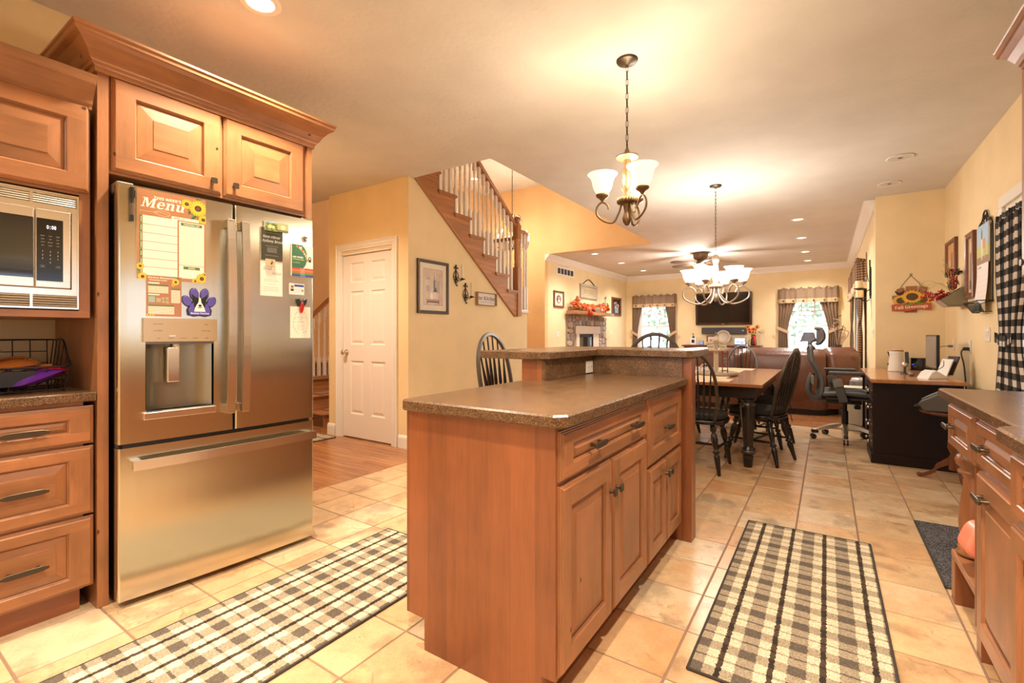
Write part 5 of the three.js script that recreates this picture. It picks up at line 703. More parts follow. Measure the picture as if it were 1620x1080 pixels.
// right wall: pictures, calendar, wall pocket
framed('framed_picture', 'small brown-framed picture behind the berry wall pocket', 'picture', [XR, 1.93, -6.49], WEST, .44, .36, .035, .03, M.frameBrown, ctex(128, 128, (g, w, h) => { g.fillStyle = '#d9a878'; g.fillRect(0, 0, w, h); g.fillStyle = '#a8704a'; g.fillRect(50, 40, 30, 70); g.fillStyle = '#e9cba0'; g.fillRect(20, 70, 26, 40); }));
framed('framed_picture', 'tall narrow brown-framed picture beside the calendar', 'picture', [XR, 1.76, -5.72], WEST, .28, .58, .05, .03, M.frameBrown, ctex(96, 256, (g, w, h) => { g.fillStyle = '#c9a678'; g.fillRect(0, 0, w, h); g.fillStyle = '#7c5a3a'; g.fillRect(30, 60, 34, 150); g.fillStyle = '#e6d2ac'; g.fillRect(36, 20, 24, 50); g.fillStyle = '#3c2a1c'; g.fillRect(20, 200, 56, 40); }));
{
  const t = thing('calendar_holder', 'black wrought-iron calendar holder with scroll top on right wall', 'calendar holder', [XR, 1.74, -5.26], WEST); const w = .40;
  mesh('frame', [tube([[-w / 2, -.33, .012], [-w / 2, .26, .012], [-w / 2 + .03, .31, .012], [-.08, .34, .012], [-.04, .39, .012], [0, .405, .012], [.04, .39, .012], [.08, .34, .012], [w / 2 - .03, .31, .012], [w / 2, .26, .012], [w / 2, -.33, .012]], .006, 80, 6), rod([-w / 2, .27, .012], [w / 2, .27, .012], .005, .005, 6), rod([-w / 2, -.33, .012], [w / 2, -.33, .012], .005, .005, 6)], M.iron, t);
  const sc = [[0, .28], [.03, .31], [.05, .35], [.02, .37], [.012, .34], [.03, .335]]; for (const s of [-1, 1]) { mesh('scroll', tube(sc.map(p => [s * p[0], p[1], .012]), .004, 30, 6), M.iron, t); mesh('scroll', tube([[.06, .28], [.09, .32], [.13, .31], [.12, .285], [.10, .295]].map(p => [s * p[0], p[1], .012]), .004, 26, 6), M.iron, t); }
  const c = thing('wall_calendar', 'wall calendar with a photo of a standing dog above blank pages', 'calendar', [XR - .022, 1.74, -5.27], WEST);
  mesh('photo_page', [face(-.165, .165, -.02, .295, .004)], mat(0xffffff, .35, { map: ctex(256, 240, (g, W_, H_) => { g.fillStyle = '#9cc4e8'; g.fillRect(0, 0, W_, H_); g.fillStyle = '#b9c86a'; g.fillRect(0, 130, W_, 70); g.fillStyle = '#8a6a4a'; g.fillRect(0, 196, W_, 44); g.fillStyle = '#c08a52'; g.fillRect(120, 90, 70, 60); g.fillRect(174, 140, 14, 70); g.fillStyle = '#e9dccb'; g.fillRect(96, 84, 34, 96); g.fillRect(100, 170, 10, 48); g.fillRect(118, 170, 10, 44); g.fillStyle = '#6a4a30'; g.fillRect(96, 44, 30, 44); g.beginPath(); g.moveTo(96, 50); g.lineTo(100, 16); g.lineTo(110, 46); g.lineTo(118, 16); g.lineTo(126, 50); g.fill(); }) }), c);
  mesh('date_page', grid(6, 10, (u, v) => [mix(-.165, .165, u), mix(-.02, -.34, v), .004 + .02 * v * v], (u, v) => [u, 1 - v]), mat(0xffffff, .6, { map: ctex(256, 240, (g, W_, H_) => { g.fillStyle = '#efe6e2'; g.fillRect(0, 0, W_, H_); g.fillStyle = '#6a5a55'; g.font = 'bold 18px sans-serif'; g.fillText('OCTOBER', 20, 26); g.strokeStyle = '#d5c8c2'; for (let i = 0; i < 6; i++) { g.strokeRect(12, 40 + i * 32, 232, 32); } for (let i = 1; i < 7; i++) g.strokeRect(12 + i * 33, 40, .5, 192); }) }), c); mesh('backing', B(-.165, .165, -.02, .295, -.006, .003), M.white, c);
  const b = thing('wire_mail_basket', 'small black wire basket under the calendar holding cards', 'basket', [XR, 1.33, -5.28], WEST); const L = []; for (let i = 0; i <= 12; i++) { const x = mix(-.22, .22, i / 12); L.push(rod([x * .8, 0, .05], [x, .085, .10], .0025, .0025, 5)); } L.push(rod([-.22, .085, .10], [.22, .085, .10], .004, .004, 6), rod([-.176, 0, .05], [.176, 0, .05], .003, .003, 6), rod([-.22, .085, .10], [-.22, .085, .004], .004, .004, 6), rod([.22, .085, .10], [.22, .085, .004], .004, .004, 6), rod([-.176, 0, .05], [-.176, 0, .004], .003, .003, 6), rod([.176, 0, .05], [.176, 0, .004], .003, .003, 6), rod([-.2, .045, .075], [.2, .045, .075], .0025, .0025, 5)); mesh('wires', L, M.iron, b);
  solo('greeting_card', tr(B(-.09, .06, .0, .07, .0, .004), XR - .05, 1.336, -5.30, 0, WEST), mat(0x9fb8b4, .6), 'pale blue card standing in the wire basket under the calendar', 'card'); solo('greeting_card', tr(B(-.05, .10, .0, .062, .0, .004), XR - .035, 1.336, -5.24, 0, WEST), mat(0xcbbd9a, .6), 'tan card behind the pale blue one in the wire basket', 'card');
}
{
  const t = thing('wall_pocket_planter', 'galvanised angled wall pocket with red berries and twigs', 'wall planter', [XR, 1.415, -6.02], WEST); const mt = mat(new THREE.Color().setRGB(.30, .27, .18), .5, { metalness: .55, bumpMap: leatherBump, bumpScale: .001 });
  const s = poly([[0, 0], [.135, 0], [.19, .055], [0, .19]]); for (const x of [-.13, .126]) { const g = extr(s, .004, .0005); g.rotateY(-PI / 2); mesh('side_panel', tr(g, x + .004, 0, 0), mt, t); }
  mesh('front_panel', tr(B(-.13, .13, 0, .078, -.004, 0), 0, 0, .135, .785), mat(new THREE.Color().setRGB(.52, .47, .38), .5, { metalness: .4 }), t); mesh('base_panel', B(-.13, .13, 0, .004, 0, .135), mt, t); mesh('back_panel', B(-.13, .13, .004, .19, .001, .005), mt, t);
  const a = thing('berry_arrangement', 'dried arrangement of red berry sprigs, leaves and curly twigs in pocket', 'flowers', [XR, 1.45, -6.04], WEST); a.scale.set(.66, .85, .66); const bm = mat(0xb0101c, .35), tm = mat(0xb79a6a, .8), lm = [mat(0x4a4a2a, .7), mat(0x3a2a1c, .7)]; const q = rng(31);
  for (let s2 = 0; s2 < 9; s2++) { const bs = []; const ex = mix(-.14, .24, q()), ez = mix(.22, .50, q()) * (s2 < 6 ? 1 : .4), ey = s2 < 6 ? mix(.06, .14, q()) : mix(.25, .42, q()); const st = [mix(-.1, .1, q()), .05, .10]; const end = [ex * .8, ey, ez]; const tw = [rod(st, end, .002, .0015, 5)]; for (let i = 0; i < 26; i++) { const u = .35 + .65 * q(); bs.push(sph(.0085 + .003 * q(), mix(st[0], end[0], u) + (q() - .5) * .07, mix(st[1], end[1], u) + (q() - .5) * .05, mix(st[2], end[2], u) + (q() - .5) * .06, 7, 5)); } const m = mesh('berry_sprig', bs, bm, a); mesh('stem', tw, tm, m); }
  for (let i = 0; i < 16; i++) { const g = extr(poly([[0, 0], [.022, .02], [.03, .045], [.018, .065], [0, .09], [-.018, .065], [-.03, .045], [-.022, .02]]), .003, .001); mesh('leaf', tr(g, mix(-.15, .17, q()), mix(.12, .33, q()), mix(.06, .18, q()), (q() - .5) * 1.4, q() * 6, (q() - .5) * 2), lm[i % 2], a); }
  for (let i = 0; i < 14; i++) { const x = mix(-.1, .15, q()), h = mix(.3, .52, q()), dx = (q() - .5) * .3, dz = q() * .1; mesh('twig', tube([[x, .06, .08], [x + dx * .3, h * .4, .1 + dz], [x + dx * .6 + .02, h * .75, .12 + dz], [x + dx, h, .14 + dz * 1.4]], .0022, 16, 5), tm, a); }
  for (let i = 0; i < 3; i++) mesh('curly_twig', tube([[0, .08, .1], [-.05 + .04 * i, .22, .25], [-.02, .25 - .05 * i, .42], [.02, .14 + .06 * i, .50], [.06, .10 + .05 * i, .42]], .0015, 40, 4), tm, a);
}
// back door with buffalo-check curtain
{
  const d = new THREE.Group(); d.name = 'door_2'; d.userData.kind = 'structure'; scene.add(d); d.position.set(XR, 0, -4.35); d.rotation.y = WEST; const w = .86, h = 2.03;
  const leaf = mesh('door_leaf', [B(-w / 2, -w / 2 + .13, .01, h, -.075, -.035), B(w / 2 - .13, w / 2, .01, h, -.075, -.035), B(-w / 2 + .13, w / 2 - .13, .01, .26, -.075, -.035), B(-w / 2 + .13, w / 2 - .13, h - .14, h, -.075, -.035)], M.doorWhite, d); mesh('pane', B(-w / 2 + .13, w / 2 - .13, .26, h - .14, -.058, -.052), M.pane, leaf);
  mesh('door_casing', [RB(-.53, -.45, 0, 2.07, 0, .02, .004), RB(.45, .53, 0, 2.07, 0, .02, .004), RB(-.53, .53, 2.07, 2.15, 0, .02, .004)], M.trim, d); mesh('door_jamb', [B(-.45, -.43, 0, 2.06, -.118, 0), B(.43, .45, 0, 2.06, -.118, 0), B(-.43, .43, 2.035, 2.06, -.118, 0)], M.trim, d);
  for (const y of [.25, 1.03, 1.78]) mesh('hinge', [RB(-.452, -.415, y - .05, y + .05, -.036, -.028, .002), tr(cyl(.008, .008, .104, 0, -.052, 0, 10), -.436, y, -.024)], M.silver, d);
  const ck = dtex(128, 128, (u, v) => { const a = u < .5, b = v < .5; const c = a && b ? .035 : a || b ? (((u * 128 | 0) + (v * 128 | 0)) % 2 ? .36 : .22) : .86; return [c, c * .96, c * .92]; }, true, 1 / .085);
  const cu = thing('door_curtain', 'black and white buffalo check curtain tied back on the door', 'curtain', [XR - .05, 0, -4.35], WEST);
  mesh('panel', grid(70, 30, (u, v) => { const y = mix(1.93, .12, v), pinch = 1 - .34 * Math.exp(-(((y - 1.14) / .28) ** 2)); const xl = -.31 + (1 - pinch) * .25, xr = -.31 + .66 * pinch + (1 - pinch) * .2; return [mix(xl, xr, u), y, .02 + .018 * Math.sin(u * 2 * PI * 8) * (.6 + .4 * pinch)]; }, (u, v) => [u * 1.0, v * 1.8]), mat(0xffffff, .9, { map: ck }), cu);
  mesh('heading', grid(70, 2, (u, v) => [mix(-.31, .35, u), mix(1.97, 1.93, v) + .008 * Math.sin(u * 60), .02 + .014 * Math.sin(u * 2 * PI * 14)], (u, v) => [u, v * .05]), mat(0xffffff, .9, { map: ck }), cu); mesh('rod', tr(cyl(.006, .006, .70, 0, -.35, 0, 8), .01, 1.935, .012, 0, 0, PI / 2), M.silver, cu);
  mesh('tieback', grid(30, 3, (u, v) => [mix(-.26, .10, u), mix(1.17, 1.10, v) - .03 * Math.sin(u * PI), .044 + .006 * Math.sin(u * 40)], (u, v) => [u * .4, v * .085]), mat(0xffffff, .9, { map: ck }), cu);
}
// ---------- fireplace wall ----------
{
  const f = thing('fireplace', 'stone-faced fireplace with pale limestone surround and glass insert', 'fireplace', [XLL, 0, 0], EAST);   // local x = -z world, z = out of the wall
  const X0 = 9.10, X1 = 11.25, top = 1.565, S0 = 9.45, S1 = 10.80, st = 1.335; const q = rng(41);
  mesh('backing', [B(X0, S0, 0, top, .001, .03), B(S1, X1, 0, top, .001, .03), B(S0, S1, st, top, .001, .03)], mat(new THREE.Color().setRGB(.34, .28, .2), .9), f);
  const sm = [[.36, .27, .20], [.26, .185, .155], [.42, .34, .24], [.30, .24, .21], [.34, .30, .29], [.40, .28, .18], [.22, .155, .135], [.45, .37, .27]].map(c => mat(new THREE.Color().setRGB(...c), .75, { bumpMap: leatherBump, bumpScale: .004 }));
  const stone = (x0, x1, y0, y1) => { const w = (x1 - x0) - .010, h = (y1 - y0) - .010, P = []; const n = 10; for (let i = 0; i < n; i++) { const a = (i + .5) / n * 2 * PI, c = Math.cos(a), s = Math.sin(a), k = 1 / Math.max(Math.abs(c), Math.abs(s)) ** .72; P.push([c * k * w / 2 * mix(.92, 1, q()), s * k * h / 2 * mix(.92, 1, q())]); } mesh('stone', tr(extr(poly(P), mix(.022, .04, q()), .007), (x0 + x1) / 2, (y0 + y1) / 2, .024), sm[Math.floor(q() * 8)], f); };
  const field = (a, b, y0, y1) => { let y = y0; while (y < y1 - .02) { let h = mix(.085, .17, q()); if (y1 - y - h < .06) h = y1 - y; let x = a; while (x < b - .02) { let w = mix(.10, .27, q()); if (b - x - w < .07) w = b - x; if (h > .13 && w < .16 && q() > .5) { stone(x, x + w, y, y + h / 2); stone(x, x + w, y + h / 2, y + h); } else stone(x, x + w, y, y + h); x += w; } y += h; } };
  field(X0, S0, .3, top); field(S1, X1, .3, top); field(S0, S1, st, top);
  const lime = mat(new THREE.Color().setRGB(.66, .56, .45), .7, { map: wallTex });
  mesh('surround_lintel', RB(S0, S1, 1.155, st, .0, .075, .008), lime, f); mesh('surround_leg', RB(S0 + .06, 9.66, .3, 1.155, .0, .065, .006), lime, f); mesh('surround_leg', RB(10.42, S1 - .06, .3, 1.155, .0, .065, .006), lime, f);
  mesh('firebox', [B(9.66, 10.42, .3, 1.155, .001, .01), B(9.66, 9.68, .3, 1.155, .01, .05), B(10.40, 10.42, .3, 1.155, .01, .05)], M.black, f); mesh('glass_front', B(9.69, 10.39, .32, 1.08, .03, .035), M.gloss, f); mesh('louvre', B(9.68, 10.40, 1.09, 1.10, .012, .055), M.darkGrey, f); mesh('louvre', B(9.68, 10.40, 1.115, 1.125, .012, .055), M.darkGrey, f); mesh('louvre', B(9.68, 10.40, 1.14, 1.15, .012, .055), M.darkGrey, f);
  mesh('hearth', RB(X0 - .05, X1 + .05, 0, .3, .001, .35, .01), lime, f);
  const mt = solo('mantel_shelf', tr(RW('x', .006, 9.03, 11.10, 1.575, 1.655, .045, .31), XLL, 0, 0, 0, EAST), phys(new THREE.Color().setRGB(.50, .22, .09), .16, { map: oakTex, clearcoat: .8, clearcoatRoughness: .08 }), 'thick oak mantel shelf above the stone fireplace', 'mantel');
  const my = 1.655, mx = z => XLL + z;
  // leaf garland: too many leaves to count
  const L = [[], [], []]; for (let i = 0; i < 420; i++) { const x = mix(9.14, 10.98, q()), g = extr(poly([[0, 0], [.02, .012], [.038, .01], [.03, .026], [.04, .045], [.02, .042], [0, .065], [-.02, .042], [-.04, .045], [-.03, .026], [-.038, .01], [-.02, .012]].map(p => [p[0] * 1.0, p[1] * 1.0])), .002, 0); const dens = .05 + .05 * vn(x * 4, 0, 5); tr(g, 0, 0, 0, (q() - .5) * 2, q() * 6, (q() - .5) * 2); g.translate(x, my + .035 + dens * q() * 1.6, .14 + (q() - .3) * .14); L[i % 3].push(tr(g, 0, 0, 0)); }
  const lg = thing('leaf_garland', 'garland of orange autumn leaves along the mantel shelf', 'garland', [XLL, 0, 0], EAST); lg.userData.kind = 'stuff'; L.forEach((l, i) => mesh('leaves', l, mat([0xd4602c, 0xb8401f, 0xe58a45][i], .7), lg)); mesh('garland_vine', tube(Array.from({ length: 16 }, (_, i) => [mix(9.15, 10.95, i / 15), my + .02 + .01 * (i % 2), .16]), .012, 60, 6), M.bark, lg);
  const sc = thing('scarecrow_figure', 'small scarecrow figure with brown hat on the mantel', 'figurine', [mx(.15), my, -9.36], EAST + .3); mesh('body', lathe([[0, 0], [.07, 0], [.075, .05], [.06, .13], [.045, .16], [0, .165]], 16), mat(0x5a5a2a, .85), sc); mesh('head', sph(.048, 0, .205, .01, 16, 12), mat(0xe8b98a, .8), sc); mesh('hat', lathe([[0, .33], [.02, .325], [.04, .27], [.05, .25], [.085, .235], [.085, .228], [.05, .238], [0, .24]], 18), mat(0x9a4a22, .8), sc); mesh('arm', [rod([-.05, .13, .02], [-.10, .04, .07], .02, .015), rod([.05, .13, .02], [.10, .04, .07], .02, .015)], mat(0x6a5a2a, .85), sc);
  const go = thing('felt_gourd', 'red stuffed gourd hanging over the mantel front edge', 'decoration', [mx(.30), my - .04, -9.62], EAST); mesh('gourd', tr(lathe([[0, -.10], [.03, -.095], [.055, -.06], [.06, -.02], [.05, .03], [.03, .06], [0, .07]], 14), 0, .0, .04, .3, 0, .9), mat(0xa8331c, .8), go); mesh('stem', rod([-.05, .04, .05], [-.10, .075, .05], .008, .005), M.bark, go);
  const pk = (name, label, z, r, c) => { const t = thing(name, label, 'pumpkin', [mx(.20), my, z]); const n = 8; for (let i = 0; i < n; i++) mesh('rib', ni(new THREE.SphereGeometry(r * .55, 10, 8).scale(1, 1.15, 1).translate(r * .5 * Math.cos(i / n * 2 * PI), r * .62, r * .5 * Math.sin(i / n * 2 * PI))), mat(c, .6), t); mesh('stem', cyl(r * .16, r * .1, r * .5, 0, r * 1.1, 0, 7), M.bark, t); };
  pk('small_pumpkin', 'orange pumpkin beside the scarecrow on the mantel', -9.80, .085, 0xd06a28);
  const ltr = thing('word_blocks', 'white metallic word decoration in the middle of the mantel', 'decoration', [mx(.25), my, -10.22], EAST); for (let i = 0; i < 4; i++) mesh('letter', [tube([[-.10 + i * .07, .005, 0], [-.11 + i * .07, .08, 0], [-.09 + i * .07, .10, 0], [-.07 + i * .07, .05, 0], [-.065 + i * .07, .005, 0]], .009, 24, 6)], M.silver, ltr);
  const fg = thing('girl_figurine', 'little figurine with red dress standing on the mantel', 'figurine', [mx(.22), my, -10.48], EAST); mesh('dress', lathe([[0, 0], [.05, 0], [.045, .03], [.022, .10], [0, .12]], 14), mat(0xb9452a, .8), fg); mesh('head', sph(.026, 0, .145, 0, 12, 10), mat(0xe6c4a0, .7), fg); mesh('hat', lathe([[0, .20], [.03, .175], [.04, .16], [0, .16]], 12), mat(0x6a5a4a, .8), fg); mesh('apron', tr(B(-.018, .018, .02, .10, .03, .04), 0, 0, 0), M.white, fg);
  const wv = thing('weathervane', 'black model weathervane topped by a horse on the mantel', 'weathervane', [mx(.18), my, -10.86], EAST); mesh('pole', [rod([0, 0, 0], [0, .33, 0], .006), cyl(.05, .03, .015, 0, 0, 0, 14)], M.iron, wv); mesh('arrow', [rod([-.12, .24, 0], [.12, .24, 0], .005), sph(.016, -.12, .24, 0, 8, 6), sph(.016, .12, .24, 0, 8, 6), rod([-.08, .12, 0], [.08, .12, 0], .004)], M.iron, wv); mesh('horse', tr(extr(poly([[-.06, 0], [-.055, .03], [-.065, .05], [-.04, .055], [.02, .055], [.04, .085], [.06, .08], [.062, .068], [.045, .06], [.035, .035], [.04, 0], [.028, 0], [.024, .03], [-.035, .028], [-.048, 0]]), .008, .002), 0, .33, -.004), M.iron, wv);
}
{
  const v = thing('air_vent', 'white return air vent with dark louvres near the crown', 'vent', [XLL, 2.478, -9.08], EAST); mesh('frame', [ring(.80, .185, [[0, 0], [0, .012], [.03, .016], [.035, .006]])], M.white, v); mesh('backing', B(-.37, .37, -.06, .06, .001, .004), M.darkGrey, v); for (let i = 0; i < 4; i++) mesh('divider', B(-.37 + .148 * (i + 1) - .012, -.37 + .148 * (i + 1) + .012, -.06, .06, .004, .012), M.white, v); for (let i = 0; i < 7; i++) mesh('slat', tr(B(-.365, .365, -.001, .001, -.006, .006), 0, -.05 + i * .0165, .008, .6), M.midGrey, v);
}
framed('framed_print', 'brown-framed oval portrait print left of the fireplace', 'picture', [XLL, 1.878, -8.765], EAST, .44, .345, .04, .03, M.frameBrown, ctex(160, 128, (g, w, h) => { g.fillStyle = '#e9dcc8'; g.fillRect(0, 0, w, h); g.strokeStyle = '#7a5a44'; g.lineWidth = 3; g.strokeRect(8, 8, w - 16, h - 16); g.fillStyle = '#6a5046'; g.beginPath(); g.ellipse(80, 64, 46, 42, 0, 0, 7); g.fill(); g.fillStyle = '#c9a68c'; g.beginPath(); g.ellipse(86, 52, 18, 16, 0, 0, 7); g.fill(); g.fillStyle = '#dfe2e0'; g.fillRect(66, 70, 40, 24); }));
{
  const t = thing('mantel_sign', 'grey framed word sign on a leather strap above the fireplace', 'sign', [XLL, 2.14, -10.26], EAST); const w = .95, h = .325;
  mesh('frame', ring(w, h, [[0, 0], [0, .035], [.02, .04], [.05, .034], [.06, .02], [.062, .012]]), mat(new THREE.Color().setRGB(.42, .36, .28), .6), t); mesh('panel', face(-w / 2 + .06, w / 2 - .06, -h / 2 + .06, h / 2 - .06, .014), mat(0xffffff, .7, { map: ctex(384, 96, (g, W_, H_) => { g.fillStyle = '#b3a280'; g.fillRect(0, 0, W_, H_); g.fillStyle = '#8d7d60'; g.font = 'bold 54px serif'; g.textAlign = 'center'; g.fillText('BE STILL', W_ / 2, 66); }) }), t); mesh('strap', tube([[-.36, .15, .02], [-.1, .265, .016], [0, .285, .014], [.1, .265, .016], [.36, .15, .02]], .009, 40, 6), mat(0x2a1a12, .7), t);
}
framed('family_portrait', 'dark-framed family portrait right of the fireplace', 'picture', [XLL, 1.88, -12.02], EAST, .66, .48, .05, .03, M.frameBrown, ctex(192, 144, (g, w, h) => { g.fillStyle = '#2a1712'; g.fillRect(0, 0, w, h); const q = rng(8); for (const [x, y, c] of [[50, 40, '#c9a78c'], [84, 34, '#d9b99c'], [120, 52, '#d2b094'], [148, 60, '#c9a78c'], [70, 80, '#dcc0a4']]) { g.fillStyle = '#5b5a66'; g.fillRect(x - 12, y + 10, 26, 80); g.fillStyle = c; g.beginPath(); g.arc(x, y, 11, 0, 7); g.fill(); } g.fillStyle = '#cfc4bd'; g.fillRect(76, 56, 18, 80); g.fillRect(112, 74, 18, 60); }));

// ---------- curtains ----------
const tickTex = dtex(256, 256, (u, v) => { const s = Math.sin(u * 2 * PI * 32) > .2 ? .62 : 1, n = .92 + .16 * (vn(u * 128, v * 128, 4, 128, 128) - .5); return [.66 * s * n, .54 * s * n, .43 * s * n]; }, true, 4);
const checkTex = dtex(128, 128, (u, v) => { const a = (u * 4) % 1 < .5, b = (v * 4) % 1 < .5; const c = a && b ? .16 : a || b ? .36 : .58; return [c * 1.08, c * .78, c * .52]; }, true, 9);
M.tick = phys(0xffffff, .95, { map: tickTex, side: THREE.DoubleSide }); M.check = phys(0xffffff, .95, { map: checkTex }); M.burlap = mat(new THREE.Color().setRGB(.52, .36, .21), .95, { bumpMap: weave, bumpScale: .001 }); M.star = mat(0x161015, .7);
function starGeo(r) { return extr(poly(Array.from({ length: 10 }, (_, i) => { const a = PI / 2 + i * PI / 5, k = i % 2 ? r * .45 : r; return [k * Math.cos(a), k * Math.sin(a)]; })), .006, .001); }
function windowCurtains(label, pos, turn, w, yTop, yVal, yTie, yBot, gapTop, gapTie, fab) {   // local x centred, z out of the wall
  const v = thing('window_valance', 'gathered ' + label[0], 'valance', pos, turn);
  const fold = (x, k) => .016 * Math.sin(x * k) + .010 * Math.sin(x * k * 2.3 + 1);
  mesh('fabric', grid(120, 8, (u, t) => { const x = mix(-w / 2, w / 2, u), y = mix(yTop - .04, yVal, t); const e = Math.min(u, 1 - u) * w; return [x * (1 + .012 * t), y, .09 * ss(0, .04, e) + fold(x, 26) * (.6 + .5 * t)]; }, (u, t) => [u * w * 1.6, t * .3]), fab, v);
  mesh('ruffle', grid(160, 3, (u, t) => { const x = mix(-w / 2, w / 2, u); const e = Math.min(u, 1 - u) * w; return [x, mix(yTop + .016 * Math.sin(x * 37) + .008 * Math.sin(x * 90), yTop - .045, t), .085 * ss(0, .03, e) + .014 * Math.sin(x * 60 + t)]; }, (u, t) => [u * w * 2, t * .06]), fab, v);
  mesh('border_band', grid(120, 3, (u, t) => { const x = mix(-w / 2, w / 2, u); const e = Math.min(u, 1 - u) * w; return [x * 1.014, mix(yVal + .09, yVal - .005, t), .096 * ss(0, .04, e) + fold(x, 26) * 1.1]; }, (u, t) => [u * w, t * .09]), M.burlap, v);
  for (let i = 0; i < 6; i++) { const x = mix(-w / 2 + .12, w / 2 - .08, i / 5); mesh('star', tr(starGeo(.026), x, yVal + .042, .102 + fold(x, 26) * 1.1), M.star, v); }
  for (const s of [-1, 1]) {
    const c = thing('curtain_panel', label[s < 0 ? 1 : 2], 'curtain', pos, turn);
    mesh('fabric', grid(44, 34, (u, t) => { const y = mix(yVal + .07, yBot, t); let inner; if (y > yTie) { const k = (yVal - y) / (yVal - yTie); inner = mix(gapTop, gapTie, Math.pow(clamp(k), .75)); } else inner = mix(gapTie, gapTie - .03, clamp((yTie - y) / (yTie - yBot))); const x = s * mix(inner, w / 2 - .02, u); const tight = 1 - .55 * Math.exp(-(((y - yTie) / .12) ** 2)); return [x, y, .045 + .024 * tight * Math.sin(u * 2 * PI * 5 + t * .8)]; }, (u, t) => [u * .55, t * 1.3]), fab, c);
    mesh('tieback', grid(16, 3, (u, t) => { const x = s * mix(gapTie - .015, w / 2 + .03, u); return [x, yTie + .05 + .12 * (u - .5) * 1.0 - t * .075, .078]; }), M.burlap, c);
  }
}
windowCurtains(['ticking valance with star border on the window beside the fireplace', 'ticking curtain panel tied back, left of the fireplace-side window', 'ticking curtain panel tied back, right of the fireplace-side window'], [-3.89, 0, ZF + .02], 0, 1.19, 2.20, 1.875, 1.16, .30, .30, .44, M.tick);
windowCurtains(['ticking valance with star border on the window behind the sofa', 'ticking curtain panel tied back, left of the sofa-side window', 'ticking curtain panel tied back, right of the sofa-side window'], [-.365, 0, ZF + .02], 0, 1.20, 2.21, 1.875, 1.24, .30, .22, .40, M.tick);
windowCurtains(['brown checked valance with star border on the right-hand living room window', 'brown checked curtain panel on right wall window, far side', 'brown checked curtain panel on right wall window, near the candle sconce'], [XLR - .02, 0, -9.95], WEST, 3.3, 2.23, 1.80, 1.30, .25, .75, 1.15, M.check);
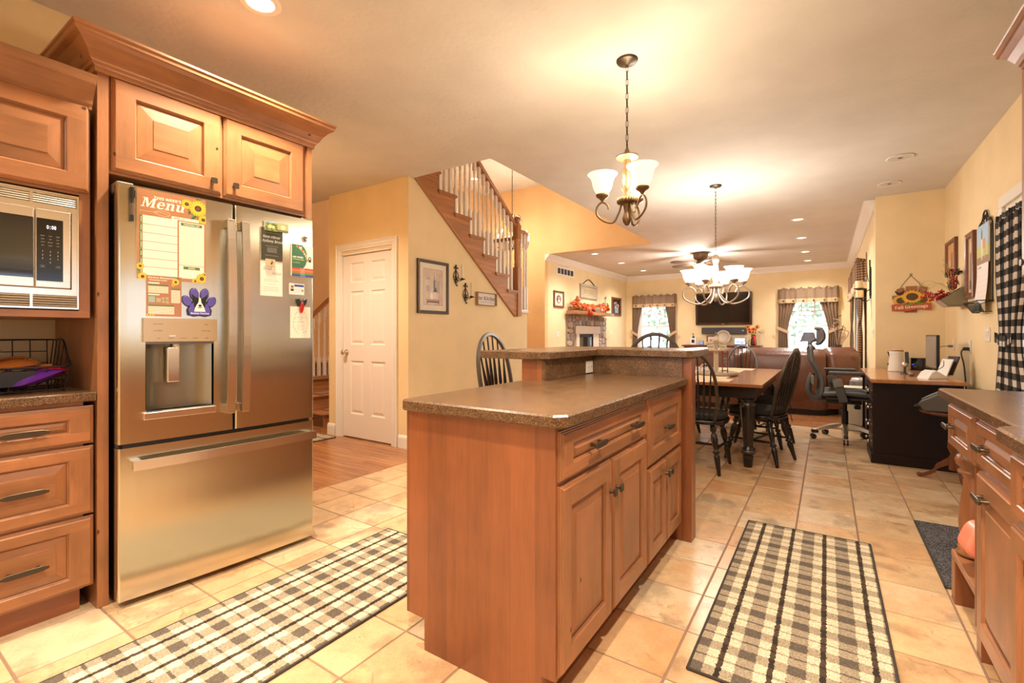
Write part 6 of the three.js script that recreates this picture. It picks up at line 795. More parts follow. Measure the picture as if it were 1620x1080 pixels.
// ---------- TV wall ----------
{
  const t = thing('television', 'black flat television with reddish bezel hung on the far wall', 'television', [-2.155, 1.784, ZF + .06], 0); t.rotation.x = .05; const w = 1.30, h = .80;
  mesh('bezel', [ring(w, h, [[0, -.03], [0, .025], [.008, .03], [.05, .028], [.055, .022]]), B(-w / 2 + .01, w / 2 - .01, -h / 2 + .01, h / 2 - .01, -.05, -.028)], phys(new THREE.Color().setRGB(.035, .010, .008), .15, { clearcoat: .8 }), t); mesh('screen', face(-w / 2 + .05, w / 2 - .05, -h / 2 + .05, h / 2 - .05, .0225), phys(new THREE.Color().setRGB(.010, .007, .006), .10), t); mesh('logo', B(-.03, .03, -h / 2 + .018, -h / 2 + .026, .0285, .030), M.silver, t);
  mesh('wall_mount', B(-.2, .2, -.15, .15, -.058, -.045), M.black, t);
  const s = thing('soundbar', 'black soundbar mounted below the television', 'soundbar', [-2.14, 1.236, ZF], 0); mesh('cabinet', [RB(-.52, .52, -.08, .08, .005, .085, .012, 2)], M.darkGrey, s); mesh('badge', tr(lathe([[0, .003], [.014, .003], [.016, 0]], 16), .44, 0, .085, PI / 2), M.silver, s);
  const c = thing('media_console', 'reddish brown wooden media console below the television', 'console', [-2.15, 0, ZF + .26]); const md = phys(new THREE.Color().setRGB(.20, .065, .03), .3, { map: oakTex }); mesh('top', uvm(RB(-.90, .88, .845, .88, -.24, .24, .005), 'x'), md, c); mesh('body', uvm(B(-.85, .83, .05, .845, -.23, .21), 'x'), md, c); for (let i = 0; i < 3; i++) mesh('door', uvm(RB(-.83 + i * .555, -.83 + i * .555 + .535, .09, .82, .21, .23, .004), 'y'), md, c); mesh('plinth', uvm(B(-.84, .82, 0, .05, -.22, .19), 'x'), md, c);
  const ty = .88, z = ZF + .25;
  const l = thing('decor_bottle', 'white square bottle with pump top on the console left end', 'bottle', [-2.82, ty, z]); mesh('bottle', RB(-.075, .075, 0, .17, -.04, .04, .012, 2), M.white, l); mesh('label', B(-.035, .035, .05, .13, .04, .042), M.black, l); mesh('pump', [cyl(.03, .025, .05, 0, .17, 0, 12), rod([0, .22, 0], [0, .28, 0], .007), RB(-.035, .01, .27, .285, -.01, .01, .003)], M.black, l);
  const b = thing('digital_clock', 'small dark clock with pale blue panes on the console', 'clock', [-2.63, ty, z]); mesh('case', RB(-.055, .055, 0, .10, -.02, .02, .004), M.darkGrey, b); for (let i = 0; i < 6; i++) mesh('pane', B(-.042 + (i % 2) * .046, -.004 + (i % 2) * .046, .012 + Math.floor(i / 2) * .029, .036 + Math.floor(i / 2) * .029, .02, .022), mat(0x9fb2e6, .3, { emissive: 0x8fa6e6, emissiveIntensity: .35 }), b);
  const fp = framed('framed_photo', 'small brown photo frame leaning on the console behind the plate', 'photo frame', [-2.41, ty + .12, z - .05], 0, .20, .23, .03, .02, M.frameBrown, ctex(96, 112, (g, w2, h2) => { g.fillStyle = '#d9d2c9'; g.fillRect(0, 0, w2, h2); g.fillStyle = '#b5654a'; g.fillRect(30, 30, 40, 60); g.fillStyle = '#e0bfa0'; g.beginPath(); g.arc(50, 34, 16, 0, 7); g.fill(); }));
  const p = thing('decor_plate', 'round pewter plate standing on an easel in front of the soundbar', 'plate', [-2.115, ty + .20, z + .0]); p.rotation.x = -.12; mesh('plate', tr(lathe([[0, .006], [.10, .008], [.115, .016], [.165, .024], [.17, .02], [.12, .008], [0, .0]], 36), 0, 0, 0, PI / 2), mat(new THREE.Color().setRGB(.42, .34, .26), .45, { metalness: .3 }), p); mesh('rim_ring', tr(ni(new THREE.TorusGeometry(.115, .004, 6, 36)), 0, 0, .016), M.bronzeLight, p); mesh('easel', [rod([-.05, -.20, .03], [-.02, -.1, -.02], .006), rod([.05, -.20, .03], [.02, -.1, -.02], .006), rod([0, -.19, -.10], [0, 0, -.015], .006)], M.iron, p);
  const d = thing('digital_picture_display', 'lit digital photo frame on the console beside the flowers', 'photo frame', [-1.74, ty + .095, z + .03]); d.rotation.x = -.15; mesh('case', RB(-.13, .13, -.09, .09, -.012, .0, .004), M.black, d); mesh('screen', face(-.118, .118, -.078, .078, .001), mat(0xffffff, .3, { map: ctex(128, 96, (g, w2, h2) => { g.fillStyle = '#e9e9ff'; g.fillRect(0, 0, w2, h2); g.fillStyle = '#6a76c8'; g.beginPath(); g.arc(40, 56, 20, 0, 7); g.arc(86, 62, 22, 0, 7); g.fill(); g.fillStyle = '#444a8a'; g.fillRect(0, 84, w2, 12); }), emissive: 0xdfe2ff, emissiveIntensity: .55 }), d); mesh('stand', rod([0, -.09, -.07], [0, 0, -.01], .006), M.black, d);
  const g2 = thing('chrome_figurine', 'small chrome winged ornament beside the digital photo frame', 'ornament', [-1.575, ty, z + .06]); mesh('wing', [tr(extr(oval(.012, .06, 14), .006, .002), -.035, .10, 0, 0, 0, .6), tr(extr(oval(.012, .06, 14), .006, .002), .035, .10, 0, 0, 0, -.6)], M.chrome, g2); mesh('base', [cyl(.035, .03, .02, 0, 0, 0, 14), rod([0, .02, 0], [0, .08, 0], .012, .01)], M.chrome, g2);
  const fl = thing('sunflower_vase', 'vase of autumn sunflowers tied with an orange ribbon', 'flowers', [-1.45, ty, z]); mesh('vase', lathe([[0, 0], [.05, 0], [.07, .03], [.06, .12], [.045, .2], [.055, .25], [.05, .25], [.04, .2], [0, .2]], 20), mat(0x4a2018, .35), fl); mesh('ribbon', [tr(extr(poly([[0, 0], [.03, -.02], [.05, -.20], [.025, -.21], [-.01, -.05]]), .006, .001), .02, .22, .06), tr(ni(new THREE.TorusGeometry(.048, .012, 8, 20)), 0, .215, 0, PI / 2)], mat(0xc63a22, .6), fl);
  const q = rng(12); for (let i = 0; i < 8; i++) { const a = i / 8 * 2 * PI, r = i ? .085 : 0, y = .38 + .07 * Math.sin(i * 2.1), x = r * Math.cos(a) * 1.4, zz = r * Math.sin(a) * .6 + .03; const P = []; for (let k = 0; k < 28; k++) P.push([(k % 2 ? .034 : .058) * Math.cos(k / 28 * 2 * PI), (k % 2 ? .034 : .058) * Math.sin(k / 28 * 2 * PI)]); const h = mesh('flower', tr(extr(poly(P), .008, .002), x, y, zz, -.2, (q() - .5) * .9, 0), mat(i % 3 ? 0xe08a2c : 0xd4622c, .7), fl); mesh('seed_head', sph(.02, x, y, zz + .012, 10, 8), mat(0x4a2412, .8), h); mesh('stem', rod([0, .2, 0], [x, y, zz], .004), mat(0x4f5a26, .8), fl); }
  for (let i = 0; i < 8; i++) mesh('leaf', tr(extr(oval(.014, .045, 12), .003, .001), mix(-.13, .13, q()), mix(.28, .42, q()), mix(.0, .05, q()), .2, q(), q() * 3), mat(0x50602c, .75), fl);
}
// lamp on a table by the right far window, twig vase in the corner
{
  const tb = thing('end_table', 'dark end table behind the sofa carrying the lamp', 'table', [-.33, 0, -12.2]); mesh('top', uvm(RB(-.25, .25, .56, .59, -.22, .22, .005), 'x'), M.frameBrown, tb); for (const [x, z] of [[-.22, -.19], [.22, -.19], [-.22, .19], [.22, .19]]) mesh('leg', B(x - .02, x + .02, 0, .56, z - .02, z + .02), M.frameBrown, tb);
  const l = thing('table_lamp', 'table lamp with dark grey shade before the far window', 'lamp', [-.33, .59, -12.2]); mesh('base', lathe([[0, 0], [.08, 0], [.08, .015], [.03, .03], [.05, .12], [.045, .22], [.02, .30], [.012, .42]], 20), M.bronze, l); mesh('shade', lathe([[.155, .40], [.095, .60], [.093, .60], [.153, .40]], 28), mat(new THREE.Color().setRGB(.10, .10, .12), .85), l); mesh('harp', rod([0, .42, 0], [0, .62, 0], .004), M.bronze, l);
  const v = thing('twig_vase', 'vase of curly pale twigs in the far right corner', 'vase', [.20, .0, -12.40]); mesh('vase', lathe([[0, 0], [.10, 0], [.13, .3], [.09, .7], [.06, .86], [.08, .92], [.07, .92], [.05, .86], [0, .5]], 20), mat(0x3a2a22, .5), v); const q = rng(5); for (let i = 0; i < 12; i++) { const a = q() * 6.3, r = .10 + .12 * q(), h = 1.15 + .45 * q(); mesh('twig', tube([[0, .8, 0], [r * .5 * Math.cos(a), h - .25, r * .5 * Math.sin(a)], [r * Math.cos(a), h - .05, r * Math.sin(a)], [r * .7 * Math.cos(a + .8), h, r * .7 * Math.sin(a + .8)]], .008, 20, 5), i % 2 ? mat(0xa89078, .8) : mat(0x4a3528, .8), v); }
}
// candle sconce on the living room right wall
{
  const t = thing('pillar_candle_sconce', 'iron wall sconce with two pillar candles and dried sprig', 'sconce', [XLR, 1.80, -7.52], WEST); mesh('back_plate', [RB(-.05, .05, -.16, .20, .004, .02, .004), rod([.03, -.2, .012], [.03, .15, .012], .008), rod([-.04, .1, .012], [-.04, .3, .012], .008)], M.iron, t);
  for (const [x, y, z] of [[-.09, -.05, .12], [.02, -.18, .12]]) { mesh('arm', tube([[0, y - .03, .015], [x * .5, y - .05, .06], [x, y - .012, z]], .006, 16, 6), M.iron, t); mesh('candle_plate', cyl(.055, .06, .008, x, y - .012, z, 18), M.iron, t); mesh('candle', [cyl(.042, .042, .095, x, y - .004, z, 18)], phys(new THREE.Color().setRGB(.82, .62, .36), .6), t); }
  const q = rng(3); for (let i = 0; i < 12; i++) mesh('dried_stem', tube([[0, .02, .03], [(q() - .5) * .04, .16, .045], [(q() - .5) * .09, .34 + q() * .06, .05]], .005, 10, 5), i % 3 ? mat(0x7a5f34, .9) : mat(0x4d4a2a, .9), t); mesh('bow', [tr(extr(oval(.04, .018, 14), .012, .004), -.03, .06, .05, 0, 0, .5), tr(extr(oval(.04, .018, 14), .012, .004), .03, .06, .05, 0, 0, -.5)], M.midGrey, t);
}
// ---------- sofa ----------
{
  M.leather = phys(new THREE.Color().setRGB(.115, .040, .019), .33, { bumpMap: leatherBump, bumpScale: .002, clearcoat: .15, clearcoatRoughness: .35 });
  const s = thing('leather_sofa', 'brown leather reclining sofa seen from behind the dining table', 'sofa', [0, 0, 0]);
  // plump back sections: lower tail, upper back
  const sect = (x0, x1, z, bulge, yaw, y1) => { const w = x1 - x0; const g = grid(20, 24, (u, v) => { const y = mix(.10, y1, v), ex = Math.pow(Math.abs(2 * u - 1), 6), lean = -.02 + .16 * ss(.5, 1, v) * 1; const top = v > .86 ? (v - .86) / .14 : 0; const yy = y - .03 * ex * ss(.8, 1, v); return [x0 + w * u, yy + .004 * vn(u * 9, v * 9, 4), z + bulge * Math.sin(PI * clamp(v * 1.05)) * (1 - ex * .7) + .05 * ss(.0, .3, v) - .16 * top * top - .04 * ex + .012 * (vn(u * 5, v * 7, 8) - .5)]; }, (u, v) => [u * w * 3, v * 3]); return g; };
  mesh('back_section', sect(-2.0, -1.10, -7.96, .04, 0, .94), M.leather, s); mesh('back_section', sect(-1.09, -.01, -7.96, .045, 0, .95), M.leather, s);
  const r = sect(.0, .40, 0, .05, 0, .965); const m = mesh('recliner_section', r, M.leather, s); m.position.set(0, 0, -8.0); m.rotation.y = .32;
  mesh('body', [RB(-2.0, .36, .10, .90, -8.75, -8.02, .08, 3)], M.leather, s); mesh('arm_rest', RB(.14, .36, .10, .64, -9.05, -8.35, .08, 3), M.leather, s); mesh('arm_rest', RB(-2.2, -1.98, .10, .64, -9.0, -8.1, .08, 3), M.leather, s); mesh('seat', RB(-1.98, .2, .30, .48, -9.0, -8.7, .06, 3), M.leather, s);
  mesh('tail_flap', grid(40, 10, (u, v) => [mix(-1.95, .17, u), mix(.08, .52, v), -7.93 - .30 * ss(.86, 1, u) + .014 * Math.sin(u * 30 + v * 3) * (1 - v) + .012 * vn(u * 14, v * 4, 6)], (u, v) => [u * 6, v * 1.4]), M.leather, s);
  mesh('base_skirt', [slab([[-1.98, -8.0], [-.35, -7.94], [-.02, -8.03], [.14, -8.25], [.2, -8.5], [.2, -8.9], [-1.98, -8.9]].reverse(), 0, .10, .004)], M.black, s);
}
// ---------- windsor chairs ----------
function windsor(name, label, category, pos, turn, o) {   // faces -z (front), back at +z; origin on the floor under the seat
  const t = thing(name, label, category, pos, turn, o.group); const sh = o.seat, top = o.top, sw = .225, sd = .21; const nS = o.n || 7, bw = o.bw || .205, lean = o.lean || .30;
  const seatS = new THREE.Shape(); seatS.moveTo(-.16, -sd + .0); seatS.bezierCurveTo(-.24, -.20, -.25, .0, -.225, .10); seatS.bezierCurveTo(-.21, .19, -.12, .215, 0, .215); seatS.bezierCurveTo(.12, .215, .21, .19, .225, .10); seatS.bezierCurveTo(.25, 0, .24, -.20, .16, -sd); seatS.bezierCurveTo(.08, -.225, -.08, -.225, -.16, -sd);
  const sg = ni(new THREE.ExtrudeGeometry(seatS, { depth: .016, bevelEnabled: true, bevelSize: .012, bevelOffset: -.012, bevelThickness: .010, bevelSegments: 2, curveSegments: 8 })); sg.rotateX(PI / 2); mesh('seat', sg.translate(0, sh - .010, 0), o.mat, t);
  if (o.cushion) { const c = ni(new THREE.ExtrudeGeometry(seatS, { depth: .02, bevelEnabled: true, bevelSize: .02, bevelOffset: -.035, bevelThickness: .014, bevelSegments: 3, curveSegments: 8 })); c.rotateX(PI / 2); mesh('cushion', c.translate(0, sh + .034, -.01), M.blackFab, t); for (const s of [-1, 1]) mesh('cushion_tie', tube([[s * .16, sh + .01, .17], [s * .18, sh - .02, .20], [s * .17, sh - .08, .22]], .004, 12, 5), M.blackFab, t); }
  const lp = [[.012, 0], [.014, .03], [.019, .18], [.024, .32], [.024, .37], [.014, .395], [.027, .42], [.027, .45], [.013, .475], [.020, .54], [.028, .67], [.024, .76], [.013, .80], [.026, .84], [.022, .90], [.016, 1]];
  const feet = [[-.215, -.215], [.215, -.215], [-.205, .235], [.205, .235]], tops = [[-.15, -.13], [.15, -.13], [-.13, .13], [.13, .13]];
  feet.forEach((f, i) => mesh('leg', turned(lp, [f[0], 0, f[1]], [tops[i][0], sh - .02, tops[i][1]], 10), o.mat, t));
  const at = (i, y) => { const k = y / (sh - .02); return [mix(feet[i][0], tops[i][0], k), y, mix(feet[i][1], tops[i][1], k)]; }; const sy = o.bar ? .30 : .20; const sp = [[.008, 0], [.010, .3], [.013, .5], [.010, .7], [.008, 1]];
  mesh('stretcher', turned(sp, at(0, sy), at(2, sy), 8), o.mat, t); mesh('stretcher', turned(sp, at(1, sy), at(3, sy), 8), o.mat, t); const A = at(0, sy), C = at(2, sy), D = at(1, sy), E = at(3, sy); mesh('stretcher', turned(sp, [(A[0] + C[0]) / 2, sy, (A[2] + C[2]) / 2], [(D[0] + E[0]) / 2, sy, (D[2] + E[2]) / 2], 8), o.mat, t);
  if (o.bar) mesh('foot_rail', turned(sp, at(0, .22), at(1, .22), 8), o.mat, t);
  const hh = top - sh, zc = (y) => .165 + Math.tan(lean) * (y - sh) * .85; const bowPts = []; const N = 26; for (let i = 0; i <= N; i++) { const a = PI * i / N; const yy = sh + hh * Math.pow(Math.max(0, Math.sin(a)), .62), x = -Math.cos(a) * (bw + .0) * (Math.abs(Math.cos(a)) > .995 ? .86 : 1) * (1 - .12 * (1 - Math.sin(a)) ** 2 * 1.0); bowPts.push(V3(x, Math.max(yy, sh), zc(yy))); }
  const cv = new THREE.CatmullRomCurve3(bowPts); const P = []; for (let i = 0; i <= 48; i++) { const p = cv.getPoint(i / 48), d = cv.getTangent(i / 48); const zz = V3(0, -Math.sin(lean), Math.cos(lean)), side = d.clone().cross(zz).normalize(), nn = side.clone().cross(d).normalize(); const q = [[-1, -.55], [-.7, -1], [.7, -1], [1, -.55], [1, .55], [.7, 1], [-.7, 1], [-1, .55]].map(([a, b]) => { const v = p.clone().addScaledVector(side, a * .0125).addScaledVector(nn, b * .0105); return [v.x, v.y, v.z]; }); P.push(q); } mesh('back_bow', loft(P), o.bowMat || o.mat, t);
  const spn = [[.0055, 0], [.008, .15], [.012, .34], [.010, .5], [.006, .7], [.005, 1]];
  for (let i = 0; i < nS; i++) { const u = (i + 1) / (nS + 1), bx = mix(-.15, .15, u), tx = mix(-bw * .98, bw * .98, u); const cs = clamp(tx / bw, -1, 1), sa = Math.sqrt(1 - cs * cs), ty = sh + hh * Math.pow(Math.max(sa, .05), .62); mesh('spindle', turned(spn, [bx, sh, .165 + .03 * (1 - Math.abs(2 * u - 1))], [tx, ty - .004, zc(ty)], 8), o.mat, t); }
  return t;
}
const din = { seat: .435, top: 1.0, mat: M.blackWood, bowMat: M.worn, cushion: true, group: 'black windsor chairs around the dining table' };
windsor('windsor_chair', 'black windsor dining chair at the near head of the table', 'chair', [-.93, 0, -4.36], PI, { ...din, n: 7 }).rotation.y = 0.0;
windsor('windsor_chair', 'black windsor dining chair on the right side, nearest the camera', 'chair', [-.522, 0, -4.916], 1.29, din);
windsor('windsor_chair', 'black windsor dining chair on the right side, farther behind', 'chair', [-.56, 0, -5.66], 1.36, din);
windsor('windsor_chair', 'black windsor dining chair at the far head, backing the sofa', 'chair', [-.93, 0, -6.60], PI, din);
windsor('windsor_chair', 'black windsor dining chair on the left side, half hidden by the bar', 'chair', [-1.45, 0, -5.60], -PI / 2, din);
const stool = { seat: .70, top: 1.152, mat: M.blackWood, bowMat: M.worn, bar: true, bw: .225, n: 6, lean: .2, group: 'black windsor bar stools' };
windsor('bar_stool', 'black windsor bar stool at the left end of the bar', 'bar stool', [-1.60, 0, -2.53], -PI / 2 + .12, stool); windsor('bar_stool', 'black windsor bar stool behind the bar, before the far window', 'bar stool', [-1.07, 0, -3.30], PI, { ...stool, bowMat: M.worn });
// ---------- dining table ----------
{
  const t = thing('dining_table', 'oak-topped farmhouse dining table with black turned legs', 'table', [0, 0, 0]); const x0 = -1.53, x1 = -.445, z0 = -6.50, z1 = -4.43, y = .73;
  const n = 6; for (let i = 0; i < n; i++) { const a = mix(z0 + .14, z1 - .14, i / n), b = mix(z0 + .14, z1 - .14, (i + 1) / n); mesh('plank', RW('x', .002, x0, x1, y - .028, y, a, b), M.tableTop, t); } mesh('breadboard_end', RW('x', .003, x0, x1, y - .028, y, z0, z0 + .139), M.tableTop, t); mesh('breadboard_end', RW('x', .003, x0, x1, y - .028, y, z1 - .139, z1), M.tableTop, t);
  const ap = [B(x0 + .06, x1 - .06, y - .13, y - .028, z1 - .09, z1 - .065), B(x0 + .06, x1 - .06, y - .13, y - .028, z0 + .065, z0 + .09), B(x0 + .06, x0 + .085, y - .13, y - .028, z0 + .09, z1 - .09), B(x1 - .085, x1 - .06, y - .13, y - .028, z0 + .09, z1 - .09)]; for (const g of ap) mesh('apron', g, M.blackWood, t);
  const lp = [[.034, 0], [.040, .10], [.045, .135], [.034, .15], [.056, .17], [.062, .19], [.052, .215], [.058, .23], [.038, .25], [.040, .29], [.050, .5], [.064, .73], [.062, .785], [.042, .805], [.062, .825], [.062, .84], [.044, .855], [.056, .87], [.05, .89]];
  for (const [x, z] of [[x0 + .125, z1 - .135], [x1 - .125, z1 - .135], [x0 + .125, z0 + .135], [x1 - .125, z0 + .135]]) { const l = mesh('leg', [turned(lp.map(p => [p[0], p[1]]), [x, 0, z], [x, y - .028, z], 24)], M.blackWood, t); mesh('leg_block', RB(x - .055, x + .055, y - .125, y - .0285, z - .055, z + .055, .003), M.blackWood, l); mesh('worn_ring', [lathe([[.0575, .124], [.0632, .132], [.0632, .142], [.0545, .152]], 24, x, 0, z)], M.worn, l); }
  const pm = mat(new THREE.Color().setRGB(.66, .48, .30), .95, { bumpMap: weave, bumpScale: .001 }); const spots = [[-.93, -4.68, 0, 'at the near head of the table'], [-.70, -5.0, 1, 'on the right, near end of the table'], [-.70, -5.65, 1, 'on the right, far end of the table'], [-.93, -6.25, 0, 'at the far head of the table'], [-1.30, -5.35, 1, 'on the left side of the table']];
  for (const [x, z, r, w] of spots.slice(0, 1).concat(spots.slice(3))) { const w2 = r ? .15 : .21, d2 = r ? .21 : .15; solo('placemat', RB(x - w2, x + w2, y, y + .004, z - d2, z + d2, .0015), pm, 'tan woven placemat ' + w, 'placemat', 'tan placemats on the dining table'); }
  const run = solo('table_runner', RB(-1.10, -.80, y, y + .003, -6.08, -4.86, .001), mat(new THREE.Color().setRGB(.70, .55, .38), .95, { bumpMap: weave, bumpScale: .001 }), 'pale tan runner along the middle of the dining table', 'table runner');
  const tr0 = thing('serving_tray', 'round white wooden tray in the middle of the dining table', 'tray', [-.945, y + .003, -5.25]); mesh('tray', lathe([[0, 0], [.19, 0], [.20, .012], [.20, .035], [.188, .035], [.186, .014], [0, .014]], 36), mat(new THREE.Color().setRGB(.55, .47, .38), .7), tr0);
  const wm = thing('windmill_centerpiece', 'white wooden windmill-like centerpiece with gnome and tiny signs', 'decoration', [-.955, y + .017, -5.25], .4); const wh = mat(new THREE.Color().setRGB(.72, .62, .50), .7); mesh('post', [RB(-.02, .02, 0, .34, -.02, .02, .003)], wh, wm); mesh('tier', [cyl(.085, .085, .012, 0, .235, 0, 24)], wh, wm); mesh('tier', [cyl(.05, .05, .01, 0, .325, 0, 20)], wh, wm);
  mesh('ladder', [B(.05, .058, 0, .235, .03, .04), B(.10, .108, 0, .235, .03, .04), ...Array.from({ length: 6 }, (_, i) => B(.058, .10, .03 + i * .035, .038 + i * .035, .033, .038))], mat(0x7c3f26, .7), wm);
  const sg = ctex(96, 96, (g, w, h) => { g.fillStyle = '#eadfc9'; g.fillRect(0, 0, w, h); g.fillStyle = '#3b2f28'; g.textAlign = 'center'; g.font = 'bold 26px serif'; g.fillText('HELLO', 48, 36); g.font = 'bold 30px serif'; g.fillText('FALL', 48, 76); }); for (const [x, r] of [[-.055, .35], [.055, -.15]]) { const s = mesh('tiny_sign', tr(B(-.035, .035, 0, .085, -.004, 0), x, .248, .05, -.2, 0, r * .4), wh, wm); mesh('sign_face', tr(face(-.033, .033, .003, .082, .001), x, .248, .05, -.2, 0, r * .4), mat(0xffffff, .7, { map: sg }), wm); }
  mesh('gnome', [lathe([[0, .335], [.03, .338], [.032, .36], [.018, .385], [0, .39]], 14), tr(sph(.012, 0, .385, .012, 8, 6), 0, 0, 0)], M.cream, wm); mesh('gnome_hat', lathe([[.022, .385], [.018, .40], [.008, .425], [0, .43]], 12), M.midGrey, wm); mesh('wheel', tr(ni(new THREE.TorusGeometry(.05, .007, 6, 24)), -.11, .05, .04), wh, wm); mesh('bunny', [sph(.022, .02, .022, .075, 10, 8)], M.white, wm);
}
// ---------- desk corner ----------
{
  const d = thing('writing_desk', 'black desk with honey wood top against the right wall', 'desk', [0, 0, 0]); const x0 = .345, x1 = .945, z0 = -6.84, z1 = -5.33;
  mesh('top', slab([[.325, -5.23], [.36, -5.20], [.955, -5.28], [.955, -6.87], [.37, -6.87], [.325, -6.80]], .725, .76, .006, 'z'), M.deskTop, d); mesh('side_panel', RB(x0, x1, .08, .725, z1 - .02, z1, .003), M.deskDark, d); mesh('carcass', B(x0 + .02, x1, .08, .725, -5.82, z1 - .02), M.deskDark, d); mesh('side_panel', RB(x0, x1, .08, .725, z0, z0 + .02, .003), M.deskDark, d); mesh('back_panel', B(x1 - .02, x1, .2, .725, z0 + .02, -5.82), M.deskDark, d); mesh('carcass', B(x0 + .02, x1, .08, .725, z0 + .02, -6.5), M.deskDark, d);
  mesh('plinth', RB(x0 - .015, x1, 0, .085, -5.84, z1 + .015, .006), M.deskDark, d); mesh('plinth', RB(x0 - .015, x1, 0, .085, z0 - .0, -6.48, .006), M.deskDark, d);
  for (let i = 0; i < 4; i++) { const y0 = .10 + i * .155; const dr = mesh('drawer', RB(x0 - .002, x0 + .02, y0, y0 + .145, -5.80, z1 - .03, .004), M.deskDark, d); mesh('drawer_knob', [sph(.014, x0 - .025, y0 + .072, -5.45, 10, 8), tr(cyl(.006, .006, .02, 0, 0, 0, 8), x0 - .002, y0 + .072, -5.45, 0, 0, PI / 2)], M.chrome, dr); mesh('drawer_knob', [sph(.014, x0 - .025, y0 + .072, -5.68, 10, 8), tr(cyl(.006, .006, .02, 0, 0, 0, 8), x0 - .002, y0 + .072, -5.68, 0, 0, PI / 2)], M.chrome, dr); }
  mesh('pencil_drawer', RB(x0 + .005, x0 + .02, .63, .715, -6.47, -5.83, .003), M.deskDark, d);
  const y = .76;
  const p = thing('pet_camera', 'white waisted pet treat dispenser on the desk', 'pet camera', [.61, y, -6.40], -.6); mesh('body', lathe([[0, 0], [.07, 0], [.072, .008], [.062, .11], [.056, .15], [.06, .20], [.063, .215], [0, .215]], 32), phys(new THREE.Color().setRGB(.85, .80, .70), .3), p); mesh('lid', lathe([[0, .228], [.06, .226], [.0635, .215], [0, .215]], 32), mat(0xb9805a, .4), p); mesh('slot', tr(RB(-.006, .006, -.025, .025, 0, .01, .003), -.05, .185, .03, 0, -1, .3), M.black, p); mesh('lens', tr(lathe([[0, .006], [.012, .006], [.014, 0]], 16), -.05, .075, .042, PI / 2, 0, 0), M.midGrey, p);
  const c = thing('computer_case', 'low dark desktop computer box against the corner wall', 'computer', [.82, y, -6.76], 0); mesh('case', RB(-.06, .12, 0, .135, -.10, .07, .005), M.gloss, c); mesh('light', B(-.05, -.035, .06, .068, .07, .072), mat(0x5a5aff, .3, { emissive: 0x4a4aff, emissiveIntensity: 1 }), c); mesh('port', B(-.04, -.005, .03, .055, .07, .0715), M.darkGrey, c);
  const m = thing('computer_monitor', 'thin flat monitor seen nearly edge-on on the desk', 'monitor', [.84, y, -5.98], -1.49); mesh('panel', [RB(-.18, .18, .065, .385, -.012, .012, .004)], M.black, m); mesh('screen', face(-.168, .168, .078, .372, .0125), phys(new THREE.Color().setRGB(.22, .20, .19), .12), m); mesh('stand', [RB(-.10, .10, 0, .012, -.07, .09, .004), RB(-.02, .02, .012, .08, -.03, -.012, .003)], M.black, m);
  const w = thing('desk_webcam', 'small metallic webcam and mouse clutter beside the monitor', 'webcam', [.64, y, -6.02]); mesh('body', [sph(.028, 0, .09, 0, 14, 10)], M.silver, w); mesh('stand', [rod([0, 0, 0], [0, .07, 0], .010), cyl(.04, .035, .012, 0, 0, 0, 16), tr(RB(-.015, .015, 0, .12, -.012, .012, .005), .02, .10, -.03, -.3)], M.darkGrey, w);
  const ph = thing('phone_stand', 'dark tablet leaning with a white one in a wedge stand', 'tablet', [.845, y, -5.62], -.9); mesh('base', extr(poly([[0, 0], [.20, 0], [.16, .055], [.12, .075], [0, .01]]), .11, .004).rotateY(-PI / 2).translate(.055, 0, -.02), M.white, ph); mesh('dark_tablet', tr(RB(-.05, .05, 0, .18, -.007, .007, .005), 0, .03, -.06, -.42), mat(0x2a0f0c, .3), ph); mesh('white_tablet', tr(RB(-.05, .05, 0, .165, -.006, .006, .005), 0, .02, -.005, -.42), M.white, ph); mesh('cable', tube([[.03, .08, .06], [.05, .11, .03], [.045, .16, .02]], .003, 14, 5), M.black, ph);
  const cl = thing('desk_clip', 'little silver binder clip on the desk edge', 'clip', [.74, y, -5.52]); mesh('clip', [RB(-.008, .008, 0, .03, -.006, .006, .002), tr(ni(new THREE.TorusGeometry(.009, .002, 5, 14)), 0, .035, 0)], M.silver, cl);
  const ms = solo('computer_mouse', ni(new THREE.SphereGeometry(.035, 16, 10).scale(.75, .5, 1.4).translate(.66, y + .0175, -5.78)), M.midGrey, 'grey rounded computer mouse on the desk beside webcam', 'mouse');
}
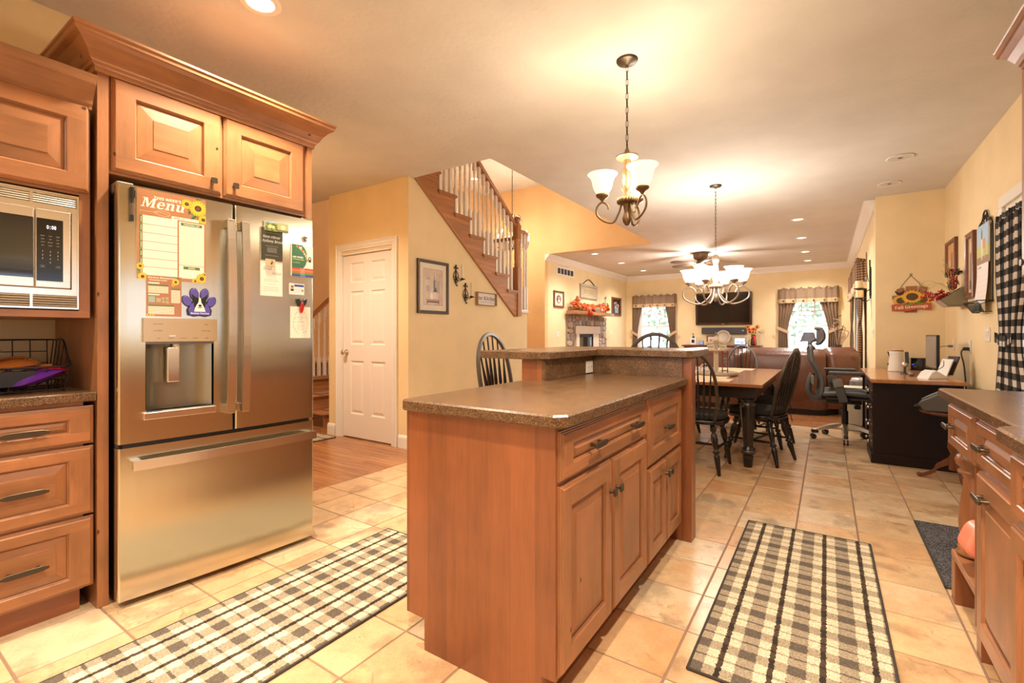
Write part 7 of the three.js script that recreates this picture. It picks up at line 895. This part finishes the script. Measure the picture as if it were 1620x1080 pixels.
// pedestal table and printer
{
  const t = thing('pedestal_table', 'small round pedestal table with curved claw legs under the printer', 'table', [.83, 0, -4.95]); const wd = phys(new THREE.Color().setRGB(.22, .075, .03), .3, { map: oakTex });
  mesh('top', uvm(lathe([[0, .525], [.17, .525], [.21, .535], [.215, .55], [.205, .556], [.195, .548], [0, .548]], 40), 'x'), wd, t); mesh('column', uvm(lathe([[.03, .525], [.05, .51], [.03, .48], [.028, .40], [.045, .33], [.05, .27], [.03, .22], [.045, .19], [.04, .10], [0, .09]], 24), 'y'), wd, t);
  for (let i = 0; i < 3; i++) { const P = []; for (let k = 0; k <= 16; k++) { const u = k / 16, r = mix(.03, .22, u), y = .16 * (1 - u) ** 1.6 + .012 + .03 * Math.sin(u * PI) * (u < .5 ? 1 : .2), hw = mix(.018, .012, u), hh = mix(.03, .012, u); P.push([[r, y - hh, -hw], [r, y - hh, hw], [r, y + hh, hw], [r, y + hh, -hw]]); } const l = mesh('claw_leg', loft(P), wd, t); l.rotation.y = 2.75 + i * 2 * PI / 3; mesh('claw_foot', sph(.018, .222, .018, 0, 10, 8), wd, l); }
  const p = thing('inkjet_printer', 'dark grey printer with sloped control panel on the pedestal table', 'printer', [.83, .556, -4.95], -.25); const pr = poly([[-.17, 0], [.15, 0], [.17, .05], [.17, .15], [-.02, .16], [-.07, .15], [-.19, .075], [-.2, .05]]); const g = extr(pr, .34, .012, 3); mesh('body', g.translate(0, 0, -.17), phys(new THREE.Color().setRGB(.075, .07, .065), .3), p); mesh('control_panel', tr(RB(-.07, .07, 0, .008, -.12, .12, .003), -.125, .118, 0, 0, 0, .55), M.midGrey, p); mesh('lcd', tr(B(-.03, .03, .008, .010, -.04, .04), -.125, .118, 0, 0, 0, .55), M.silver, p); mesh('output_tray', RB(-.235, -.12, .025, .034, -.12, .12, .003), M.black, p);
}
// office chair
{
  const c = thing('office_chair', 'grey mesh office chair with headrest and silver star base', 'chair', [.165, 0, -6.30], PI / 2 + .08);   // local: faces +z... back toward -z
  const gm = mat(new THREE.Color().setRGB(.09, .085, .08), .55), lt = mat(new THREE.Color().setRGB(.24, .22, .19), .45, { metalness: .3 }), mm = mat(new THREE.Color().setRGB(.05, .05, .048), .8, { bumpMap: weave, bumpScale: .001 });
  for (let i = 0; i < 5; i++) { const a = i / 5 * 2 * PI + .55; const P = []; for (let k = 0; k <= 10; k++) { const u = k / 10, r = mix(.03, .31, u), y = .155 - .075 * u * u + .0, hw = mix(.032, .016, u), hh = mix(.022, .014, u); P.push([[r, y - hh, -hw], [r, y - hh, hw], [r, y + hh, hw * .7], [r, y + hh, -hw * .7]]); } const s = mesh('base_spoke', loft(P), mat(new THREE.Color().setRGB(.60, .52, .42), .3, { metalness: .85 }), c); s.rotation.y = a; mesh('spoke_cap', RB(.255, .325, .065, .10, -.02, .02, .008), M.gloss, s); mesh('caster', [tr(cyl(.027, .027, .018, 0, -.009, 0, 16), .305, .028, -.015, PI / 2), tr(cyl(.027, .027, .018, 0, -.009, 0, 16), .305, .028, .015, PI / 2)], M.gloss, s); }
  mesh('gas_lift', [cyl(.032, .03, .20, 0, .12, 0, 16), cyl(.02, .02, .10, 0, .32, 0, 14)], M.black, c); mesh('mechanism', [RB(-.10, .10, .40, .45, -.17, .14, .015, 2), rod([.08, .42, .08], [.16, .36, .13], .012), RB(.14, .19, .32, .37, .10, .16, .012)], M.black, c);
  mesh('seat', grid(16, 16, (u, v) => { const x = (u - .5) * .50, z = (v - .5) * .48 + .02; return [x, .505 + .012 * Math.cos(PI * (u - .5)) + .03 * (2 * u - 1) ** 4 - .05 * ss(.8, 1, v), z]; }), mm, c); mesh('seat_frame', [tube([[-.25, .515, -.20], [-.255, .525, 0], [-.25, .51, .2], [-.15, .47, .26], [0, .46, .27], [.15, .47, .26], [.25, .51, .2], [.255, .525, 0], [.25, .515, -.20], [.12, .50, -.23], [-.12, .50, -.23]], .022, 60, 8, true), RB(-.2, .2, .455, .485, -.18, .2, .01)], gm, c);
  for (const s of [-1, 1]) { const a = mesh('arm_support', [tr(RB(-.022, .022, 0, .25, -.04, .04, .008, 2), s * .285, .44, -.04, -.25)], gm, c); mesh('arm_badge', tr(RB(-.028, .028, 0, .075, -.044, .044, .006), s * .287, .60, -.08, -.25), lt, a); mesh('arm_pad', RB(s * .285 - .045, s * .285 + .045, .73, .762, -.17, .13, .014, 3), gm, a); mesh('arm_bracket', RB(s > 0 ? .1 : -.29, s > 0 ? .29 : -.1, .43, .455, -.06, .02, .006), M.black, a); }
  // back: mesh sheet in a frame, following an S curve
  const bz = v => -.235 - .05 * Math.sin(v * PI * .9) * 1 + .03 * v - .10 * v * v + .09 * Math.sin(PI * clamp(v * 1.4)) * .6, by = v => .50 + .50 * v;
  mesh('back_mesh', grid(12, 20, (u, v) => { const w = .235 * (1 - .25 * v * v); return [(u - .5) * 2 * w, by(v), bz(v) - .035 * (1 - (2 * u - 1) ** 2)]; }), mm, c);
  const fr = []; for (let i = 0; i <= 14; i++) { const v = i / 14; fr.push([-.235 * (1 - .25 * v * v), by(v), bz(v)]); } for (let i = 14; i >= 0; i--) { const v = i / 14; fr.push([.235 * (1 - .25 * v * v), by(v), bz(v)]); } mesh('back_frame', tube(fr, .018, 90, 8, true), gm, c);
  mesh('back_spine', [tube([[0, .44, -.16], [0, .44, -.27], [0, .50, -.33], [0, .62, -.33], [0, .72, -.30]], .028, 30, 8)], gm, c); mesh('lumbar_pad', RB(-.14, .14, .60, .70, -.315, -.285, .012, 2), lt, c);
  mesh('neck_bar', tube([[0, .98, -.28], [0, 1.05, -.32], [0, 1.10, -.27]], .016, 20, 8), gm, c); mesh('headrest', [tube([[-.13, 1.20, -.22], [-.14, 1.12, -.20], [-.10, 1.06, -.23], [0, 1.045, -.255], [.10, 1.06, -.23], [.14, 1.12, -.20], [.13, 1.20, -.22], [0, 1.215, -.265]], .018, 60, 8, true), grid(10, 8, (u, v) => [(u - .5) * .26, mix(1.06, 1.205, v), -.215 - .05 * (1 - (2 * u - 1) ** 2)])], gm, c);
}
{
  const t = thing('waste_bin', 'cream coloured shredder bin behind the office chair', 'bin', [.30, 0, -7.05]); mesh('bin', [RB(-.12, .12, 0, .40, -.10, .10, .012, 2)], M.cream, t); mesh('shredder_head', [RB(-.13, .13, .40, .52, -.11, .11, .012, 2)], M.cream, t); mesh('feed_slot', B(-.09, .09, .519, .5215, -.01, .01), M.black, t);
  const s = thing('purifier', 'grey cylindrical purifier beside the shredder bin', 'purifier', [.34, 0, -7.40]); mesh('body', lathe([[0, 0], [.10, 0], [.105, .02], [.10, .55], [.085, .58], [0, .58]], 24), M.midGrey, s); mesh('top_ring', lathe([[.06, .58], [.08, .60], [.085, .58]], 24), M.silver, s);
}
renderer.render(scene, camera);
